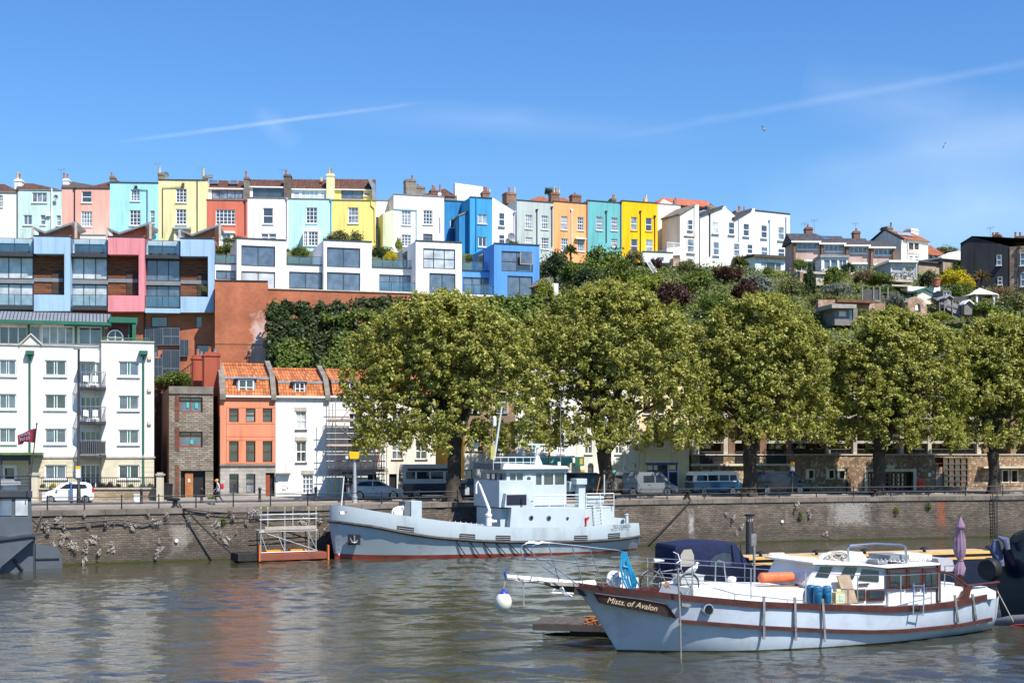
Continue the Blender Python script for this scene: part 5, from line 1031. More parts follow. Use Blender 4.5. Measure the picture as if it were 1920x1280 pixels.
b.slab(976,796,1078,798,-.15,0,M_frame,'string_course'); b.slab(962,854,1078,858,-.8,0,M_frame,'cornice'); b.slab(965,858.5,1074,868,-.9,-.02,mat('turquoise_fascia',(.10,.62,.58),rough=.5,var=.15),'fascia')
o=b.slab(1079,856,1095,873,-.45,-.35,M_green,'pub_sign'); b.slab(1087,859,1092.5,870,-.47,-.452,mat('gold_paint',(.5,.38,.08)),'emblem',parent=o)
b.slab(1089,879.5,1096,883.5,-.05,0,mat('yellow_sign',(.85,.48,.02)),'plaque')
b=B('arched_house','white house with arched windows and a turquoise door behind the second plane tree','house',1080.5,fy(1080.5),1176,fy(1176),937,qs)
b.vol(1080.5,700,1176,937,0,9,rend('quay_white2',(.80,.78,.70),var=.07),[(x,y0,x+13,y0+28,'s2','w','d') for x in (1097,1126,1154) for y0 in (718,768,822)]+[(1102,873,1113,895,'s','k','d'),(1160,872,1173,882,'g21','w','m',False)],cop=M_stonec)
p=b.P(1107.5,873,0); k=MB(); k.prism([(p.x+.25*math.cos(a),p.z+.25*math.sin(a)) for a in [math.pi*i/8 for i in range(9)]],'y',-.02,.02); k.build('arched_head',M_dark,b.e)
b.door(1146.5,883,1160,925,mat('turquoise_door',(.01,.52,.56),rough=.4),0,G_d); b.slab(1148,871,1160,881.5,-.02,.01,G_d,'fanlight')
b=B('yellow_shop','pale yellow house with a royal blue shopfront right of the second plane tree','shop',1176.5,fy(1176.5),1292,fy(1292),937,qs)
sy=rend('shop_yellow',(.82,.70,.42),var=.05); rb_=mat('royal_blue_paint',(.015,.05,.30),rough=.35)
b.vol(1176.5,700,1198,937,0,9,rend('quay_cream',(.78,.74,.64)),[(1180,868,1193,877,'s','s','l',False),(1180,882,1193,893,'s','s','d',False)],name='side_bay')
b.vol(1198.3,700,1292,937,-.02,9,sy,[(x,y0,x+13,y0+30,'s2','n','d') for x in (1206,1232,1262) for y0 in (745,808)]+[(1213,870,1252,915,'g31',rb_,'d',False),(1253.5,870,1270,882,'g11',rb_,'d',False)],cop=M_stonec)
b.door(1254,884,1270,926,rb_,-.02,G_d); b.slab(1211,867,1272,870,-.12,-.021,rb_,'fascia'); b.slab(1213,915.2,1252,926,-.06,-.021,rb_,'stall_riser'); 
# stone car park / flats
M_rub=wallmat('mixed_rubble','rubble',(.24,.17,.11),(.58,.49,.36),(.22,.18,.13),bw=.24,ms=.02,tint=(.34,.20,.11),bump=.6); M_bp=wallmat('brown_pier_brick','brick',(.27,.14,.08),(.36,.21,.12),(.25,.2,.15),bump=.3)
b=B('stone_flats','long stone based apartment building with brick piers behind the right-hand plane trees','apartment block',1297,fy(1297),1990,fy(1990),930)
sm=[(1318,884,1328,893),(1338,884,1349,893),(1414,884,1426,893),(1438,884,1449,893),(1512.5,882,1525,896),(1551,882,1563,896),(1572,882,1583,896),(1880,882,1890,903),(1897,882,1907,903)]
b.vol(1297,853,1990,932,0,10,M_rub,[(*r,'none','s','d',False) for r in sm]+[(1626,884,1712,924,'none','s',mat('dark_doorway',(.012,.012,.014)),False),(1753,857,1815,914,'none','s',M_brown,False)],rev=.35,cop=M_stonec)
for r in sm:
    a,c,e,f_=b.rect(*r); k=MB(); k.box(a-.12,a,-.04,.3,e-.1,f_+.14); k.box(c,c+.12,-.04,.3,e-.1,f_+.14); k.box(a,c,-.04,.3,f_,f_+.14); k.box(a,c,-.04,.3,e-.1,e); k.build('stone_surround',M_flc,b.e)
a,c,e,f_=b.rect(1626,884,1712,924); k=MB(); k.box(a-.3,a,-.08,.3,e,f_+.25); k.box(c,c+.3,-.08,.3,e,f_+.25); k.box(a,c,-.08,.3,f_,f_+.25); k.prism([((a+c)/2-.35,f_+.25),((a+c)/2+.35,f_+.25),((a+c)/2+.45,f_+.6),((a+c)/2-.45,f_+.6)],'y',-.12,.3); k.build('garage_surround',M_flc,b.e)
def panelled(x0,y0,x1,y1,nx,ny,d,name):
    a,c,e,f_=b.rect(x0,y0,x1,y1,d); k=MB()
    for i in range(nx+1): u=a+(c-a)*i/nx; k.box(u-.05,u+.05,d-.06,d+.06,e,f_)
    for j in range(ny+1): z=e+(f_-e)*j/ny; k.box(a,c,d-.05,d+.05,z-.05,z+.05)
    o=k.build(name,mat('brown_timber',(.16,.075,.045),rough=.6,var=.3),b.e); k=MB(); k.box(a,c,d+.07,d+.1,e,f_); k.build('pane',G_d,o)
panelled(1652,887,1680,919,4,4,.12,'garage_door'); panelled(1682,887,1697,919,2,4,.12,'garage_door'); panelled(1628,887,1648,919,3,4,.12,'garage_door'); panelled(1769,858,1814,913,4,5,-.1,'timber_gate')
b.slab(1754,875,1768,913,-.06,-.01,mat('grey_pink_boards',(.32,.22,.18),var=.3,streak=8),'door'); 
p=b.P(1727,906,-.05); k=MB(); k.lathe([(.13,-.03),(.13,.03),(.30,.03),(.30,-.03)],(p.x,-.12,p.z),16,ax='y'); k.box(p.x-.42,p.x+.42,-.08,-.0,p.z-.42,p.z+.42); k.build('life_ring',mat('red_lifebuoy',(.75,.06,.03),rough=.4),b.e)
b.slab(1741,886,1745,893,-.1,-.0,M_frame,'notice')
# upper storeys: dark balconies between piers
b.vol(1297,700,1990,852,3.5,6,M_bp,[(x,y0,x+26,y0+30,'g21','w','d',False) for x in range(1310,1980,44) for y0 in (722,768,812)])
for x,w_,m_ in ((1297,14,M_stonec),(1357,8,M_stonec),(1366,12,M_bp),(1425,12,M_bp),(1475,9,M_bp),(1550,7,M_stonec),(1600,7,M_stonec),(1688,7,M_stonec),(1740,7,M_stonec),(1832,8,M_stonec),(1846,10,M_bp),(1895,10,M_bp),(1940,10,M_bp)): b.slab(x,735,x+w_,853,.15,.75,m_,'pier')
for y in (738,780,826): b.slab(1298,y,1990,y+5,.2,3.5,M_stonec,'balcony_floor')
for x0,x1 in ((1313,1356),(1379,1424),(1438,1474)): b.rail(x0,847,x1,868,-.05,'bars','railing',M_black); b.slab(x0,847.5,x1,869,-.02,.0,mat('dark_opening',(.02,.02,.022)),'opening'); 
b.slab(1297,869,1484,873,-.3,-.01,M_flc,'ledge')
b.rail(1490,842,1620,851,.5,'bars','railing',M_black); b.rail(1700,842,1830,851,.5,'bars','railing',M_black); b.slab(1845,874,1990,877,-.9,-.02,M_flc,'canopy')
# ---------------- vehicles ----------------
def text(s,name,size,m,parent,loc,rot,ext=.004,shear=0,sx=1):
    c=bpy.data.curves.new(name,'FONT'); c.body=s; c.size=size; c.extrude=ext; c.shear=shear; c.align_x='CENTER'; c.align_y='CENTER'
    o=bpy.data.objects.new(name,c); COL.objects.link(o); dg=bpy.context.evaluated_depsgraph_get(); me=bpy.data.meshes.new_from_object(o.evaluated_get(dg)); bpy.data.objects.remove(o)
    me.materials.clear(); me.materials.append(m); o=bpy.data.objects.new(name,me); COL.objects.link(o); o.parent=parent; o.location=loc; o.rotation_euler=rot; o.scale=(sx,1,1); return o
M_tyre=mat('tyre_rubber',(.02,.02,.02),rough=.8,var=.2); M_rim=mat('alloy_rim',(.45,.46,.48),rough=.3,metal=.7,var=.1); M_cg=glassmat('car_glass',(.02,.025,.03)); _b=M_cg.node_tree.nodes['Principled BSDF']; _b.inputs['Coat Weight'].default_value=0; _b.inputs['Specular IOR Level'].default_value=.35; M_hl=glassmat('headlight_glass',(.6,.62,.65)); M_tl=mat('tail_light_red',(.5,.02,.02),rough=.2)
def vehicle(name,label,cat,px,Y,rot,low,up,hw,k,paint,wins,wheels,wr,front=1,lower=None,group=None,glass=None,extra=None,belt=None):
    """low: side outline up to the beltline [(x,z)], up: outline above it; hw half width; k tumblehome"""
    c=W(px,900,Y); r=empty(name,(c.x,c.y,QZ+.012),rot,label,cat,group); belt=belt or min(z for x,z in up)
    mb=MB(); mb.prism(low,'y',-hw,hw)
    mb.build('body',paint,r,bevel=.05,smooth=True)
    n=len(up); f_=lambda z:hw-.03-k*(z-belt)
    mb=MB(); mb.add([(x,-f_(z),z) for x,z in up]+[(x,f_(z),z) for x,z in up],[tuple(range(n))[::-1],tuple(range(n,2*n))]+[(i,(i+1)%n,n+(i+1)%n,n+i) for i in range(n)]); mb.build('cabin',paint if extra!='camper' else M_frame,r,bevel=.04,smooth=True)
    for wn_ in wins:
        mb=MB(); n=len(wn_)
        for sg in (-1,1):
            mb.add([(x,sg*(f_(z)+.008),z) for x,z in wn_]+[(x,sg*(f_(z)-.03),z) for x,z in wn_],[tuple(range(n)),tuple(range(n,2*n))[::-1]]+[(i,(i+1)%n,n+(i+1)%n,n+i) for i in range(n)])
        mb.build('window',M_cg,r)
    # windscreen and rear window: longest slanted edges of the upper outline
    ed=[(up[i],up[(i+1)%len(up)]) for i in range(len(up))]
    for sg in (1,-1):
        best=max((e for e in ed if abs(e[0][1]-e[1][1])>.25),key=lambda e:sg*(e[0][0]+e[1][0]))
        (x0,z0),(x1,z1)=best; d=Vector((x1-x0,0,z1-z0)); nrm=Vector((abs(d.z),0,0)) ; nrm=Vector((sg*abs(d.z),0,abs(d.x))).normalized()*.012
        a=Vector((x0,0,z0))+d*.1; b_=Vector((x0,0,z0))+d*.88; mb=MB(); ya,yb=f_(a.z)-.08,f_(b_.z)-.08
        mb.add([a+nrm+Vector((0,-ya,0)),a+nrm+Vector((0,ya,0)),b_+nrm+Vector((0,yb,0)),b_+nrm+Vector((0,-yb,0))],[(0,1,2,3)]); mb.build('windscreen' if sg==1 else 'rear_window',M_cg,r)
    for x in wheels:
        for sg in (-1,1):
            mb=MB(); mb.lathe([(wr*.6,-.09),(wr*.95,-.1),(wr,-.06),(wr,.06),(wr*.95,.1),(wr*.6,.09)],(x,sg*(hw-.09),wr),20,ax='y'); w_=mb.build('wheel',M_tyre,r,smooth=True)
            mb=MB(); y=sg*(hw+.012); mb.lathe([(wr*.64,-.02),(wr*.62,.0),(wr*.5,.0),(wr*.5,-.02)],(x,y,wr),16,ax='y')
            for j in range(5):
                a=2*math.pi*j/5; mb.tube([(x,y-.005*sg,wr),(x+math.cos(a)*wr*.56,y-.005*sg,wr+math.sin(a)*wr*.56)],wr*.09,4)
            mb.build('rim',M_rim,w_)
        mb=MB(); mb.lathe([(wr*1.16,-.0),(wr*1.16,.012),(wr*1.0,.012)],(x,-hw-.006,wr*1.02),20,ax='y'); mb.build('wheel_arch',M_black,r)
    xs=[p[0] for p in low]; xf,xb=max(xs),min(xs)
    for sg in (-1,1):
        mb=MB(); mb.box(xf-.28,xf-.005,sg*(hw-.2)-.17,sg*(hw-.2)+.205,.58,.78); mb.build('headlight',M_hl,r,bevel=.03)
        mb=MB(); mb.box(xb+.0,xb+.16,sg*(hw-.1)-.1,sg*(hw-.1)+.105,.75,1.05); mb.build('tail_light',M_tl,r,bevel=.02)
        mb=MB(); xm=max(x for x,z in up)-.35; mb.box(xm,xm+.12,sg*(hw+.1)-.09,sg*(hw+.1)+.09,belt-.02,belt+.14); mb.build('wing_mirror',paint,r,bevel=.03)
    mb=MB(); mb.box(xb-.02,xb,-.26,.26,.42,.53); mb.build('number_plate',mat('yellow_plate',(.75,.55,.05),var=.05),r)
    mb=MB(); mb.box(xf,xf+.015,-.26,.26,.36,.47); mb.build('number_plate',M_frame,r)
    mb=MB(); xm=(min(x for x,z in up)+max(x for x,z in up))/2; mb.box(xm+.1,xm+.28,-hw-.022,-hw+.01,belt-.13,belt-.09); mb.build('door_handle',M_dark,r)
    mb=MB(); 
    for x in ((wheels[0]+wheels[1])/2+.05,wheels[1]-wr*1.3 if wheels[1]>wheels[0] else 0): mb.box(x,x+.012,-hw-.003,-hw+.004,.3,belt)
    mb.build('door_seam',M_black,r)
    return r
def paintm(n,c,rough=.25): return mat(n,c,rough=rough,var=.05,coat=.35,spec=.35)
hlow=[(-1.72,.35),(-1.72,.75),(-1.66,.98),(.75,.98),(1.3,.86),(1.66,.68),(1.72,.5),(1.72,.22),(-1.6,.22)]
hup=[(-1.66,.96),(-1.50,1.32),(-1.15,1.46),(.0,1.47),(.45,1.38),(1.0,.96)]
hw_=[[(-.15,1.02),(-.15,1.36),(.12,1.35),(.6,1.02)],[(-1.3,1.06),(-1.15,1.32),(-.25,1.37),(-.25,1.02),(-.95,1.02)]]
a=math.pi+math.atan(.30)
vehicle('parked_car','small white hatchback parked before the garden wall of the white flats','car',128,96.6,a,hlow,hup,.80,.28,paintm('white_paint',(.8,.8,.8)),hw_,(-1.15,1.15),.29)
flow=[(-2.0,.35),(-2.0,.85),(-1.9,1.0),(.85,.98),(1.5,.88),(1.95,.66),(2.05,.45),(2.0,.2),(-1.9,.2)]; fup=[(-1.9,.98),(-1.55,1.36),(-1.0,1.47),(-.1,1.48),(.45,1.36),(1.1,.96)]
fwn=[[(-.2,1.02),(-.2,1.38),(.25,1.35),(.85,1.02)],[(-1.45,1.04),(-1.25,1.32),(-.3,1.40),(-.3,1.02)]]
vehicle('parked_car','silver hatchback parked under the pipe scaffolding','car',702,104.2,math.atan(.26),flow,fup,.86,.28,paintm('silver_paint',(.42,.46,.50)),fwn,(-1.25,1.3),.31)
vehicle('parked_car','dark parked car just right of the first plane tree','car',884,109.5,math.atan(.35),flow,fup,.86,.25,paintm('black_paint',(.02,.022,.028)),fwn,(-1.25,1.3),.31)
vlow=[(-2.35,.35),(-2.4,1.05),(1.45,1.05),(2.05,.95),(2.4,.72),(2.42,.25),(-2.3,.25)]; vup=[(-2.4,1.03),(-2.32,1.75),(-2.2,1.93),(.9,1.93),(1.15,1.82),(1.85,1.03)]
vw=[[(.5,1.1),(.5,1.66),(1.02,1.66),(1.5,1.1)],[(-.55,1.1),(-.55,1.66),(.4,1.66),(.4,1.1)]]
vehicle('parked_van','silver panel van parked before the yellow shop with the blue shopfront','van',1211,112.0,math.atan(.30),vlow,vup,.93,.10,paintm('grey_silver_paint',(.17,.18,.19)),vw,(-1.5,1.5),.34)
vehicle('parked_van','dark van parked right of the blue and white camper van','van',1460,117.2,math.atan(.27),vlow,vup,.93,.10,paintm('dark_blue_grey_paint',(.012,.014,.018)),vw,(-1.5,1.5),.34)
vehicle('parked_van','dark van half hidden by the grey ship stern and the second plane tree','van',1092,110.2,math.atan(.33),vlow,vup,.93,.10,paintm('black_paint',(.02,.022,.028)),vw,(-1.5,1.5),.34)
clow=[(-2.15,.35),(-2.2,1.12),(2.05,1.12),(2.2,.95),(2.22,.3),(-2.1,.28)]; cup=[(-2.2,1.10),(-2.12,1.72),(-1.95,1.95),(1.55,1.95),(1.8,1.80),(2.06,1.10)]
cwn=[[(1.1,1.2),(1.1,1.66),(1.62,1.66),(1.82,1.2)],[(.15,1.2),(.15,1.66),(1.0,1.66),(1.0,1.2)],[(-.85,1.2),(-.85,1.66),(.05,1.66),(.05,1.2)],[(-1.9,1.2),(-1.82,1.66),(-.95,1.66),(-.95,1.2)]]
vehicle('camper_van','blue and white camper van with a row of side windows','camper van',1338,114.5,math.atan(.30),clow,cup,.88,.12,paintm('mid_blue_paint',(.03,.15,.27)),cwn,(-1.25,1.3),.33,extra='camper')
mlow=[(-2.5,.35),(-2.55,1.2),(1.75,1.2),(2.35,1.05),(2.65,.8),(2.65,.25),(-2.4,.25)]; mup=[(-2.55,1.18),(-2.5,2.4),(-2.4,2.62),(1.2,2.62),(1.5,2.4),(2.1,1.18)]
mw=[[(-2.3,1.5),(-2.3,2.05),(-1.6,2.05),(-1.6,1.5)],[(-1.45,1.5),(-1.45,2.05),(-.5,2.05),(-.5,1.5)],[(-.35,1.5),(-.35,2.05),(.6,2.05),(.6,1.5)],[(.8,1.35),(.8,2.05),(1.35,2.05),(1.75,1.35)]]
r=vehicle('minibus','tall pale grey minibus with rear warning chevrons behind the first plane tree','minibus',812,107.0,math.atan(.27),mlow,mup,1.0,.06,paintm('pale_grey_paint',(.45,.47,.50)),mw,(-1.5,1.7),.36,belt=1.18)
k=MB(); 
for i in range(6): k.add([(-2.58,-.95+.32*i,.55),(-2.58,-.80+.32*i,.55),(-2.58,-.66+.32*i,1.1),(-2.58,-.81+.32*i,1.1)],[(0,1,2,3)])
k.build('chevron',mat('orange_reflector',(.85,.40,.05)),r); k=MB(); k.box(-2.2,1.5,-1.02,-1.0,2.12,2.3); k.build('stripe',M_black,r)
k=MB(); k.box(-2.53,2.3,-1.015,-1.0,.3,1.16); k.build('side_panel',paintm('navy_paint',(.02,.03,.07)),r)
# ---------------- street furniture ----------------
def railing(px0,px1,label):
    k0=qpt(px0,.35); rt=empty('railing',k0,0,label,'railing','iron railings along the quay edge'); p=px0; pts=[]
    while p<=px1: pts.append(qpt(p,.35)-k0); p+=70
    for q in pts:
        k=MB(); k.lathe([(.06,0),(.045,.1),(.038,.8),(.055,.86),(.03,.93)],(q.x,q.y,q.z),7); k.build('post',M_black,rt)
    for z in (.80,.42): k=MB(); k.tube([q+Vector((0,0,z)) for q in pts],.028,5); k.build('rail',M_black if z>.5 else M_black,rt)
railing(20,880,'long black two bar railing on the quay left of the grey ship')
railing(1115,1990,'black two bar railing on the quay right of the grey ship')
def bollard(px,Y,h,label,group=None,name='bollard',r=.1,py=None):
    c=W(px,900,Y); e_=MB(); e_.lathe([(r*1.35,0),(r*1.3,.12),(r,.16),(r*.92,h*.8),(r*1.25,h*.84),(r*1.2,h*.92),(r*.6,h)],(0,0,0),10); o=e_.build(name,M_black,None,smooth=True); o.location=(c.x,c.y,QZ+.01); tag(o,label,'bollard',group); return o
for px,Y,wh in ((265,96,'in front of the garden wall, nearest its right end'),(378,97.5,'before the grey stone building'),(487,99,'before the coral house'),(592,101,'before the white house with the teal curtain'),(1348,118,'right of the camper van, by the rubble wall'),(1588,118,'left of the brown panelled garage')):
    bollard(px,Y,1.05,'black iron street bollard '+wh,'black street bollards')
def chain(px0,Y0,px1,Y1,z,label):
    a,b2=W(px0,900,Y0),W(px1,900,Y1); a.z=b2.z=QZ+z; k=MB(); pts=[a.lerp(b2,i/10)-a+Vector((0,0,-.35*4*(i/10)*(1-i/10))) for i in range(11)]; k.tube(pts,.018,5); o=k.build('chain',M_black); o.location=a; tag(o,label,'chain','sagging chains between the street bollards')
chain(378,97.5,487,99,.95,'sagging black chain in front of the coral house'); chain(487,99,592,101,.95,'sagging black chain in front of the white house door')
def mooring(px,label):
    c=qpt(px,.55); k=MB(); k.lathe([(.30,0),(.26,.08),(.17,.14),(.16,.42),(.32,.5),(.34,.58),(.2,.64)],(0,0,0),14); k.box(-.5,.1,-.12,.12,.44,.62); o=k.build('mooring_bollard',M_black,None,smooth=True); o.location=(c.x,c.y,QZ+.03); tag(o,label,'bollard','squat mooring bollards on the quay edge')
mooring(332,'squat black mooring bollard above the pale streaked quay wall'); mooring(1294,'squat black mooring bollard on the quay between the camper van and the silver van'); mooring(1646,'squat mooring bollard under the fourth plane tree, left of the red stain')
def post(name,label,cat,px,Y,pyt,r,m,base=True,z0=QZ):
    c=W(px,pyt,Y); o=empty(name,(c.x,c.y,z0),0,label,cat); k=MB(); h=c.z-z0; k.lathe([(r*1.5,0),(r*1.4,min(1.1,h*.15)),(r,min(1.15,h*.16)),(r*.8,h)],(0,0,0),10); k.build('pole',m,o,smooth=True); return o,h
o,h=post('street_lamp','tall black street lamp column passing in front of the white flats','street lamp',147.5,95,655,.10,M_black)
k=MB(); k.box(-.35,.1,-.12,.12,h-.02,h+.12); k.build('lamp_head',M_grey,o,bevel=.03)
zs=W(147.5,876,95).z-QZ; k=MB(); k.box(-.17,.17,-.12,-.08,zs-.1,zs+.1); k.build('parking_sign',mat('yellow_sign',(.85,.48,.02)),o); k=MB(); k.box(-.16,.16,-.12,-.085,zs-.7,zs-.11); k.build('sign_plate',M_frame,o)
o,h=post('speed_camera','yellow box on a grey post in front of the scaffolding','speed camera',665,97.3,860,.13,mat('galvanised',(.42,.44,.46),rough=.5,metal=.3,var=.25),z0=QZ)
k=MB(); k.prism([(-.32,0),(.28,0),(.34,.48),(-.38,.52)],'y',-.25,.25); k.X=None; q_=k.build('camera_housing',mat('yellow_housing',(.85,.52,.01),rough=.4,var=.05),o,bevel=.03); q_.location=(0,0,h)
k=MB(); k.box(-.62,-.42,-.15,.15,h+.0,h+.2); k.build('junction_box',M_frame,o,bevel=.02)
o,h=post('street_lamp','slim black street lamp column behind the grey ship wheelhouse','street lamp',1030,104,762,.09,M_black); k=MB(); k.box(-.12,.5,-.1,.1,h,h+.1); k.build('lamp_head',M_grey,o,bevel=.02)
o,h=post('sign_post','black post with a yellow and white parking plate right of the dark van','sign post',1485.5,114,845,.06,M_black); zs=W(1485,872,114).z-QZ; k=MB(); k.box(-.15,.15,-.1,-.06,zs-.05,zs+.28); k.build('parking_sign',mat('yellow_sign',(.85,.48,.02)),o); k=MB(); k.box(-.15,.15,-.1,-.06,zs-.45,zs-.06); k.build('sign_plate',M_frame,o)
def bin_(px,Y,h,w_,label):
    c=W(px,900,Y); o=empty('wheelie_bin',(c.x,c.y,QZ+.14),.2,label,'bin','black bins in the alley'); k=MB(); k.add([(-w_*.42,-.3,.08),(w_*.42,-.3,.08),(w_*.42,.25,.08),(-w_*.42,.25,.08),(-w_/2,-.38,h),(w_/2,-.38,h),(w_/2,.35,h),(-w_/2,.35,h)],[(3,2,1,0),(4,5,6,7),(0,1,5,4),(1,2,6,5),(2,3,7,6),(3,0,4,7)]); k.build('body',M_black,o,bevel=.02)
    k=MB(); k.box(-w_*.54,w_*.54,-.42,.4,h+.005,h+.07); k.build('lid',M_black,o,bevel=.02); k=MB(); k.lathe([(.1,-.3),(.1,.3)],(0,.3,.1),10,ax='x'); k.build('wheel',M_tyre,o)
bin_(309,100.5,1.1,.6,'black wheelie bin nearest the cream gate pier'); bin_(316,101.3,1.05,.6,'black wheelie bin against the stone building corner')
k=MB(); k.box(-.2,.2,-.12,.12,0,.55); k.box(-.22,.22,-.14,.14,.55,.6); o=k.build('white_box',M_frame,None,bevel=.01); c=W(257,900,97.8); o.location=(c.x,c.y,QZ+.01); tag(o,'small white box standing at the foot of the tan garden wall','utility box')
shrub(398,934,101.8,11,8,'mid','round green bush beside the dark doorway of the stone building','bush')
shrub(325,705,118,36,18,'mid','bright green bushes above the stone building roof','bush')
# ---------------- person ----------------
def person(px,py,Y,Hh,rz):
    c=W(px,py,Y); root=empty('person',(c.x,c.y,QZ+.015),rz,'person in a yellow cap and pale top walking left with a red backpack','person')
    s=Hh/1.75
    V=[(0,0,.95),(0,0,1.15),(.02,0,1.38),(.05,0,1.50),(.09,0,1.62), (.0,-.18,1.42),(.08,-.22,1.15),(.24,-.2,.98), (0,.18,1.42),(-.06,.22,1.15),(.1,.22,.95), (.02,-.09,.9),(.18,-.1,.5),(.05,-.1,.08),(.2,-.1,.03), (.0,.09,.9),(-.12,.1,.5),(-.38,.1,.16),(-.28,.1,.05)]
    E=[(0,1),(1,2),(2,3),(3,4),(2,5),(5,6),(6,7),(2,8),(8,9),(9,10),(0,11),(11,12),(12,13),(13,14),(0,15),(15,16),(16,17),(17,18)]
    rad=[.13,.12,.14,.055,.06,.06,.045,.035,.06,.045,.035,.09,.065,.045,.04,.09,.065,.045,.04]
    me=bpy.data.meshes.new('body'); me.from_pydata([tuple(x*s for x in v) for v in V],E,[]); o=bpy.data.objects.new('body',me); COL.objects.link(o)
    md=o.modifiers.new('skin','SKIN'); 
    for i,v in enumerate(me.skin_vertices[0].data): v.radius=(rad[i]*s*.9,rad[i]*s*1.05); v.use_root=(i==0)
    o.modifiers.new('sub','SUBSURF').levels=1; o.modifiers['sub'].render_levels=1
    dg=bpy.context.evaluated_depsgraph_get(); m2=bpy.data.meshes.new_from_object(o.evaluated_get(dg)); bpy.data.objects.remove(o)
    skin=mat('skin',(.55,.33,.24),rough=.6,var=.05); top=mat('pale_top',(.55,.55,.56),var=.1); tr=mat('dark_trousers',(.03,.035,.05),var=.2); sh=mat('pale_shoes',(.5,.5,.48))
    for m_ in (top,tr,sh,skin): m2.materials.append(m_)
    for p in m2.polygons:
        z=p.center.z/s; p.material_index=3 if z>1.49 or (z<1.06 and z>.86 and abs(p.center.y/s)>.16 and p.center.x>.06) else 0 if z>.95 else 1 if z>.13 else 2; p.use_smooth=True
    o=bpy.data.objects.new('body',m2); COL.objects.link(o); o.parent=root
    k=MB(); k.sph((.1*s,0,1.64*s),.10*s,.085*s,.125*s,12); k.sph((.205*s,0,1.625*s),.02*s,.016*s,.025*s,6); k.sph((.1*s,-.088*s,1.63*s),.02*s,.012*s,.03*s,6); k.sph((.1*s,.088*s,1.63*s),.02*s,.012*s,.03*s,6); k.build('head',skin,root,smooth=True)
    k=MB(); k.sph((.085*s,0,1.70*s),.115*s,.10*s,.085*s,12); k.box(.13*s,.27*s,-.07*s,.07*s,1.675*s,1.69*s); k.build('cap',mat('yellow_cap',(.75,.42,.02)),root)
    k=MB(); k.box(-.36*s,-.13*s,-.15*s,.15*s,1.08*s,1.45*s); k.build('backpack',mat('red_backpack',(.42,.015,.03),var=.2),root,bevel=.05,smooth=True)
    for sy in (-1,1):
        hx,hy,hz=(.24,-.2,.98) if sy<0 else (.1,.22,.95)
        for fz in range(5):
            k=MB(); k.tube([(hx*s,hy*s,hz*s),((hx+.03+.012*fz)*s,(hy+.012*(fz-2))*s,(hz-.05-.01*(2-abs(fz-2)))*s)],.009*s,4); k.build('finger',skin,root)
person(409,951,93.6,1.72,math.pi+.35)
# ---------------- things on the wall ----------------
_rg=np.random.default_rng(4); _d=_rg.normal(0,1,(7,3))*.17; P_,N_=blobpts(_rg,260,_d,.25); _o=leaves('tuft',P_,N_,.1,leafmat('dry_flower_heads',(.34,.29,.25),(.66,.60,.54),transl=.1),None,3); _tm=_o.data; bpy.data.objects.remove(_o)
pl=[(157,965),(107,975),(120,987),(126,1003),(88,983),(90,993),(165,986),(119,1004),(200,980),(235,981),(250,987),(279,964),(312,966),(289,979),(215,979),(160,1018),(175,1010),(162,1032),(186,1035),(134,1022),(115,1018),(98,1022),(208,1018),(212,1030),(160,1050),(297,1015),(298,1032),(292,1042),(390,963),(407,980),(437,967),(462,980),(470,965),(443,998),(414,1003),(425,1012),(406,997),(355,977),(478,962),(500,968),(608,996),(570,975),(600,975),(1375,970),(1361,962),(1390,988),(1517,965),(1515,955),(1550,1000),(1495,945),(1380,1000)]
for i,(px,py) in enumerate(pl):
    q=qpt(px); Y=q.y-.12; c=W(px,py,Y); o=bpy.data.objects.new('wall_plant',_tm); COL.objects.link(o); o.location=c; sc_=.34+.45*((i*37)%11)/11; o.scale=(sc_*1.25,sc_*.7,sc_*.85); o.rotation_euler=(0,.4*(i%5-2),i)
    big=px<620
    tag(o,'dried pinkish white flower tuft on the quay wall left of the grey ship' if big else 'small dried flower tuft growing from the quay wall right of the grey ship','plant','dried flower tufts on the left quay wall' if big else 'dried flower tufts on the right quay wall')
for px,py,lb in ((418,975,'green creeper hanging on the quay wall below the walking person'),(505,985,'green weeds behind the floating scaffold'),(1680,955,'green weed clump high on the quay wall below the fourth plane tree'),(1500,965,'green weed high on the quay wall right of the black mooring pile'),(1740,945,'green weed left of the rust red stain')):
    q=qpt(px); shrub(px,py,q.y-.05,6,9,'mid',lb,'wall_weed',cat='plant')
def rope(name,pts,r,m,label,cat='rope',group=None,sag=0):
    a=Vector(pts[0]); q=[]
    for (p0,p1) in zip(pts,pts[1:]):
        p0,p1=Vector(p0),Vector(p1)
        for i in range(8): t=i/8; q.append(p0.lerp(p1,t)-a-Vector((0,0,sag*4*t*(1-t))))
    q.append(Vector(pts[-1])-a); k=MB(); k.tube(q,r,5); o=k.build(name,m,None,smooth=True); o.location=a; return tag(o,label,cat,group)
M_rope=mat('dark_rope',(.03,.028,.025),var=.3); M_prope=mat('pale_rope',(.45,.40,.32),var=.3,scale=6)
rope('mooring_rope',[qpt(338,.3,QZ+.3),qpt(345,-.3,QZ+.0),W(446,1046,qpt(446).y-1.5)],.06,M_rope,'thick black mooring rope from the quay bollard down to the scaffold raft',sag=.15)
rope('mooring_rope',[qpt(345,-.2,QZ),W(480,962,qpt(480).y-.3),W(618,967,qpt(618).y-1.6)],.035,M_rope,'thin dark line running along the wall top to the grey ship bow',sag=.1)
rope('mooring_rope',[qpt(1296,.3,QZ+.3),qpt(1293,-.2,QZ),W(1206,1027,qpt(1206).y-.6)],.05,M_rope,'dark mooring rope from the quay down to the water right of the grey ship',sag=.1)
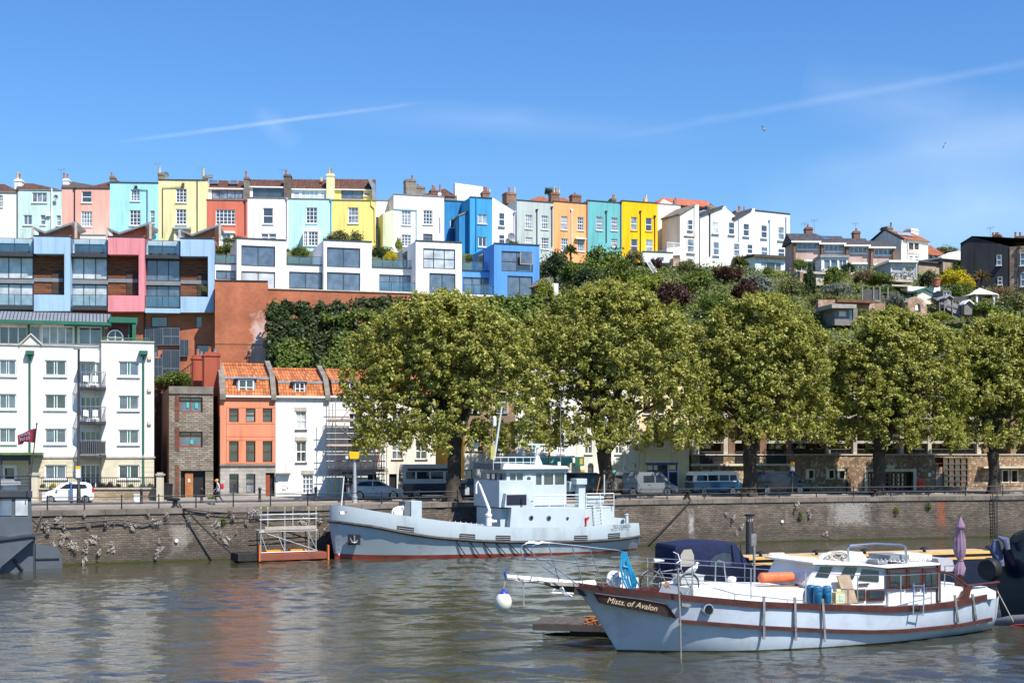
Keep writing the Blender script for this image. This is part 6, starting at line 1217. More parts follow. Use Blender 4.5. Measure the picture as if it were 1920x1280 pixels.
rope('hose',[W(80,980,84.0),W(130,981,qpt(130).y-.3),W(220,973,qpt(220).y-.3),W(270,980,qpt(270).y-.3),W(300,973,qpt(300).y-.3)],.05,M_black,'black hose looped along the quay wall behind the left grey boat','hose')
rope('cable',[W(300,974,qpt(300).y-.25),W(430,973,qpt(430).y-.25),W(612,968,qpt(612).y-.25)],.02,M_black,'thin black cable pinned along the quay wall above the flower tufts','cable')
k=MB(); q0=qpt(1863); th=qang(1863)
for sx in (-.2,.2): k.box(sx-.03,sx+.03,-.05,.0,-.5,3.6)
for i in range(13): k.box(-.2,.2,-.04,-.01,.05+.27*i,.09+.27*i)
o=k.build('wall_ladder',M_black); o.location=(q0.x,q0.y-.26,0); o.rotation_euler=(0,0,th); tag(o,'black iron ladder fixed down the quay wall below the fifth plane tree','ladder')
for px,py,lb in ((331,1013,'white round disc on the streaked part of the quay wall'),(1467,977,'small white disc on the quay wall behind the mooring pile')):
    q=qpt(px); c=W(px,py,q.y-.2); k=MB(); k.lathe([(.12,-.02),(.12,.02),(.02,.03)],(0,0,0),14,ax='y'); o=k.build('wall_disc',M_frame); o.location=c; tag(o,lb,'disc')
# ---------------- scaffolding on the white house ----------------
M_tube=mat('scaffold_tube',(.30,.31,.32),rough=.4,metal=.6,var=.3); M_board=mat('scaffold_board',(.38,.27,.19),var=.3,scale=3); M_yt=mat('yellow_sleeve',(.70,.62,.03))
fr=B('white_house',None,None,617.5,fy(617.5),725,fy(725),937); sc=fr.e; sc.name='scaffolding'; tag(sc,'pipe scaffolding with timber decks against the white quay house','scaffolding')
V=[617,629,652,676,700,716,725]; k=MB(); ky=MB(); z0=fr.P(670,937,-1.6).z
for px in V:
    for d in (-1.6,-.35):
        x=fr.P(px,850,d).x; zt=fr.z(px,745 if px!=652 else 800,d)
        k.tube([(x,d,z0+1.4 if d<-1 else z0),(x,d,zt)],.03,5)
        if d<-1: ky.tube([(x,d,z0),(x,d,z0+1.4)],.036,6)
for y in (768,786,812,823,835,852,864,876,888):
    for d in (-1.63,-.38): a=fr.P(612,y,d); c=fr.P(728,y,d); k.tube([(a.x,d,a.z),(c.x,d,a.z)],.028,5)
for y in (787,835,883):
    z=fr.z(670,y,-1.6)
    for px in V: x=fr.P(px,850,-1).x; k.tube([(x,-1.9,z-.05),(x,-.1,z-.05)],.026,5)
for (a,y0,c,y1) in ((629,795,676,834),(676,743,640,786),(617,890,660,862)): k.tube([fr.P(a,y0,-1.7),fr.P(c,y1,-1.7)],.028,5)
k.build('tubes',M_tube,sc); ky.build('yellow_sleeves',M_yt,sc)
for y in (790,838,885):
    a=fr.P(614,y,-1.55); c=fr.P(727,y,-1.55); k=MB()
    for j in range(5): k.box(a.x+.05*j,c.x-.04*j,-1.55+.25*j,-1.33+.25*j,a.z,a.z+.045)
    k.box(a.x,c.x,-1.64,-1.6,a.z+.05,a.z+.26); k.build('deck_boards',M_board,sc)
k=MB(); 
for sx in (0,.35): k.tube([fr.P(706,880,-1.3)+Vector((sx,0,0)),fr.P(716,752,-.9)+Vector((sx,0,0))],.03,5)
for i in range(16): t=i/16; q=fr.P(706,880,-1.3).lerp(fr.P(716,752,-.9),t); k.tube([q,q+Vector((.35,0,0))],.018,4)
k.build('red_ladder',mat('red_ladder',(.45,.04,.03)),sc)
# ---------------- floating scaffold raft ----------------
Yr=lambda px:qpt(px).y-1.2
r_=B('scaffold_raft','rusty floating raft carrying a small pipe scaffold against the quay wall','raft',432,Yr(432)-.6,618,Yr(618)-.6,1050,zb=0)
M_rust=mat('rusty_red_steel',(.17,.05,.03),var=.6,scale=1.2,dirt=(.10,.05,.03)); M_blk=mat('black_tarred_timber',(.02,.019,.018),var=.4,bump=.4)
r_.slab(487,1036,616,1049,-1.1,.6,M_rust,'pontoon',.03); r_.slab(446,1037,484,1052,-1.0,.6,M_blk,'float',.03); r_.slab(500,1031,530,1036,-.8,-.2,mat('orange_box',(.75,.28,.03)),'orange_box'); r_.slab(545,1029,575,1034,-.3,.2,mat('orange_box',(.75,.28,.03)),'orange_box')
for a in (487,616): r_.slab(a-1.5,1021,a+1.5,1052,-1.2,-.98,mat('orange_post',(.55,.14,.04)),'corner_post')
k=MB()
for px in (489,502,534,549,579,592.5):
    d=-.95 if px in(489,534,579) else .35
    k.tube([tuple(r_.P(px,1036,d)),tuple(r_.P(px,953,d))],.035,6)
for y in (965,974,997,1036):
    for d in (-.95,.35): a=r_.P(486,y,d); c=r_.P(595,y,d); k.tube([(a.x,d,a.z),(c.x,d,a.z)],.034,5)
for (a,y0,c,y1) in ((500,1000,594,1031),(594,1030,578,998),(500,1032,489,1000),(534,1034,520,1000)): k.tube([r_.P(a,y0,-.97),r_.P(c,y1,-.97)],.03,5)
k.build('tubes',mat('galvanised',(.42,.44,.46)),r_.e)
a=r_.P(487,996,-.9); c=r_.P(595,996,-.9); k=MB(); k.box(a.x,c.x,-.95,.35,a.z,a.z+.06); k.box(a.x+.3,c.x-.1,-1.02,-.98,a.z+.06,a.z+.30); k.build('deck_boards',mat('pale_board',(.42,.36,.30),var=.25,scale=3),r_.e)
k=MB()
for px in (489,502,534,549,579,592.5): 
    d=-.95 if px in(489,534,579) else .35
    q=r_.P(px,953,d); k.lathe([(.05,0),(.05,.1)],q,6)
k.build('yellow_caps',M_yt,r_.e)
# ---------------- hull lofting ----------------
def loft(fr,name,stations,mats,parent,depth=-.7,close=True):
    """stations: list of [(px,row,half-breadth),...] from keel line to sheer, each converted on its own near-side plane; mirrored to the far side"""
    mb=MB(); n=len(stations[0]); S=[]
    for st in stations:
        S.append([fr.P(px,row,-hb) if row is not None else None for px,row,hb in st])
    vs=[]
    for st in S:
        b0=st[0].copy(); b0.z=depth; b0.y*=.8
        ring=[b0]+st; vs.append(ring)
    m=n+1; V=[]
    for ring in vs: V+=[(p.x,p.y,p.z) for p in ring]+[(p.x,-p.y,p.z) for p in ring]
    fs=[];mi=[]
    for i in range(len(vs)-1):
        for j in range(m-1):
            a=i*2*m+j; f1=(a,a+2*m,a+2*m+1,a+1); a2=a+m; f2=(a2+1,a2+2*m+1,a2+2*m,a2); fs+=[f1,f2]; mi+=[j,j]
    for i in (0,len(vs)-1):
        for j in range(m-1): a=i*2*m+j; f=(a,a+1,a+m+1,a+m); fs.append(f if i==0 else f[::-1]); mi.append(j)
    mb.add(V,fs); mb.m=[mats[1][j] for j in mi]
    return mb.build(name,mats[0],parent,smooth=True,ang=50),vs
def interp(x,pts): return lerp(x,pts)
# ---------------- the grey ship ----------------
S=B('grey_ship','pale grey former naval tender with a red waterline moored along the quay wall','ship',628,89.8,1195,99.2,1047,zb=0)
hullm=mat('ship_grey_paint',(.42,.49,.52),rough=.45,var=.14,scale=.9,streak=.3,spec=.4,dirt=(.30,.33,.33)); M_sl=mat('ship_light_grey',(.50,.57,.59),rough=.5,var=.08,scale=.8,streak=.4); M_boot=mat('red_boot_paint',(.27,.05,.035),rough=.55,var=.35,scale=1.5); M_sd=mat('ship_dark_grey',(.13,.15,.17),rough=.6,var=.2)
top=[(620,946),(635,946.5),(660,950),(700,957),(770,968),(860,979.5),(900,985),(960,988.5),(1080,988),(1130,984.5),(1190,979.5),(1198,980)]
stk=[(617,977),(640,979),(700,987),(760,999),(820,1008),(900,1014),(960,1016),(1100,1015),(1160,1011),(1201,1005)]
boot=[(628,1037),(700,1040),(800,1040),(900,1038),(1000,1036.5),(1100,1034),(1190,1028)]
hbt=[(620,.06),(632,.6),(650,1.15),(690,1.9),(760,2.5),(860,2.75),(1000,2.8),(1120,2.7),(1170,2.35),(1190,1.9),(1198,1.3)]
hbw=[(628,.03),(650,.45),(690,1.0),(760,1.75),(860,2.35),(1000,2.55),(1100,2.4),(1150,1.9),(1180,1.2),(1195,.6)]
st=[]
for t in [0,.012,.03,.06,.1,.16,.23,.31,.4,.5,.6,.7,.8,.87,.92,.955,.98,1]:
    pt=620+578*t; pw=628+565*t; ps=617.5+583*t
    w0=interp(pw,hbw); h1=interp(pt,hbt)
    wl=(pw,None,w0)
    q=S.P(pw,1000,-w0); # waterline row at this column
    # find row where z=0
    r0=(S.P(pw,1000,-w0).z); r1=(S.P(pw,1050,-w0).z); row=1000+50*r0/(r0-r1)
    st.append([(pw,row,w0),(pw+(ps-pw)*.15,min(row-3,interp(pw,boot)),w0+(h1-w0)*.12),(pw+(ps-pw)*.6,(interp(pw,boot)+interp(ps,stk))/2,w0+(h1-w0)*.62),(ps,interp(ps,stk),h1*1.0),(pt,interp(pt,top),h1*.985)])
ho,_=loft(S,'hull',st,([M_boot,hullm],[0,0,1,1,1]),S.e)
# strake, deck
k=MB(); pts=[]
for i in range(31):
    px=617+584*i/30; h=interp(px,hbt); pts.append(S.P(px,interp(px,stk),-h-.05))
k.tube(pts,.11,6); k.tube([(p.x,-p.y,p.z) for p in pts],.11,6); k.build('rubbing_strake',mat('rubber_strake',(.055,.05,.048),var=.5,scale=3),S.e)
dk=MB(); vs=[];
for i in range(24):
    px=626+566*i/23; h=max(.05,interp(px,hbt)*.96-.03); q=S.P(px,interp(px,top),-h); vs+=[(q.x,-h,q.z-.75),(q.x,h,q.z-.75)]
dk.add(vs,[(2*i,2*i+2,2*i+3,2*i+1) for i in range(23)]); dk.build('deck',M_sd,S.e)
def band(px0,px1,y,d,m,name,h=.06): 
    a=S.P(px0,y,d); c=S.P(px1,y,d); k=MB(); k.box(a.x,c.x,d-.03,d+.02,a.z-h,a.z); return k.build(name,m,S.e)
# scuppers, anchor pocket, diagonals, portholes
for x0,x1,y0,y1 in ((746,776,987,998),(862,891,1000.5,1010.5),(930,957.5,1003.5,1013),(1077,1102,1003.5,1013),(1139.5,1164,999,1008.5)):
    h=interp((x0+x1)/2,hbt)+.035; a=S.P(x0,(y0+y1)/2,-h); c=S.P(x1,(y0+y1)/2,-h); ha=interp(x0,hbt)+.03; hc=interp(x1,hbt)+.03; z0=S.P((x0+x1)/2,y1,-h).z; z1=S.P((x0+x1)/2,y0,-h).z; zs_=(S.P(x1,interp(x1,stk),-hc).z-S.P(x0,interp(x0,stk),-ha).z)*.8
    k=MB(); k.add([(a.x,-ha,z0-zs_/2),(c.x,-hc,z0+zs_/2),(c.x,-hc,z1+zs_/2),(a.x,-ha,z1-zs_/2)],[(0,1,2,3)]); o=k.build('freeing_port',mat('dark_opening',(.02,.02,.022)),S.e)
    k=MB(); 
    for j in (.3,.65): z=z0+(z1-z0)*j; k.tube([(a.x,-ha-.02,z-zs_/2),(c.x,-hc-.02,z+zs_/2)],.012,4)
    k.build('bars',M_sl,o)
h=interp(660,hbt); A=[S.P(x,y,-interp(x,hbt)*.86-.03) for x,y in ((651,1001),(675,1002),(675,1021),(652,1021))]
k=MB(); k.add([p-Vector((0,.05,0)) for p in A],[(0,1,2,3)]); o=k.build('anchor_pocket',mat('dark_opening',(.02,.02,.022)),S.e)
c=sum(A,Vector())/4-Vector((0,.12,0)); k=MB(); k.tube([c+Vector((-.28,0,.12)),c+Vector((-.15,0,-.15)),c+Vector((0,0,-.2)),c+Vector((.15,0,-.15)),c+Vector((.28,0,.12))],[.03,.06,.08,.06,.03],6); k.tube([c+Vector((0,0,-.2)),c+Vector((0,0,.28))],.05,6); k.build('anchor',M_grey,o)
k=MB()
for x in (855,881,906,930,954,979):
    h0=interp(x,hbt); h1=interp(x+18,hbw)+.12; k.tube([S.P(x,interp(x,stk)+3,-h0-.02),S.P(x+18,1041-.04*(x-855),-h1-.02)],.035,5)
k.build('fender_bars',M_black,S.e)
# deckhouse levels (near side planes at negative depth)
def blk(name,x0,yt,x1,yb,d0,d1,m,bev=.0,parent=None):
    a,c,e,f_=S.rect(x0,yt,x1,yb,d0); k=MB(); k.box(a,c,d0,d1,e,f_); return k.build(name,m,parent or S.e,bevel=bev)
blk('deckhouse',938,951,1152,990,-2.0,2.0,M_sl,.03)
A=[S.P(x,y,-2.62) for x,y in ((959,951),(1098,951),(1086,989),(956,989))]; k=MB(); k.prism([(p.x,p.z) for p in A],'y',-2.62,-2.0); k.build('side_plating',M_sl,S.e,bevel=.02)
for x,y,r in ((996,970,.16),(1029,970.5,.17),(1064,971,.10)):
    q=S.P(x,y,-2.63); k=MB(); k.lathe([(r*.75,-.02),(r,-.02),(r*1.05,.0),(r*.75,.01)],(q.x,-2.645,q.z),16,ax='y'); o=k.build('porthole',M_grey,S.e); k=MB(); k.lathe([(r*.72,0),(.005,-.0)],(q.x,-2.69,q.z),14,ax='y'); k.build('pane',G_d,o)
blk('bridge_front',936,900,1000,950.6,-2.15,2.15,M_sl,.02)
A=[S.P(x,y,-2.6) for x,y in ((949,924.5),(987,925),(1001,950.8),(946,950.8))]; k=MB(); k.prism([(p.x,p.z) for p in A],'y',-2.6,-2.16); k.build('bridge_wing',M_sl,S.e)
a,c,e,f_=S.rect(950,927,987,946,-2.61); k=MB(); k.box(a,c,-2.63,-2.602,e,f_); o=k.build('wing_opening',mat('dark_navy_recess',(.012,.014,.035)),S.e); k=MB(); k.tube([(c-.35,-2.66,e+.02),(c-.35,-2.66,e+.4)],.09,8); k.build('fire_bottle',M_black,o)
wh=[(956,967,887,904),(969,980.5,887.5,904),(1005,1015.5,889,906),(1020,1037,889,907),(1040.5,1058,890,908)]
a,c,e,f_=S.rect(950,880,1062,951,-1.9); zt=S.z(950,870,-1.9); k=MB(); hsx=[S.rect(x0,y0,x1,y1,-1.9) for x0,x1,y0,y1 in wh]
U=sorted({a,c}|{h[0] for h in hsx}|{h[1] for h in hsx}); zb=min(h[2] for h in hsx); zu=max(h[3] for h in hsx)
k.box(a,c,-1.9,1.9,e,zb); k.box(a,c,-1.9,1.9,zu,f_+.05); k.box(a+.15,c-.1,-1.7,1.7,zb,zu)
for u0,u1 in zip(U,U[1:]):
    m_=(u0+u1)/2
    if not any(h[0]<m_<h[1] for h in hsx): k.box(u0,u1,-1.9,-1.7,zb,zu)
k.build('wheelhouse',M_sl,S.e)
for h in hsx: k=MB(); k.box(h[0]+.02,h[1]-.02,-1.82,-1.76,zb+.03,zu-.03); k.build('window',G_d,S.e)
q=S.P(991,897,-1.9); k=MB(); k.box(q.x-.28,q.x+.28,-1.93,-1.9,e+.1,f_-.05); o=k.build('wheelhouse_door',M_sl,S.e,bevel=.01); k=MB(); k.lathe([(.15,0),(.01,-.002)],(q.x,-1.94,q.z),14,ax='y'); k.build('pane',G_d,o)
for i in range(4):
    y0=-1.55+.86*i-.28; k=MB(); k.box(a+.0-.05,a-.005,y0,y0+.58,zb+.03,zu-.03); o=k.build('window',M_grey,S.e); k=MB(); k.box(a-.065,a-.052,y0+.05,y0+.53,zb+.08,zu-.08); k.build('pane',G_b,o)
# roof with fascia
z1=f_+.05; k=MB(); z2=S.z(955,868,-2.3)
k.add([(a-.5,-2.3,z1),(c+.1,-2.2,z1),(c+.1,2.2,z1),(a-.5,2.3,z1),(a-.25,-2.15,z2),(c-.0,-2.0,z1+.18),(c-.0,2.0,z1+.18),(a-.25,2.15,z2)],[(3,2,1,0),(4,5,6,7),(0,1,5,4),(1,2,6,5),(2,3,7,6),(3,0,4,7)]); k.build('wheelhouse_roof',M_sl,S.e)
k=MB(); k.box(a-.62,a-.45,-2.3,2.3,z1-.02,z2); k.build('sun_visor',M_sd,S.e)
def tube(name,pts,r,m,n=6,parent=None): k=MB(); k.tube(pts,r,n); return k.build(name,m,parent or S.e)
mst=tube('signal_mast',[S.P(926,862,-.3),S.P(941,762,-.3)],[.09,.06],M_sl,8); q=S.P(927,789,-.3); k=MB(); k.lathe([(.05,-.38),(.13,-.32),(.14,.25),(.05,.34)],q,10); k.build('radome',M_frame,mst,smooth=True); k=MB(); b_=S.P(938,775,-.3); k.tube([b_-Vector((.3,0,0)),b_+Vector((.5,0,0))],.04,5); k.box(b_.x+.2,b_.x+.5,-.4,-.2,b_.z,b_.z+.2); [k.tube([b_+Vector((x,0,0)),b_+Vector((x,0,.9+x))],.015,4) for x in(-.25,.1,.4)]; k.build('antenna',M_grey,mst)
k=MB(); q=S.P(1007,875,0); q2=S.P(1007,836,0); k.add([(q.x-.35,-.3,q.z),(q.x+.35,-.3,q.z),(q.x+.35,.3,q.z),(q.x-.35,.3,q.z),(q.x-.1,-.1,q.z+.8),(q.x+.1,-.1,q.z+.8),(q.x+.1,.1,q.z+.8),(q.x-.1,.1,q.z+.8)],[(0,1,5,4),(1,2,6,5),(2,3,7,6),(3,0,4,7),(4,5,6,7)]); k.tube([(q.x,0,q.z),(q2.x,0,q2.z)],.07,8); k.box(q2.x-.18,q2.x+.18,-.15,.15,q2.z-.12,q2.z+.06); k.box(q2.x-.75,q2.x+.6,-.08,.08,q2.z+.07,q2.z+.17); k.build('radar_mast',M_sl,S.e)
tube('whip_antenna',[S.P(1051,878,.4),S.P(1051,742,.4)],[.03,.02],M_grey,5); k=MB(); q=S.P(1048,876,.4); k.lathe([(.12,-.1),(.12,.35),(.05,.4)],q,10); k.build('antenna_base',M_frame,S.e)
k=MB()
for d in (-1.5,1.5):
    zq=S.z(980,872,d)
    for px in range(925,1010,14): q=S.P(px,872,d); k.tube([(q.x,d,zq-.3),(q.x,d,zq+.55)],.02,4)
    for dz in (.2,.55): k.tube([(S.P(925,870,d).x,d,zq+dz),(S.P(1010,870,d).x,d,zq+dz)],.018,4)
k.build('roof_railing',M_frame,S.e); k=MB(); q=S.P(921,855,-1.2); k.box(q.x-.05,q.x+.25,-1.25,-1.15,q.z-.2,q.z+.7); k.build('name_flag_board',mat('mustard_board',(.45,.40,.12)),S.e)
S.rail(1001,928,1086,950.5,-2.45,'wires','railing',M_frame,1.1); S.rail(1099,925,1151,951,-2.2,'wires','railing',M_frame,1.0)
o=S.slab(1085,905,1098,951,-2.15,-1.6,M_sl,'exhaust_trunk',.06); S.slab(1081,897,1101,908,-2.35,-1.4,M_sl,'exhaust_box',.04)
S.slab(1101,930,1133,944,-1.9,-.3,hullm,'locker',.03); S.slab(1068,903,1081,921,-1.7,-.5,hullm,'locker',.03); S.slab(1087,951,1098,988,-2.3,-2.0,hullm,'trunk',.02)
tube('boat_hook',[S.P(1118,928,-1.9),S.P(1125,894,-1.9)],.035,mat('orange_wood',(.42,.20,.08)),5); o=tube('stern_post',[S.P(1133,928,-1.5),S.P(1133,887,-1.5)],.05,M_sl); k=MB(); q=S.P(1133,888,-1.5); k.sph(q+Vector((0,0,.1)),.1,.1,.16,8); k.build('lantern',M_black,o)
k=MB()
for x0,y0,x1,y1 in ((1113,944,1116,987),(1128,944,1131,986)): k.tube([S.P(x0,y0,-2.15),S.P(x1,y1,-2.15)],.03,5)
for i in range(7): k.tube([S.P(1113.3+.4*i,948+6*i,-2.15),S.P(1128.3+.4*i,948+6*i,-2.15)],.02,4)
k.build('deck_ladder',M_frame,S.e)
k=MB(); k.tube([S.P(1098,970,-2.36),S.P(1099,978,-2.36),S.P(1098.5,987,-2.36)],.05,5); q=S.P(1101,972,-2.36); k.sph(q,.12,.06,.12,8); k.sph(q+Vector((.12,0,.08)),.07,.05,.07,6); k.build('fire_hose',mat('fire_red',(.6,.02,.02)),S.e)
# davit, foredeck gear
q=S.P(916,985,-2.2); k=MB(); k.lathe([(.22,0),(.2,.6),(.24,.62),(.24,.75),(.15,.8)],q,10); k.tube([q+Vector((0,0,.7)),S.P(917,955,-2.2),S.P(899,908,-2.2)],[.16,.12,.09],8); k.tube([S.P(899,908,-2.2),S.P(896,902,-2.2),S.P(893,908,-2.2),S.P(893,925,-2.2)],.06,6); k.build('davit_crane',M_frame,S.e,smooth=True); k=MB(); k.sph(S.P(923,977,-2.3),.2,.12,.14,8); k.sph(S.P(929,977,-2.3),.12,.1,.12,8); k.build('winch',M_frame,S.e)
S.slab(771,939,791,975,-1.6,-.2,hullm,'deck_locker',.02); A=[S.P(x,y,-1.5) for x,y in ((757,968),(760,940),(771,939),(771,972))]; k=MB(); k.prism([(p.x,p.z) for p in A],'y',-1.5,-.3); k.build('locker_shaded_face',M_sd,S.e)  # dark grey puts the shade on the locker's left side into its colour
k=MB(); q=S.P(745,960,-1.3); k.lathe([(.3,-.25),(.34,-.15),(.2,-.1),(.2,.1),(.34,.15),(.3,.25)],q,14,ax='y'); k.tube([q+Vector((0,0,.3)),q+Vector((.35,0,.35)),q+Vector((.6,0,-.25))],[.1,.12,.08],7); k.box(q.x-.3,q.x+.3,-1.5,-1.1,q.z-.5,q.z-.1); k.build('windlass',M_frame,S.e,smooth=True)
tube('jackstaff',[S.P(640,948,-.2),S.P(645,893,-.2)],.035,M_frame); q=S.P(640,961,-1.3); k=MB(); k.box(q.x-.14,q.x+.14,q.y-.2,q.y,q.z-.1,q.z+.1); k.build('bow_light',M_frame,S.e,bevel=.03); q=S.P(649,959,-1.45); k=MB(); k.sph(q,.08,.04,.05,6); k.build('red_mark',mat('fire_red',(.6,.02,.02)),S.e)
k=MB(); q=S.P(1175,975,-1.6); k.lathe([(.13,-.2),(.12,.35),(.16,.4),(.1,.45)],q,10); q=S.P(1160,977,-1); k.box(q.x-.7,q.x+.5,-1.2,.6,q.z-.3,q.z+.2); k.build('stern_bitts',M_sl,S.e)
k=MB(); 
for i in range(7): q=S.P(845+10*i,982+i,-2.72); k.tube([(q.x,-2.6,q.z-.1),(q.x,-2.6,q.z+.25)],.02,4)
k.tube([(S.P(843,980,-2.6).x,-2.6,S.P(843,978,-2.6).z+.0),(S.P(908,980,-2.6).x,-2.6,S.P(908,984,-2.6).z+.0)],.02,4); k.build('low_railing',M_frame,S.e)
def hulltext(s,px,py,size,m,shear=0,sx=1,off=.06):
    h=interp(px,hbt)+off; q=S.P(px,py,-h); a=S.P(px-12,py,-interp(px-12,hbt)-off); c=S.P(px+12,py,-interp(px+12,hbt)-off); an=math.atan2(c.y-a.y,c.x-a.x)
    return text(s,'lettering',size,m,S.e,q,(R(90),0,an),shear=shear,sx=sx)
hulltext('PRIDE OF BRISTOL',1166,986.5,.34,M_dark,sx=.60,off=.13)
for i,s_ in enumerate(('24','22','20','18')): 
    y=1012+9*i; q=S.P(633+.8*i,y,-.72+.08*i-.12); text(s_,'draught_mark',.2,M_dark if i<3 else M_frame,S.e,q,(R(90),0,math.atan(.9)))
# ---------------- the blue-grey ketch in front ----------------
K=B('motor_sailer','pale blue wooden motor sailer with brown rails and a clipper bow in the foreground','sailing boat',1160,48.3,1862,54.6,1222,zb=0)
M_kh=mat('ketch_blue_paint',(.52,.59,.67),rough=.42,dirt=(.40,.45,.50),var=.1,scale=1.1,spec=.45,bump=.08,bscale=4); M_mah=mat('mahogany_varnish',(.068,.017,.012),rough=.4,var=.4,scale=2.5,coat=.2); M_kw=mat('boat_white_paint',(.76,.75,.73),rough=.5,var=.07,scale=1.5)
M_ss=mat('stainless_steel',(.55,.56,.58),rough=.22,metal=.9,var=.1); M_strap=mat('grey_steel_strap',(.30,.29,.28),rough=.5,metal=.4,var=.35,scale=4)
kt=[(1072,1090),(1120,1097),(1200,1105),(1266,1113),(1350,1121),(1420,1127),(1500,1130.5),(1600,1134),(1660,1137),(1740,1133),(1800,1125),(1850,1114),(1874,1105)]
krub=[(1100,1133),(1200,1147),(1275,1161),(1420,1172),(1560,1179),(1640,1181),(1700,1179),(1800,1169),(1862,1157)]
kht=[(1072,.04),(1095,.28),(1130,.62),(1180,1.1),(1266,1.65),(1400,2.05),(1550,2.15),(1700,2.05),(1800,1.7),(1850,1.25),(1874,.75)]
khw=[(1160,.02),(1190,.28),(1266,.95),(1400,1.75),(1550,1.95),(1700,1.65),(1790,1.0),(1845,.35),(1860,.06)]
st=[]
def zrow(px,hb,z=0):
    r0=K.P(px,1100,-hb).z; r1=K.P(px,1250,-hb).z; return 1100+150*(r0-z)/(r0-r1)
for t in [0,.02,.045,.08,.12,.17,.23,.3,.38,.46,.55,.64,.73,.81,.87,.92,.96,.985,1]:
    pt=1072+802*t; pw=1160+700*t; w0=interp(pw,khw); h1=interp(pt,kht); row=zrow(pw,w0)
    def mid(f,g): return pw+(pt-pw)*f
    pr=mid(.62,0); rr=interp(pr,krub); hr=w0+(h1-w0)*.80
    pm=mid(.3,0); hm=w0+(h1-w0)*.5
    ra=row+(rr-row)*.06
    st.append([(pw,row,w0),(pw+(pr-pw)*.08,ra,w0+(hr-w0)*.16),(pm,row+(rr-row)*.48,hm),(pr,rr,hr),(mid(.86,0),rr+(interp(pt,kt)-rr)*.62,w0+(h1-w0)*.95),(pt,interp(pt,kt)+11,h1)])
M_wl=mat('weed_line',(.07,.075,.025),var=.4)
ho,_=loft(K,'hull',st,([M_wl,M_kh],[0,0,1,1,1,1]),K.e,depth=-.6)
def edge(name,rows,hb,px0,px1,dy0,dy1,m,out=.05,inn=.07,n=46,both=True):
    """a moulding following the side between row+dy0 and row+dy1"""
    k=MB()
    for sg in ((1,-1) if both else (1,)):
        V=[];
        for i in range(n+1):
            px=px0+(px1-px0)*i/n; h=hb(px); r=interp(px,rows); a=K.P(px,r+dy0,-h-out); c=K.P(px,r+dy1,-h-out)
            V+=[(a.x,sg*(-h-out),a.z),(c.x,sg*(-h-out),c.z),(c.x,sg*(-h+inn),c.z),(a.x,sg*(-h+inn),a.z)]
        F_=[]
        for i in range(n):
            for j in range(4): F_.append((4*i+j,4*i+4+j,4*i+4+(j+1)%4,4*i+(j+1)%4))
        F_+=[(0,1,2,3),(4*n+3,4*n+2,4*n+1,4*n)]; k.add(V,F_)
    return k.build(name,m,K.e,fix=True)
H1=lambda px:interp(px,kht)
def HR_(px):
    w0=interp(px,khw); return w0+(interp(px,kht)-w0)*.83+.02
edge('rail',kt,H1,1074,1873,0,11.5,M_mah,.06,.10)
edge('rubbing_strake',krub,HR_,1276,1861,0,6.5,M_mah,.07,.06)
dk=MB(); vs=[]
for i in range(30):
    px=1080+790*i/29; h=max(.05,H1(px)-.06); q=K.P(px,interp(px,kt)+9,-h); vs+=[(q.x,-h,q.z-.12),(q.x,h,q.z-.12)]
dk.add(vs,[(2*i,2*i+2,2*i+3,2*i+1) for i in range(29)]); dk.build('deck',mat('cream_deck',(.62,.60,.55),var=.12),K.e)
def kb(name,x0,yt,x1,yb,d0,d1,m,bev=0,par=None): a,c,e,f_=K.rect(x0,yt,x1,yb,d0); k=MB(); k.box(a,c,d0,d1,e,f_); return k.build(name,m,par or K.e,bevel=bev,smooth=bool(bev))
def kp(name,pts,d0,d1,m,par=None,bev=0): q=[K.P(x,y,d0) for x,y in pts]; k=MB(); k.prism([(p.x,p.z) for p in q],'y',d0,d1); return k.build(name,m,par or K.e,bevel=bev,fix=True)
def kt_(name,pts,r,m,n=6,par=None): k=MB(); k.tube([K.P(*p) for p in pts],r,n); return k.build(name,m,par or K.e,smooth=n>5)
# coachroof
kp('coachroof',[(1300,1103),(1320,1100),(1530,1103),(1600,1106),(1600,1138),(1420,1134),(1300,1122)],-1.25,1.25,M_kw,bev=.04)
kb('foredeck_hatch',1330,1094,1366,1102,-.5,.4,M_kw,.03)
# doghouse
kp('doghouse',[(1530,1058),(1624,1056),(1664,1062),(1664,1134),(1540,1134),(1520,1108),(1512,1095)],-1.35,1.35,M_kw,bev=.03)
kp('doghouse',[(1664,1061),(1760,1058),(1763,1134),(1664,1136)],-1.42,1.42,M_kw)
kp('doghouse_roof',[(1524,1054),(1560,1051),(1622,1056),(1664,1061),(1762,1055),(1762,1058.5),(1664,1064.5),(1622,1060),(1524,1057.5)],-1.55,1.55,M_kw)
M_dg=glassmat('dark_boat_glass',(.02,.022,.025))
for pts in (((1529,1080),(1540,1062),(1562,1062),(1553,1082)),((1573,1084),(1586,1062),(1608,1063),(1600,1085)),((1609,1087),(1618,1066),(1648,1069),(1648,1090))):
    o=kp('window',pts,-1.38,-1.34,M_dg)
for x0,x1 in ((1664.5,1699),(1701,1729),(1731,1759)):
    o=kb('window',x0,1064,x1,1104.5,-1.5,-1.425,M_mah); kb('pane',x0+4.5,1069,x1-4,1099,-1.515,-1.502,M_dg,0,o)
for x0,x1 in ((1604,1623),(1626.5,1659)):
    o=kb('window',x0,1104,x1,1126.5,-1.42,-1.36,M_mah); kb('pane',x0+3.5,1108,x1-3.5,1122,-1.435,-1.422,M_dg,0,o)
kb('grab_rail',1612,1093,1630,1096,-1.42,-1.36,M_brown); kb('corner_post',1759,1058,1764,1128,-1.52,-1.36,M_mah)
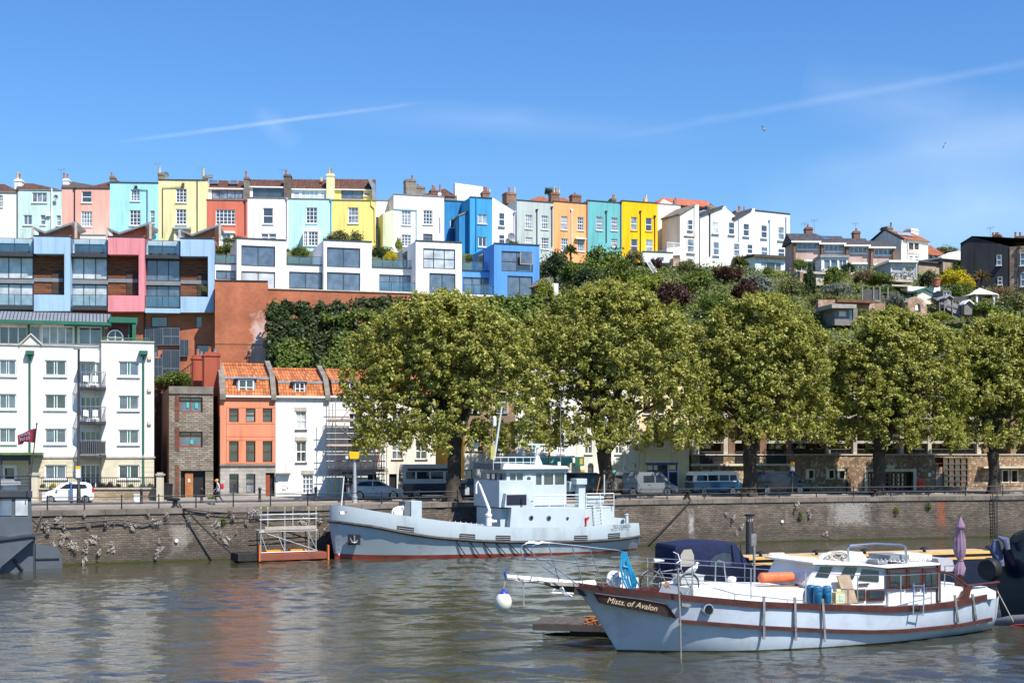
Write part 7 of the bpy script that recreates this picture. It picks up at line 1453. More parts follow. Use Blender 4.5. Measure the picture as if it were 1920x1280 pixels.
kb('solar_panel',1669,1040,1705,1050,-1.0,.3,M_grey,.01); kb('roof_locker',1700,1040,1748,1051,-.6,.8,M_kw,.03); kb('roof_hatch',1646,1050,1664,1057,-1.0,-.2,M_grey)
k=MB(); [k.tube([K.P(1640+8*i,1052,-1.2),K.P(1644+8*i,1046,-1.2),K.P(1648+8*i,1053,-1.2)],.02,4) for i in range(13)]; k.build('roof_fittings',M_ss,K.e)
kt_('roof_arch',[(1591,1054,-1.2),(1590,1028,-1.2),(1594,1022,-1.2),(1640,1019,-1.2),(1690,1021,-1.2),(1698,1025,-1.2),(1699,1056,-1.2)],.045,M_ss,8)
# bundled sail and rope
k=MB(); k.tube([K.P(1534,1047,-.4),K.P(1545,1046,-.4),K.P(1575,1045,-.4),K.P(1612,1047,-.3),K.P(1626,1050,-.3)],[.05,.2,.27,.26,.06],12); k.build('furled_sail',mat('sail_canvas',(.62,.64,.68),var=.1,bump=.8,bscale=5),K.e,smooth=True)
rd=random.Random(3); k=MB()
for i in range(16):
    c=K.P(1567+rd.uniform(-4,6),1043+rd.uniform(-2,2),-.75); rr=rd.uniform(.2,.42); th=rd.uniform(-.5,.5)
    k.tube([c+Vector((math.cos(a)*rr,-.05*i/8+.1*math.sin(a),math.sin(a+th)*rr*.42)) for a in [j*math.pi/6 for j in range(12)]],.018,4)
k.tube([K.P(1560,1045,-1.2),K.P(1553,1052,-1.5),K.P(1549,1058,-1.56)],.02,4); ro=k.build('rope_coil',M_prope); ro.location=K.e.location; ro.rotation_euler=K.e.rotation_euler; tag(ro,'tangled pale rope coil lying on the bundled sail on the wheelhouse roof','rope')
# cockpit
kp('cockpit_coaming',[(1764,1100),(1850,1100),(1868,1108),(1868,1122),(1800,1128),(1764,1130)],-1.25,1.25,M_kw,bev=.03)
k=MB(); pts=[(1757,1072),(1770,1072),(1785,1077),(1800,1088),(1812,1097),(1822,1097),(1873,1091)]; k.tube([K.P(x,y,-1.3) for x,y in pts],.055,7); k.tube([K.P(x,y+1,.6) for x,y in pts[3:]],.05,6); k.build('curved_rail',M_mah,K.e,smooth=True)
kp('stern_bracket',[(1796,1124),(1806,1113),(1812,1100),(1826,1097),(1820,1108),(1817,1122)],-1.5,-1.38,M_mah)
kb('locker',1818,1100,1852,1116,-1.0,.8,M_kw,.03); kp('sprayhood',[(1758,1047),(1785,1046),(1792,1070),(1765,1071)],-.4,.9,mat('folded_cover',(.40,.40,.43)))
kt_('cockpit_frame',[(1771,1100,-.9),(1772,1060,-.9),(1790,1060,-.9)],.025,M_ss); k=MB(); q=K.P(1800,1092,-.9); k.lathe([(.3,-.02),(.33,0),(.3,.02),(.28,0)],q,20,ax='x'); k.tube([q,q-Vector((0,0,.5))],.04,5); k.build('steering_wheel',M_mah,K.e)
# ladder over the side
k=MB()
for sx in (1713,1732): k.tube([K.P(sx+4,1112,-1.75),K.P(sx,1094,-2.05),K.P(sx,1120,-2.18),K.P(sx-1,1153,-2.2)],.028,6)
for y in (1098,1116,1134,1151): k.tube([K.P(1712,y,-2.19),K.P(1732,y,-2.19)],.026,5)
k.build('boarding_ladder',M_ss,K.e)
# steel straps on the side
for x,y0,y1,dx in ((1433,1117,1198,0),(1491,1119,1200,2),(1543,1122,1203,5),(1791,1115,1176,7),(1824,1113,1171,8)):
    k=MB(); V=[]
    for i in range(7):
        t=i/6; px=x+dx*t; y=y0+(y1-y0)*t; z=t
        h=interp(px,kht)*(1-t)+ (HR_(px) if t<.75 else HR_(px)-.1)*t; h=max(h,HR_(px)-.05*(t>.8))+.10
        a=K.P(px,y,-h); V+=[(a.x-.045,a.y,a.z),(a.x+.045,a.y,a.z),(a.x+.045,a.y+.05,a.z),(a.x-.045,a.y+.05,a.z)]
    k.add(V,[(4*i+j,4*i+4+j,4*i+4+(j+1)%4,4*i+(j+1)%4) for i in range(6) for j in range(4)]+[(0,1,2,3),(27,26,25,24)]); k.build('steel_strap',M_strap,K.e)
# porthole
h=1.72; 
def hullhb(px,py):   # half breadth on the topsides between strake and sheer
    return H1(px)*.5+HR_(px)*.5 if px>1275 else H1(px)*.9
q=K.P(1328,1142,-1.90); k=MB(); k.lathe([(.20,.1),(.20,-.03),(.16,-.04),(.155,-.01)],q,22,ax='y'); o=k.build('porthole',M_ss,K.e,smooth=True); k=MB(); k.lathe([(.15,0),(.002,0)],q-Vector((0,.055,0)),20,ax='y'); k.build('pane',M_black,o)
kp('hawse_fairlead',[(1278,1130),(1292,1131),(1297,1134),(1292,1138),(1279,1136)],-1.78,-1.5,M_strap)
# name board
def nb(px): return interp(px,[(1120,.60),(1150,.84),(1200,1.17),(1266,1.52)])+.06
def nbp(px,py,o=0): return K.P(px,py,-nb(px)-o)
k=MB(); T=[(1116,1112),(1150,1117),(1200,1123),(1248,1132),(1268,1158)]; Bt=[(1127,1130),(1150,1136),(1200,1145),(1240,1152),(1268,1159)]
V=[]
for (a,b_),(c,d) in zip(T,Bt): p=nbp(a,b_); q=nbp(c,d); V+=[p,q,q+Vector((0,.18,0)),p+Vector((0,.18,0))]
k.add(V,[(4*i+j,4*i+4+j,4*i+4+(j+1)%4,4*i+(j+1)%4) for i in range(4) for j in range(4)]+[(0,1,2,3),(19,18,17,16)]); k.build('name_board',mat('dark_board',(.035,.016,.014),rough=.4),K.e,fix=True)
for rows_ in (T,): k=MB(); k.tube([nbp(a,b_,.03) for a,b_ in T],.03,4); k.build('board_trim',M_mah,K.e)
M_gold=mat('pale_gold_lettering',(.62,.52,.34),rough=.4,var=.1)
s_='Mists. of Avalon'; tx=[1141+ i*6.05 for i in range(len(s_))]
for w_,pxc,size in (('Mists.',1155,.27),('of',1181,.27),('Avalon',1212,.27)):
    pyc=interp(pxc,[(1150,1126.5),(1200,1134),(1240,1142)]); a=nbp(pxc-14,interp(pxc-14,[(1120,1121),(1150,1126.5),(1200,1134.5),(1240,1142)]),.03); c=nbp(pxc+14,interp(pxc+14,[(1120,1121),(1150,1126.5),(1200,1134.5),(1240,1142)]),.03)
    d=(c-a).normalized(); up=Vector((0,0,1)); n_=d.cross(up).normalized(); up=n_.cross(d).normalized()
    o=text(w_,'lettering',size,M_gold,K.e,(a+c)/2+n_*.02,(0,0,0),shear=.25,sx=1); mt=Matrix((d,up,n_)).transposed().to_4x4(); mt.translation=(a+c)/2+n_*.02; o.matrix_local=mt
# bowsprit, pulpit, anchor
k=MB(); A=K.P(1085,1096,0); Z=K.P(949,1081,0); k.tube([A+Vector((.6,0,0)),A,Z],[.16,.14,.09],8); k.build('bowsprit',mat('white_spar',(.70,.69,.66),rough=.5,var=.15,scale=3),K.e,smooth=True)
kp('bow_platform',[(1028,1091),(1085,1093),(1085,1099),(1032,1097)],-.45,.45,mat('weathered_teak',(.32,.29,.26),var=.25,scale=3)); k=MB(); k.tube([Z+Vector((0,0,-.1)),Z+Vector((-.05,0,.15)),Z+Vector((.05,0,.28))],[.03,.05,.02],5); k.build('spar_end',mat('blue_fitting',(.03,.08,.25)),K.e)
kp('stem_head',[(1024,1096),(1086,1099),(1100,1118),(1060,1108)],-.18,.18,mat('dark_bow_timber',(.035,.03,.03),var=.3)); k=MB(); k.tube([K.P(1052,1101,-.4),K.P(1058,1112,-.4),K.P(1072,1118,-.4)],[.07,.06,.04],6); k.tube([K.P(1040,1104,-.4),K.P(1030,1110,-.4),K.P(1075,1112,-.4)],.03,5); k.build('anchor',M_frame,K.e,smooth=True)
k=MB()
for d,ox in ((-.75,13),(.75,-10)):
    P=lambda x,y:K.P(x+ox*.0,y,d)
    x=ox
    k.tube([P(1078+x*.6,1098),P(1010+x,1050),P(993+x,1047),P(985+x*.9,1033),P(988+x*.9,1022),P(1002+x,1016),P(1040,1018),P(1120,1027),P(1158,1031),P(1170,1034),P(1200,1102)],.021,6)
    k.tube([P(993+x,1047),P(1050,1050),P(1100,1057),P(1180,1063)],.017,5)
    for xt,yt,xb,yb in ((1028,1018,1048,1090),(1072,1021,1094,1096),(1104,1025,1132,1100)): k.tube([P(xt,yt),P(xb,yb)],.017,5)
for (x,y) in ((1016,1048),(1120,1027)): k.tube([K.P(x,y,-.75),K.P(x-8,y,.75)],.022,5)
k.build('pulpit',M_ss,K.e,smooth=True)
k=MB(); 
for dx in (0,.05,.1,.15): k.tube([K.P(1168,1034,-.8)+Vector((dx-.06,-.05,0)),K.P(1172,1060,-.85)+Vector((dx*2.2-.2,-.06,0)),K.P(1176,1086,-.9)+Vector((dx*2-.2,-.06,0)),K.P(1178,1112,-.9)+Vector((dx*1.2,-.08,0)),K.P(1184,1090,-.9)+Vector((dx,-.1,0)),K.P(1171,1050,-.85)+Vector((dx*.5,-.1,0))],.035,5)
k.tube([K.P(1168,1062,-.95),K.P(1182,1064,-.95)],.05,5); k.tube([K.P(1145,1076,-.5),K.P(1160,1082,-.7),K.P(1172,1086,-.8)],.02,4); ro=k.build('blue_rope',mat('cyan_rope',(.01,.28,.50),var=.3,scale=6),None,smooth=True); ro.location=K.e.location; ro.rotation_euler=K.e.rotation_euler; tag(ro,'bright blue rope hank hanging from the bow pulpit over the brown rail','rope')
k=MB(); q=K.P(1156,1085,-.2); k.lathe([(.28,-.25),(.28,-.18),(.15,-.15),(.15,.15),(.28,.18),(.28,.25)],q,16,ax='y'); k.box(q.x+.1,q.x+.7,-.5,.1,q.z-.3,q.z+.05); k.lathe([(.1,-.32),(.1,-.26)],q,10,ax='y'); k.build('windlass',M_kw,K.e,smooth=True)
kt_('whisker_rope',[(952,1083,0),(975,1090,-.1),(1020,1088,-.1)],.02,M_prope,4); kt_('strap_end',[(981,1086,-.1),(982,1136,-.1)],.025,mat('grey_webbing',(.35,.34,.33)),4)
# stanchions and lifelines
k=MB()
for d,sgn in ((-1,1),(1,-1)):
    pts=[]
    for x,y0,y1 in ((1200,1102,1052),(1298,1116,1058),(1408,1122,1065),(1511,1128,1072),(1608,1132,1078),(1689,1132,1078),(1760,1126,1074)):
        h=max(.2,H1(x)-.12); a=K.P(x,y0,-h); b_=K.P(x,y1,-h); pa=Vector((a.x,-sgn*h if sgn>0 else h,a.z)); pb=Vector((b_.x,pa.y,b_.z)); 
        if x>1210: k.tube([pa,pb],.022,5)
        pts.append((pa,pb))
    k.tube([b for a,b in pts],.013,4); k.tube([a.lerp(b,.5) for a,b in pts],.011,4)
k.build('lifelines',M_ss,K.e)
k=MB(); 
for x0,x1 in ((1341,1352),): k.tube([K.P(x0,1092,.6),K.P(x0+1,1054,.6),K.P(x0+6,1050,.6),K.P(x0+16,1053,.6),K.P(x0+21,1090,.6)],.025,5)
k.build('hatch_frame',M_ss,K.e)
kt_('wooden_spar',[(1402,1103,-.9),(1545,1099,-.9)],.05,mat('pine_spar',(.45,.30,.17),var=.3,scale=4)); kt_('wooden_spar',[(1396,1102,-.7),(1530,1094,-.7)],.045,M_brown)
kp('dinghy',[(1483,1098),(1492,1078),(1510,1067),(1530,1070),(1544,1086),(1546,1102)],-.1,1.0,M_kw,bev=.15)
def onk(name,mb,m,label,cat,smooth=False,bevel=0,group=None):
    o=mb.build(name,m,None,smooth=smooth,bevel=bevel); o.location=K.e.location; o.rotation_euler=K.e.rotation_euler; return tag(o,label,cat,group)
k=MB(); q0=K.P(1424,1083,-.6); q1=K.P(1487,1081,-.6); k.tube([q0,q0+Vector((.06,0,0)),q1-Vector((.06,0,0)),q1],[.12,.19,.19,.12],12); onk('orange_roll',k,mat('orange_tarpaulin',(.72,.17,.06),rough=.4,var=.25,bump=.6,bscale=5),'rolled orange tarpaulin bundle lashed on the cabin top','roll',True)
for i,(x0,x1) in enumerate(((1515,1527),(1525,1541),(1541,1560))):
    a=K.P((x0+x1)/2,1130,-1.75 if i else -1.45); hgt=K.P((x0+x1)/2,1098,-1.75).z-a.z; r=.15 if i==0 else .165; k=MB(); k.lathe([(r*.9,0),(r,.04),(r,hgt*.46),(r*1.04,hgt*.5),(r,hgt*.54),(r,hgt*.92),(r*.8,hgt),(r*.5,hgt+.02)],a+Vector((0,0,.0)),16); onk('blue_drum',k,mat('blue_plastic',(.012,.13,.26),rough=.45,var=.2),('dark blue drum half hidden, leftmost of three on the side deck','bright blue plastic drum in the middle of the three on the side deck','teal blue plastic drum beside the yellow jerry can')[i],'drum',True,group='blue drums on the side deck')
k=MB(); a=K.P(1571,1131,-1.75); k.box(a.x-.2,a.x+.2,-1.9,-1.65,a.z,a.z+.42); k.box(a.x-.1,a.x+.1,-1.82,-1.73,a.z+.42,a.z+.52); o=onk('jerry_can',k,mat('cream_yellow_plastic',(.66,.58,.30),rough=.45,var=.1),'cream yellow jerry can beside the blue drums','jerry can',bevel=.03)
k=MB(); k.box(a.x-.05,a.x+.14,-1.915,-1.902,a.z+.12,a.z+.32); l_=k.build('label_patch',mat('pale_blue_label',(.35,.6,.7)),o)
A=[K.P(x,y,-1.55) for x,y in ((1568,1078),(1592,1077),(1607,1131),(1584,1131))]; k=MB(); k.prism([(p.x,p.z) for p in A],'y',-1.6,-1.54); onk('leaning_plank',k,mat('bare_plank',(.48,.36,.25),var=.25,scale=3,bump=.3),'bare wooden board leaning against the wheelhouse beside the jerry can','board')
k=MB(); a,c,e,f_=K.rect(1277,1078,1320,1094,-.3); k.box(a,c,-.3,.3,e,f_-.04); k.box(a-.03,c+.03,-.33,.33,f_-.04,f_); onk('deck_crate',k,mat('grey_plastic',(.38,.40,.40),var=.1),'pale grey plastic crate on the foredeck behind the bicycle','crate',bevel=.01)
k=MB(); q=K.P(1372,1087,-.3); k.lathe([(.02,-.08),(.14,-.06),(.17,.05),(.12,.12),(.02,.14)],q,12); onk('white_cowl',k,M_kw,'small white ventilator cowl on the foredeck coachroof','vent',True)
# bicycle
bk=empty('bicycle',K.e.location,K.e.rotation_euler.z,'old bicycle with a white saddle and pale handlebars standing on the foredeck','bicycle')
def bt(name,mb,m,par=bk): return mb.build(name,m,par)
D=-1.15; W1=K.P(1220,1093,D); W2=K.P(1291,1097,D); R_=.40
for c in (W1,W2):
    k=MB(); k.tube([c+Vector((math.cos(a)*R_,0,math.sin(a)*R_)) for a in [j*math.pi/14 for j in range(29)]],.022,6,cap=False); o=bt('wheel',k,M_tyre); k=MB(); [k.tube([c,c+Vector((math.cos(a)*R_*.95,0,math.sin(a)*R_*.95))],.004,3) for a in [j*math.pi/9 for j in range(18)]]; k.lathe([(.03,-.05),(.03,.05)],c,8,ax='y'); bt('spokes',k,M_ss,o); k=MB(); k.tube([c+Vector((math.cos(a)*R_*1.1,0,math.sin(a)*R_*1.1)) for a in [.3+j*.18 for j in range(13)]],.02,4); bt('mudguard',k,M_grey)
bb=K.P(1250,1096,D); se=K.P(1237,1066,D); hd=K.P(1277,1066,D); k=MB()
for a,b_ in ((W1,bb),(bb,se),(W1,se),(se+Vector((.03,0,-.1)),hd),(bb,hd-Vector((0,0,.12))),(hd,W2)): k.tube([a,b_],.018,6)
bt('frame',k,M_grey); k=MB(); s0=K.P(1235,1053,D); k.tube([se,s0],.014,5); k.build('seat_post',M_black,bk); k=MB(); k.prism([(s0.x-.2,s0.z+.0),(s0.x+.18,s0.z+.02),(s0.x+.2,s0.z+.07),(s0.x-.17,s0.z+.12),(s0.x-.2,s0.z+.08)],'y',D-.08,D+.08); k.build('saddle',mat('white_saddle',(.72,.72,.70)),bk,bevel=.03,smooth=True)
k=MB(); h0=hd+Vector((-.02,0,.25)); k.tube([hd,h0],.014,5); k.tube([h0+Vector((-.3,-.25,-.02)),h0+Vector((-.08,-.2,.08)),h0,h0+Vector((.02,.22,.25)),h0+Vector((-.12,.3,.32))],.014,5); k.build('handlebars',M_frame,bk); k=MB(); k.tube([W1+Vector((0,.03,0)),bb],.01,4); k.lathe([(.11,-.01),(.11,.01)],bb,14,ax='y'); k.tube([bb+Vector((0,-.06,0)),bb+Vector((.1,-.08,-.14))],.012,4); k.build('chain_set',mat('rusty_chain',(.35,.14,.05)),bk); k=MB(); k.box(W1.x-.25,W1.x+.2,D-.06,D+.06,W1.z+.5,W1.z+.52); k.build('rack',M_mah,bk)
# gull on the rail
def gull(loc,rz,label,stand=True,s=1.0,bank=0):
    r=empty('gull',loc,rz,label,'gull')
    gw=mat('gull_white',(.75,.75,.73),var=.04); gg=mat('gull_grey',(.30,.32,.34),var=.1); by=mat('gull_bill',(.60,.40,.05))
    k=MB()
    if stand:
        k.tube([(-.22*s,0,.10*s),(-.12*s,0,.16*s),(0,0,.20*s),(.08*s,0,.26*s),(.10*s,0,.34*s)],[.02*s,.06*s,.085*s,.06*s,.04*s],10); k.sph((.115*s,0,.37*s),.05*s,.042*s,.042*s,10); k.build('body',gw,r,smooth=True)
        for sy in (-1,1):
            k=MB(); k.tube([(.05*s,.06*s*sy,.23*s),(-.1*s,.075*s*sy,.18*s),(-.3*s,.03*s*sy,.10*s)],[.03*s,.045*s,.01*s],7); k.build('wing',gg,r,smooth=True); k=MB(); k.tube([(0,.03*s*sy,.13*s),(.01*s,.03*s*sy,0)],.008*s,4); k.box(-.01*s,.04*s,.015*s*sy-.012*s,.045*s*sy+.012*s,0,.006*s); k.build('leg',by,r)
        k=MB(); k.tube([(.15*s,0,.37*s),(.21*s,0,.36*s)],[.015*s,.005*s],5); k.build('bill',by,r); k=MB(); k.sph((.135*s,-.036*s,.38*s),.008*s); k.sph((.135*s,.036*s,.38*s),.008*s); k.build('eyes',M_black,r)
    else:
        k.tube([(-.25*s,0,0),(-.1*s,0,.0),(.1*s,0,.02*s),(.2*s,0,.03*s),(.27*s,0,.02*s)],[.02*s,.06*s,.07*s,.045*s,.01*s],8); k.build('body',gw,r,smooth=True)
        for sy in (-1,1):
            k=MB(); V=[(.08,0,.03),(.12,.28,.16),(.05,.62,.10),(-.05,.55,.09),(-.08,.25,.13),(-.08,0,.02)]; k.add([(x*s,(y*sy+.03*sy)*s,z*s) for x,y,z in V]+[(x*s,(y*sy+.03*sy)*s,(z-.012)*s) for x,y,z in V],[(0,1,4,5),(1,2,3,4),(11,10,7,6),(10,9,8,7)]+[(i,i+6,(i+1)%6+6,(i+1)%6) for i in range(6)]); k.build('wing',gw,r)
        r.rotation_euler.x=bank
    return r
q=K.e.matrix_world if False else None
def k2w(p): c,s=math.cos(K.th),math.sin(K.th); return Vector((K.o.x+p.x*c-p.y*s,K.o.y+p.x*s+p.y*c,K.o.z+p.z))
gull(k2w(K.P(1301,1078,-.32)),K.th,'grey and white gull standing on the foredeck crate by the bicycle handlebars',True,1.15)
g1=W(1431,242,92); gull(g1,2.6,'white gull flying high, left of the other gull in the sky',False,.55,.5); g2=W(1771,273,95); gull(g2,.3,'small gull flying low in the sky above the right-hand houses',False,.45,-.7)
# parasol
pr=empty('parasol',K.e.location,K.th,'folded mauve parasol standing in the cockpit of the blue motor sailer','parasol'); k=MB(); a=K.P(1800,966,-.5); z0=K.P(1800,1108,-.5).z
k.tube([(a.x,-.5,z0),(a.x,-.5,a.z)],.025,6); k.build('pole',M_brown,pr)
prof=[(967,.5),(970,2.0),(985,9),(990,9.5),(991,7),(1010,11),(1030,12),(1042,9.5),(1049,5),(1052,6),(1064,11),(1077,9)]; vs=[];n=22
for i,(y,r) in enumerate(prof):
    z=K.P(1800,y,-.5).z; r=r/52.*1.0
    for j in range(n):
        an=2*math.pi*j/n; rr=r*(1+(.09 if j%2 else -.09)*min(1,i/2.)+.05*math.sin(3*an+i)); vs.append((a.x+math.cos(an)*rr+.02*math.sin(i),-.5+math.sin(an)*rr*.9,z+(.06*math.sin(an*5) if i==len(prof)-1 else 0)))
k=MB(); k.add(vs,[(i*n+j,i*n+(j+1)%n,(i+1)*n+(j+1)%n,(i+1)*n+j) for i in range(len(prof)-1) for j in range(n)]+[tuple(range(n))]); k.build('canopy',mat('mauve_fabric',(.25,.165,.235),rough=.9,var=.12,scale=3),pr,smooth=True,ang=70); k=MB(); q=K.P(1800,1050,-.5); k.lathe([(.12,-.02),(.13,0),(.12,.02)],q,12); k.build('tie',mat('mauve_fabric',(.25,.165,.235)),pr)
# round buoy fender under the bowsprit
q=K.P(944,1128,0); k=MB(); k.sph(q,.285,.285,.33,20); r=onk('buoy_fender',k,mat('cream_vinyl',(.72,.72,.62),rough=.35,var=.05,scale=4),'round cream buoy with a blue top hanging from the bowsprit end','fender',True); k=MB(); k.lathe([(.17,-.05),(.13,.05),(.06,.09),(.04,.16)],q+Vector((0,0,.29)),14); k.build('blue_cap',mat('blue_vinyl',(.03,.06,.40),rough=.35),r,smooth=True); k=MB(); k.tube([q+Vector((0,0,.42)),K.P(946,1095,0),K.P(949,1084,0)],.014,4); k.build('line',M_prope,r)
k=MB(); q0=K.P(1271,1064,-1.95); q1=K.P(1277,1242,-1.95); k.tube([q0,q0.lerp(q1,.5)+Vector((.02,0,0)),q1],.032,6); onk('mooring_pole',k,mat('grey_wet_pole',(.24,.23,.20),var=.4,scale=3),'thin grey pole standing in the water against the motor sailer bow','pole')
k=MB(); k.tube([K.P(1278,1130,-1.6),K.P(1300,1090,-1.5)],.03,5); k.build('bow_prop',M_grey,K.e)
# jetty
J=B('jetty','low grey plank jetty on a dark float behind the motor sailer bow','jetty',1003,53.2,1150,52.6,1215,zb=0)
M_pl=mat('weathered_planks',(.085,.072,.06),rough=.95,var=.4,scale=4,streak=1); a=J.P(1004,1166,0).x; c=J.P(1160,1166,0).x; zt=J.P(1080,1168,-0.3).z; k=MB()
for i in range(int((c-a)/.16)): k.box(a+.16*i,a+.16*i+.145,-.6,1.6,zt-.05,zt+.005*(i%3))
k.build('deck_planks',M_pl,J.e); k=MB(); k.box(a,c,-.62,-.5,zt-.26,zt-.055); k.box(a,c,1.45,1.55,zt-.26,zt-.055); k.build('edge_beam',mat('dark_beam',(.06,.05,.045),var=.3),J.e); k=MB(); k.box(J.P(1068,1190,-.3).x,c,-.35,1.4,-.5,zt-.27); k.build('float',M_blk,J.e,bevel=.04)
k=MB(); rd=random.Random(5); q=J.P(1110,1160,-.5)
for i in range(9): k.tube([q+Vector((rd.uniform(-.3,.5),rd.uniform(-.1,.1),rd.uniform(-.25,.12))) for _ in range(4)],.03,5)
k.build('rusty_chain',mat('rusty_chain',(.35,.14,.05)),J.e)
# ---------------- narrowboat, pile, right-hand boat ----------------
N=B('narrowboat','long navy narrowboat with yellow edge lines and a blue canvas hood behind the motor sailer','narrowboat',1265,66,1890,72,1100,zb=0)
M_nv=mat('navy_gloss',(.008,.009,.026),rough=.25,var=.2,coat=.3); M_yl=mat('yellow_line_paint',(.72,.42,.12),rough=.5,var=.15); M_cv=mat('blue_canvas',(.006,.013,.055),rough=.8,var=.25,scale=3,bump=.5,bscale=4)
a=N.P(1262,1080,0).x; c=N.P(1885,1080,0).x; z1=N.z(1560,1052,0); k=MB(); k.box(a,c,-.25,2.3,-.5,z1); k.build('hull',M_nv,N.e,bevel=.05)
u0=N.P(1405,1060,0).x; z2=N.z(1560,1040.5,.25); k=MB(); k.box(u0,c-.5,.1,1.9,z1+.005,z2-.02); k.build('cabin',M_nv,N.e,bevel=.03)
k=MB(); k.box(u0,c-.4,-.29,-.16,z1-.06,z1+.05); k.build('gunwale_line',M_yl,N.e); k=MB(); k.box(u0,c-.5,.02,.2,z2-.1,z2); k.build('roof_edge_line',M_yl,N.e); k=MB(); k.box(u0,c-.5,.21,1.9,z2-.05,z2+.01); k.build('roof',mat('tan_roof_paint',(.50,.36,.20),var=.2),N.e)
for px in (1426,1531,1621,1733,1855): q=N.P(px,1041,.6); k=MB(); k.lathe([(.08,-.1),(.08,.12),(.22,.14),(.2,.22),(.08,.28)],(q.x,.6,z2),14); k.build('mushroom_vent',M_black,N.e,smooth=True)
pts=[(1265,1087),(1265,1030),(1268,1022),(1290,1020),(1330,1015),(1380,1017),(1405,1058),(1408,1087)]; q=[N.P(x,y,-.2) for x,y in pts]; k=MB(); k.prism([(p.x,p.z) for p in q],'y',-.2,2.1); ca=k.build('canvas_hood',M_cv,N.e,bevel=.08,smooth=True)
def npz(name,pts,d,m,t=.02,par=None): q=[N.P(x,y,d) for x,y in pts]; k=MB(); k.prism([(p.x,p.z) for p in q],'y',d-t,d); return k.build(name,m,par or N.e)
npz('window',((1331,1084),(1331,1050),(1340,1040),(1358,1034),(1371,1036),(1373,1084)),-.215,G_d,.01,ca); k=MB(); k.tube([N.P(x,y,-.22) for x,y in ((1331,1086),(1331,1050),(1340,1040),(1358,1034),(1371,1036),(1373,1086))],.02,4); k.build('window_seam',M_nv,ca)
npz('doorway',((1276,1087),(1276,1040),(1282,1030),(1296,1029),(1301,1040),(1302,1087)),-.215,mat('cream_panel',(.40,.38,.32)),.012,ca)
k=MB(); 
for x in (1380,1396): k.tube([N.P(x-8,1020,-.24),N.P(x,1086,-.24)],.02,4)
k.build('hood_seam',M_nv,ca)
q=N.P(1457,1041,.3); k=MB(); k.tube([q-Vector((.5,0,0)),q-Vector((.4,0,0)),q+Vector((.35,0,0)),q+Vector((.45,0,0))],[.06,.15,.15,.06],12); k.X=None; o=k.build('roof_fender',mat('cream_fender',(.66,.55,.38),var=.2),None,smooth=True); o.location=N.e.location; o.rotation_euler=N.e.rotation_euler; tag(o,'cream cylindrical fender lying on the narrowboat roof left of the rope coil','fender')
def pile(name,px,py0,Y,r,label,m,cat='post'):
    c=W(px,py0,Y); o=empty(name,(c.x,c.y,-.8),0,label,cat); h=c.z+.8; k=MB(); k.lathe([(r,0),(r,h-.45),(r*.92,h-.42)],(0,0,0),16); k.build('pile',m,o,smooth=True); return o,h
o,h=pile('mooring_pile',1405,962,74,.20,'black round mooring pile with a ringed cap beside the blue canvas hood',M_black)
k=MB(); k.lathe([(.28,0),(.30,.05),(.22,.09)],(0,0,h-.12),16); k.build('cap',M_black,o); k=MB()
for i in range(9): an=i*2*math.pi/9; k.box(math.cos(an)*.16-.02,math.cos(an)*.16+.02,math.sin(an)*.16-.02,math.sin(an)*.16+.02,h-.42,h-.12)
k.build('spacer',M_stonec,o)
o,h=pile('grey_post',1414,1002,63,.06,'slim grey post with a bracket just right of the black mooring pile',M_strap); k=MB(); k.box(-.13,.1,-.06,.06,h-.5,h+.05); k.build('bracket',M_strap,o)
Rb=B('covered_boat','large dark navy covered boat cut off by the right edge of the picture','boat',1872,57.5,2100,53.5,1180,zb=0)
q=[Rb.P(x,y,0) for x,y in ((1862,1070),(1872,1030),(1890,1008),(1930,990),(2010,984),(2045,1010),(2055,1100),(2035,1195),(1880,1195),(1868,1130))]; k=MB(); k.prism([(p.x,p.z) for p in q],'y',0,2.5); k.build('hull',M_nv,Rb.e,bevel=.35,smooth=True)
q=[Rb.P(x,y,-.06) for x,y in ((1880,1024),(1900,998),(1935,984),(2005,978),(2040,1008),(1925,1012))]; k=MB(); k.prism([(p.x,p.z) for p in q],'y',-.08,2.6); k.build('canvas_cover',mat('olive_canvas',(.07,.07,.055),var=.3,bump=.4),Rb.e,bevel=.15)
k=MB(); k.tube([Rb.P(x,y,-.3) for x,y in ((1868,1012),(1866,1030),(1872,1046),(1880,1062))],[.12,.24,.22,.08],10); k.tube([Rb.P(x,y,-.35) for x,y in ((1872,1006),(1886,1012),(1890,1030))],[.05,.16,.1],8); k.build('rolled_canvas',mat('faded_blue_canvas',(.10,.12,.20),var=.3,bump=.8,bscale=5),Rb.e,smooth=True)
q=Rb.P(1856,1067,-.8); k=MB(); k.lathe([(.05,-.2),(.42,-.24),(.5,0),(.42,.24),(.05,.2)],q,20,ax='y'); o=k.build('ball_fender',M_black,None,smooth=True); o.location=Rb.e.location; o.rotation_euler=Rb.e.rotation_euler; tag(o,'big round black fender hanging between the narrowboat and the covered boat','fender')
k=MB(); k.tube([Rb.P(1856,1178,-1.2),Rb.P(1870,1168,-1.3),Rb.P(1900,1163,-1.3),Rb.P(1990,1160,-1.3)],[.08,.2,.23,.23],12); o=k.build('inflatable_dinghy',mat('grey_rubber',(.16,.16,.17),var=.2,bump=.3),None,smooth=True); o.location=Rb.e.location; o.rotation_euler=Rb.e.rotation_euler; tag(o,'grey inflatable dinghy with a red line in the water at the right edge','dinghy')
k=MB(); k.tube([Rb.P(1858,1180,-1.36),Rb.P(1875,1176,-1.5),Rb.P(1905,1171,-1.54),Rb.P(1990,1168,-1.54)],.03,5); k.build('red_line',mat('red_strip',(.45,.05,.07)),o)
rope('mooring_rope',[k2w(K.P(1870,1108,-.9)),W(1900,1165,53.5)],.022,M_prope,'pale rope slanting from the motor sailer stern down to the dinghy')
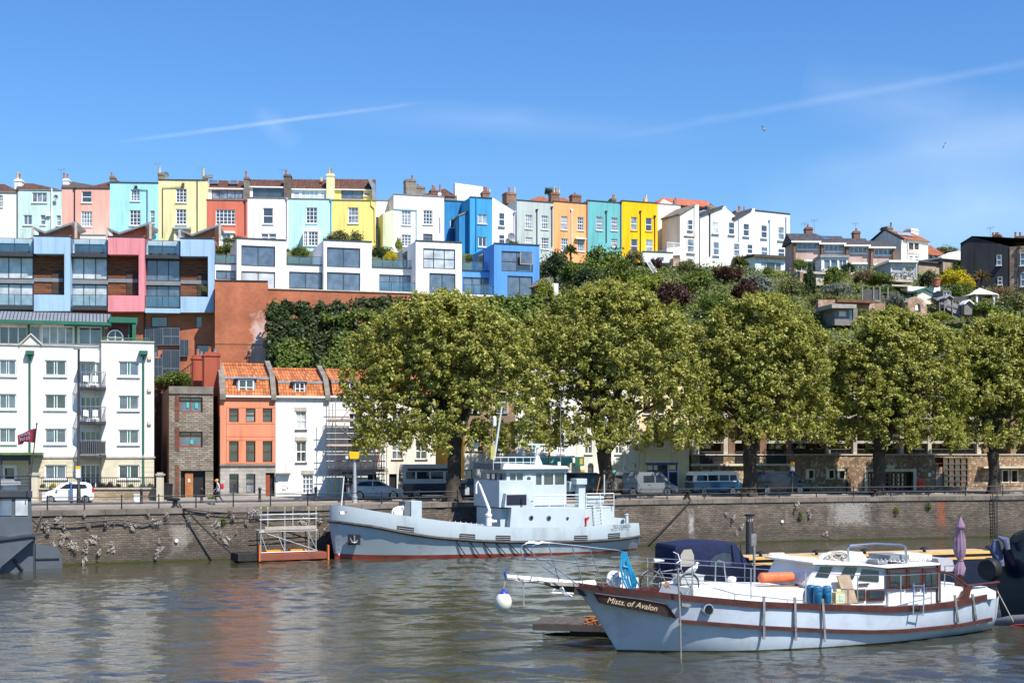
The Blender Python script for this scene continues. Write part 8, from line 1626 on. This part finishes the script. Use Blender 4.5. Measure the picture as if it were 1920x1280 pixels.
# ---------------- dark grey boat at the left edge ----------------
L=B('grey_boat','dark slate grey boat stern and rudder cut off by the left edge','boat',-120,76.5,66,80.5,1066,zb=0)
M_lg=mat('slate_grey_paint',(.085,.10,.12),rough=.5,var=.12,spec=.4)
def lp(name,pts,d0,d1,m,bev=0,par=None): q=[L.P(x,y,d0) for x,y in pts]; k=MB(); k.prism([(p.x,p.z) for p in q],'y',d0,d1); return k.build(name,m,par or L.e,bevel=bev,fix=True)
lp('hull',[(-120,1012),(2,1009),(60,997),(62,1012),(2,1062),(-10,1085),(-120,1085)],-.2,3.8,M_lg); lp('transom',[(2,1062),(62,1014),(62,1070),(-5,1075)],.6,3.0,M_lg); lp('gunwale',[(-120,1010),(2,1008),(78,999),(78,1003),(2,1012.5),(-120,1015)],-.35,4.0,M_dark)
lp('rudder',[(67,1019),(106,1024),(116,1040),(117,1066),(67,1070)],1.6,1.75,M_lg); lp('rudder_stock',[(62,1000),(66,1000),(66,1074),(62,1074)],1.55,1.8,M_dark); lp('rudder_rib',[(68,1046),(112,1045),(112,1047),(68,1048)],1.5,1.59,M_dark); k=MB(); k.tube([L.P(27,1048,.5),L.P(43,1069,.5)],.07,5); k.build('strut',M_dark,L.e)
lp('wheelhouse',[(-120,930),(59,930),(60,971),(60,1003),(-120,1010)],.4,3.4,M_lg,.02); lp('wheelhouse_roof',[(-120,919.5),(61,919.5),(61,932),(-120,932)],.2,3.6,M_dark,.03)
for r in ((-60,-6),(-3,22),(29,52)):
    o=lp('window',[(r[0],935),(r[1],935),(r[1],966),(r[0],966)],.36,.4,G_l if r[0]==29 else G_b)
L.rail(-120,893,58,919,.5,'wires','upper_rail',M_black,1.6); lp('bench',[(-20,898),(38,898),(40,908),(-20,910)],1.5,2.2,mat('grey_cover',(.30,.31,.33))); k=MB(); 
for a_,b_ in (((60,985),(78,968)),((66,1000),(79,968)),((60,975),(72,985))): k.tube([L.P(*a_,.6),L.P(*b_,.6)],.035,5)
k.build('stern_davit',M_black,L.e)
fl=empty('flag',L.P(0,0,0)*0,0,'faded dark red flag with grey lettering flying at the left edge','flag')
P0=W(55,920,80); P1=W(69,794,80); fl.location=P0; k=MB(); k.tube([(0,0,0),P1-P0],.035,6); k.sph(P1-P0,.06); k.build('flagpole',M_dark,fl)
A=W(67,803,80)-P0; Bq=W(63.5,829,80)-P0; n=14; V=[]
for i in range(n+1):
    t=i/n; top_=A+Vector((-1.08*t,.12*math.sin(t*9),-.42*t**1.3+.03*math.sin(t*8))); bot=Bq+Vector((-.90*t,.12*math.sin(t*9+.5),-.02+.10*t-.25*t*t*(t>.7)))
    V+=[top_,bot]
k=MB(); k.add([tuple(v) for v in V]+[tuple(v+Vector((0,.01,0))) for v in V],[(2*i,2*i+2,2*i+3,2*i+1) for i in range(n)]+[(2*i+1+2*n+2,2*i+3+2*n+2,2*i+2+2*n+2,2*i+2*n+2) for i in range(n)]); k.build('cloth',mat('maroon_cloth',(.20,.015,.03),var=.2),fl,smooth=True)
k=MB(); rd=random.Random(8)
for row_,dz in ((0,.13),(1,-.14)):
    for i in range(9):
        x=-.25-.07*i; z=dz-.012*i+rd.uniform(-.02,.02); q=(A+Bq)/2+Vector((x,-.14,z)); k.tube([q+Vector((rd.uniform(-.03,.03),0,-.09)),q+Vector((rd.uniform(-.04,.04),0,.0)),q+Vector((rd.uniform(-.03,.03),0,.1))],.016,4)
k.build('lettering',mat('grey_lilac_ink',(.36,.28,.38)),fl)
# ---------------- hillside gardens ----------------
S_=lambda *a,**k: shrub(*a,**k)
HG='shrubs in the hillside gardens'
for px,py,Y,rx_,rz_,kd,lb in (
 (1040,492,166,32,30,'dark','big dark bush right of the cobalt blue house'),(1072,505,160,26,22,'mid','bright bush below the palm by the orange house'),
 (1132,482,168,44,38,'mid','tall leafy tree crown in front of the teal house'),(1105,520,158,38,26,'dark','dark rounded bush below the tallest leafy crown'),(1160,505,160,32,28,'mid','green bush below the teal and yellow houses'),
 (1190,480,172,20,18,'olive','olive bush at the foot of the deep yellow house'),(1215,530,155,40,26,'lime','light green bush slope left of the copper bush'),(1262,545,150,36,30,'copper','large dark copper bush in the middle of the slope'),
 (1230,492,170,14,16,'copper','small purple bush by the ladder'),(1310,520,158,34,22,'mid','green bush below the tall cream wing'),(1290,497,166,22,13,'olive','grey green shrub under the cream hilltop wing'),
 (1360,508,162,30,16,'copper','reddish copper bush below the white gabled house'),(1395,540,152,34,24,'copper','second copper bush, lower and right of the first slope path'),(1420,530,155,34,24,'silver','silvery grey bush left of the tall dark conifer'),
 (1340,560,146,34,24,'mid','mid green bush above the third plane tree'),(1190,565,146,44,24,'mid','mid green bush above the second plane tree, right side'),(1090,560,148,48,24,'mid','mid green bush above the second plane tree, left side'),
 (1020,540,150,20,26,'lime','light green bush at the corner of the cobalt blue house'),(1450,560,146,30,20,'lime','lime green bush above the gap between third and fourth tree'),(1485,535,152,26,22,'olive','olive bush below the oak framed doors'),
 (1517,520,158,13,34,'dark','tall narrow dark conifer below the low brown roofed terrace'),(1500,492,166,16,12,'mid','small green bush at the left end of the low terrace'),(1562,512,162,26,16,'mid','domed bush with yellowish top below the conservatory'),
 (1590,500,166,14,10,'dark','small dark bush right of the conservatory'),(1618,515,160,18,14,'bronze','brownish bush in front of the low terrace'),(1650,520,160,30,12,'mid','low green bank right of the brownish bush'),
 (1570,540,153,30,12,'silver','grey green ground shrub above the stone wall'),(1680,560,150,18,18,'silver','pale silver grey bush left of the stone arch folly'),(1660,545,153,22,12,'mid','green shrub behind the dark fence'),
 (1740,520,160,22,18,'dark','dark bush right of the garage'),(1790,515,158,28,16,'gold','bright yellow flowering bush below the tan outbuilding'),(1800,500,164,24,14,'mid','green fig like bush left of the dark house'),
 (1800,540,153,26,18,'mid','leafy bush below the yellow flowering bush'),(1812,528,156,18,10,'gold','lower yellow flowering bush'),(1870,545,152,24,14,'bronze','golden brown bush in front of the dark house'),
 (1905,560,149,34,22,'olive','olive bush at the right edge below the stone house front'),(1845,575,147,36,16,'mid','green bush right of the small gabled birdhouse shed'),(1895,595,144,40,24,'dark','dark bush at the right edge above the last plane tree'),
 (1760,590,146,20,10,'lime','lime green plants on the terrace steps'),(1610,585,147,22,10,'olive','olive plants on the shed roof'),(1540,560,149,22,14,'olive','spiky olive clump left of the stone garden wall'),
 (1440,505,163,10,10,'mid','small bush beside the pale blue extension')):
    S_(px,py,Y,rx_,rz_,kd,lb,group=HG)
for px,py,Y,rx_,rz_,kd,lb in ((425,464,160,22,14,'mid','green terrace bush beside the coral red house bay window'),(442,449,164,22,8,'olive','olive bush behind the first white modern house roof'),(562,468,163,20,13,'mid','green terrace bush between two white modern houses'),(648,442,170,34,16,'olive','wide olive bush in front of the bright yellow hilltop house'),
 (716,470,165,22,14,'dark','dark green terrace bush left of the golden shrub'),(733,478,163,14,12,'gold','golden yellow shrub on the terrace of the white modern houses'),(748,456,166,8,16,'lime','narrow light green conifer before the big white house'),(880,483,166,9,9,'mid','small green bush left of the cobalt blue house'),(962,455,170,12,6,'mid','green bush top above the cobalt blue house roof')):
    S_(px,py,Y,rx_,rz_,kd,lb,group='bushes on the modern house terraces')
for i,(px,py) in enumerate(((540,468),(300,475),(282,473),(318,475))): S_(px,py,156 if px>400 else 151,4,4,'mid',('small potted plant on the terrace rail left of the first white terrace bush','small potted plant, middle of three on the rightmost blue framed roof terrace','small potted plant, leftmost of three on the rightmost blue framed roof terrace','small potted plant, rightmost of three on the rightmost blue framed roof terrace')[i],name='potted_plant',cat='plant')
S_(381,540,150.0,6,8,'olive','leafy potted plant in the timber recess of the rightmost blue frame','potted_plant',cat='plant')
palm(1070,470,168,16,'bushy green palm in front of the orange hilltop house',kind='olive'); palm(1388,492,166,18,'spreading olive palm left of the pale blue extension',kind='olive'); palm(1840,520,158,19,'tall bronze palm standing before the dark house',kind='bronze',trunk=1.8); palm(1555,560,149,15,'spiky bronze yucca above the stone garden wall',name='yucca',trunk=.3,kind='bronze')
M_gw=mat('grey_weathered_wood',(.20,.19,.18),rough=.95,var=.35,scale=2,streak=5); M_gdk=mat('dark_fence_boards',(.07,.07,.072),var=.4,streak=6)
def shed(name,label,cat,px0,px1,Y,ye,yr,yb,wallm,roofm,depth=2.4,open_=None,win_=None,ang=.12):
    b=B(name,label,cat,px0,Y,px1,Y+ang*(px1-px0)/F*Y,yb); b.vol(px0,ye,px1,yb,0,depth,wallm)
    q=[b.P(x,y,0) for x,y in ((px0-2,ye),((px0+px1)/2,yr),(px1+2,ye))]; k=MB(); k.prism([(q[0].x+.15,q[0].z-.01),(q[1].x,q[1].z-.05),(q[2].x-.15,q[2].z-.01)],'y',.02,depth); k.build('gable',wallm,b.e)
    k=MB(); 
    for i in (0,1): k.prism([(q[i].x,q[i].z-.04),(q[i+1].x,q[i+1].z-.04),(q[i+1].x,q[i+1].z+.1),(q[i].x,q[i].z+.1)],'y',-.25,depth+.2)
    k.build('roof',roofm,b.e)
    if win_: b.win(b.rect(*win_,0),-.03,'g11','w','d',False)
    return b
shed('summerhouse','pale summerhouse with a green edged gable roof on the terraced slope','summerhouse',1720,1746,151,549,541,570,rend('cream2',(.78,.74,.62)),M_green,win_=None)
b=B('summerhouse_wing','low dark windowed wing attached left of the pale summerhouse','shed',1703,152,1720,152,566); b.vol(1703,549,1720,566,0,2.5,M_green,[(1706,551,1718,556,'g31','k','d',False)]); b.slab(1700,545.5,1724,549,-.3,2.6,M_slate,'roof')
b=B('garden_shed','flat roofed grey shed half hidden behind the fourth plane tree top','shed',1563,144,1608,144.5,606); b.vol(1565,578,1608,610,0,3,M_gw,[(1573,583,1588,593,'g11','w','l',False),(1592,580,1600,600,'none','w','d',False)]); b.slab(1560,570,1606,577.5,-.7,3.4,mat('pale_roof_boards',(.36,.34,.31),var=.3),'roof')
b=B('garden_wall','rubble stone garden wall with a leaning white ladder above the fourth plane tree','wall',1534,147,1660,149,590); b.vol(1534,562,1570,590,0,.5,stn); b.slab(1570,562,1640,567,-.4,1.4,mat('rusty_roof_edge',(.16,.07,.04),var=.5),'rusty_roof'); b.slab(1570,567.2,1660,590,.6,1.0,stn,'stone_back_wall')
b=B('garden_fence','dark vertical board fence with tall grey posts on the slope','fence',1617,150,1652,151,572); b.vol(1617,543,1652,567,0,.08,M_gdk); 
for x in (1617,1638,1650,1665): b.slab(x-1,538,x+1.2,580,-.12,-.01,M_gw,'post')
b.rail(1653,549,1667,575,-.1,'wires','railing',M_gw); b.slab(1640,562,1652,566,-.6,.0,M_gw,'step')
b=B('stone_folly','rounded rubble stone folly wall with an arched doorway','folly',1702,146,1738,147.5,588); q=[b.P(x,y,0) for x,y in ((1702,592),(1702,566),(1708,559),(1718,556),(1728,560),(1737,570),(1738,592))]; k=MB(); k.prism([(p.x,p.z) for p in q],'y',0,.6); k.build('wall',stn,b.e); q=[b.P(x,y,-.02) for x,y in ((1716,584),(1716,574),(1718,570),(1721,568.5),(1724,570),(1726,574),(1726,584))]; k=MB(); k.prism([(p.x,p.z) for p in q],'y',-.02,.01); o=k.build('archway',mat('dark_opening',(.02,.02,.022)),b.e); q=[b.P(x,y,-.04) for x,y in ((1716,582),(1716,573),(1720,571),(1722,582))]; k=MB(); k.prism([(p.x,p.z) for p in q],'y',-.04,-.021); k.build('arch_light',cr2,o)
b=B('white_garden_wall','white painted garden wall with blue slats below the dark bush','wall',1702,156,1766,157,552); b.poly([(1702,536),(1735,538),(1745,540),(1746,537),(1763,537),(1763,556),(1702,556)],0,.3,M_white); 
for i in range(4): b.slab(1757,545+3.6*i,1764,547+3.6*i,-.2,-.05,mat('blue_slat',(.03,.22,.42)),'blue_slat')
b=B('greenhouse','small cream framed greenhouse behind the grey shed','greenhouse',1768,152,1784,152.3,560); b.vol(1768,545,1784,562,0,2,M_gw,[(1770,547,1782,558,'g21','w','m',False)])
shed('garden_shed','small pale grey garden shed with a pitched roof beside the slatted steps','shed',1772,1785,148.5,560,554,577,M_gw,mat('pale_roof_boards',(.36,.34,.31)))
b=B('garden_fence','dark charcoal fence panel right of the small pale shed','fence',1786,149,1812,149.3,575); b.vol(1786,556,1812,565,0,.08,M_gdk)
shed('birdhouse_shed','tiny open white gabled shelter at the foot of the garden steps','shelter',1808,1823,146,571,563,590,M_gw,M_frame,depth=1.2)
b=B('garden_fence','grey post and board fencing stepping down the garden beside the steps','fence',1750,146.5,1850,147.5,590)
for i,x in enumerate((1762,1771,1786,1799,1812,1836,1848)): b.slab(x-.8,562+abs(i-2)*2.4,x+.9,594,-.1,0,M_gw,'post')
b.poly([(1764,566),(1830,585),(1830,589),(1764,570)],-.05,-.0,M_gw,'board'); b.poly([(1776,560),(1800,575),(1800,592),(1776,580)],.02,.1,mat('grey_board_panel',(.26,.26,.27),var=.25,streak=6),'panel'); b.slab(1828,573,1846,590,.02,.1,mat('grey_board_panel',(.26,.26,.27)),'panel')
b=B('garden_steps','grey timber steps slanting down the garden terraces','steps',1752,150,1800,150.5,590)
for i in range(9): b.slab(1750+5.4*i,558+3.4*i,1758+5.4*i,560+3.4*i,-.6+.0*i,.8,M_gw,'tread')
b=B('gazebo','white open gazebo with a pointed roof in front of the dark house','gazebo',1828,150,1868,150.5,575); u0=b.P(1826,552,0).x;u1=b.P(1870,552,0).x; z0=b.z(1848,552,0); z1=b.z(1848,540,1.2); k=MB(); m_=(u0+u1)/2; k.add([(u0,-.3,z0),(u1,-.3,z0),(u1,2.6,z0),(u0,2.6,z0),(m_,1.2,z1)],[(0,1,4),(1,2,4),(2,3,4),(3,0,4),(3,2,1,0)]); k.build('roof',M_white,b.e)
for x in (1832,1864,1872): b.slab(x-1.4,552.5,x+1.4,572,-.1,.1,M_frame,'post')
b=B('garden_shed','dark grey gabled shed with a white door between bushes right of the cobalt house','shed',1018,150,1048,150.8,560); b.vol(1018,532,1034,560,0,3,M_gdk); b.vol(1034.3,531,1047,560,-.05,2.6,M_white); b.poly([(1014,534),(1030,519),(1037,531),(1032,532),(1027,525),(1018,536)],-.2,3,M_conc,'roof')
b=B('garden_fence','dark board fence with a pale post among bushes below the teal house','fence',1090,153,1122,153.5,556); b.vol(1090,530,1118,553,0,.08,M_gdk); b.slab(1117,526,1119.5,555,-.1,.0,M_gw,'post')
b=B('picket_fence','short pale picket fence left of the copper bush','fence',1195,148,1228,148.5,558)
for i in range(11): b.slab(1196+3*i,546,1197.3+3*i,556,-.05,0,M_stonec,'picket')
b.slab(1195,548,1228,549.2,.0,.04,M_stonec,'fence_rail')
k=MB(); a=W(1211,483,164); c=W(1229,512,160); 
for dx in (-.25,.25): k.tube([a+Vector((dx,0,0))-a,c+Vector((dx,0,0))-a],.05,4)
for i in range(13): q=a.lerp(c,i/13)-a; k.tube([q+Vector((-.25,0,0)),q+Vector((.25,0,0))],.035,4)
o=k.build('ladder',M_frame); o.location=a; tag(o,'white ladder leaning down the slope below the deep yellow hilltop house','ladder')
b=B('garden_walls','low white and brick garden walls under the cream hilltop houses','wall',1196,180,1300,182,500); b.vol(1205,473,1262,492,0,1,M_white,[(1232,482,1245,491,'g21','w','b',False)],cop=M_dark); b.vol(1262,484,1276,499,-1,1,stn); b.vol(1278,490,1299,505,-3,1,stn)
b=B('terrace_wall','grey concrete terrace with railings below the white garage','wall',1668,160,1712,161,545); b.slab(1668,524,1712,528,-.5,2,M_stonec,'terrace_slab'); b.slab(1672,534,1710,537,-1,1,M_stonec,'terrace_slab'); b.rail(1668,512,1712,524,-.4,'wires','railing',M_gdk,1.5)
b=B('garden_terrace','pale paved garden terrace with a brick pier left of the tall dark conifer','wall',1500,160,1545,161,540); b.slab(1500,510,1506,530,-.4,.2,stn,'pier'); b.slab(1500,509,1548,513,-.3,2,M_stonec,'terrace_slab'); b.slab(1530,514,1545,535,0,.3,M_stonec,'rendered_wall')
k=MB(); q=W(1755,530,156); k.lathe([(.3,0),(.42,.1),(.5,.8),(.56,.85),(.56,1.0),(.48,1.0)],(0,0,-.5),14); o=k.build('terracotta_pot',M_pot,None,smooth=True); o.location=q; tag(o,'large terracotta pot with clipped greenery on the white garden wall','plant pot')
S_(1755,522,156,6,4,'lime','small clipped green plant in the large terracotta pot','potted_plant',cat='plant')
# every remaining top-level object is a thing
for o in scene.objects:
    if o.parent is None and o.type in ('MESH','EMPTY') and not o.get('kind'): o['kind']='thing'
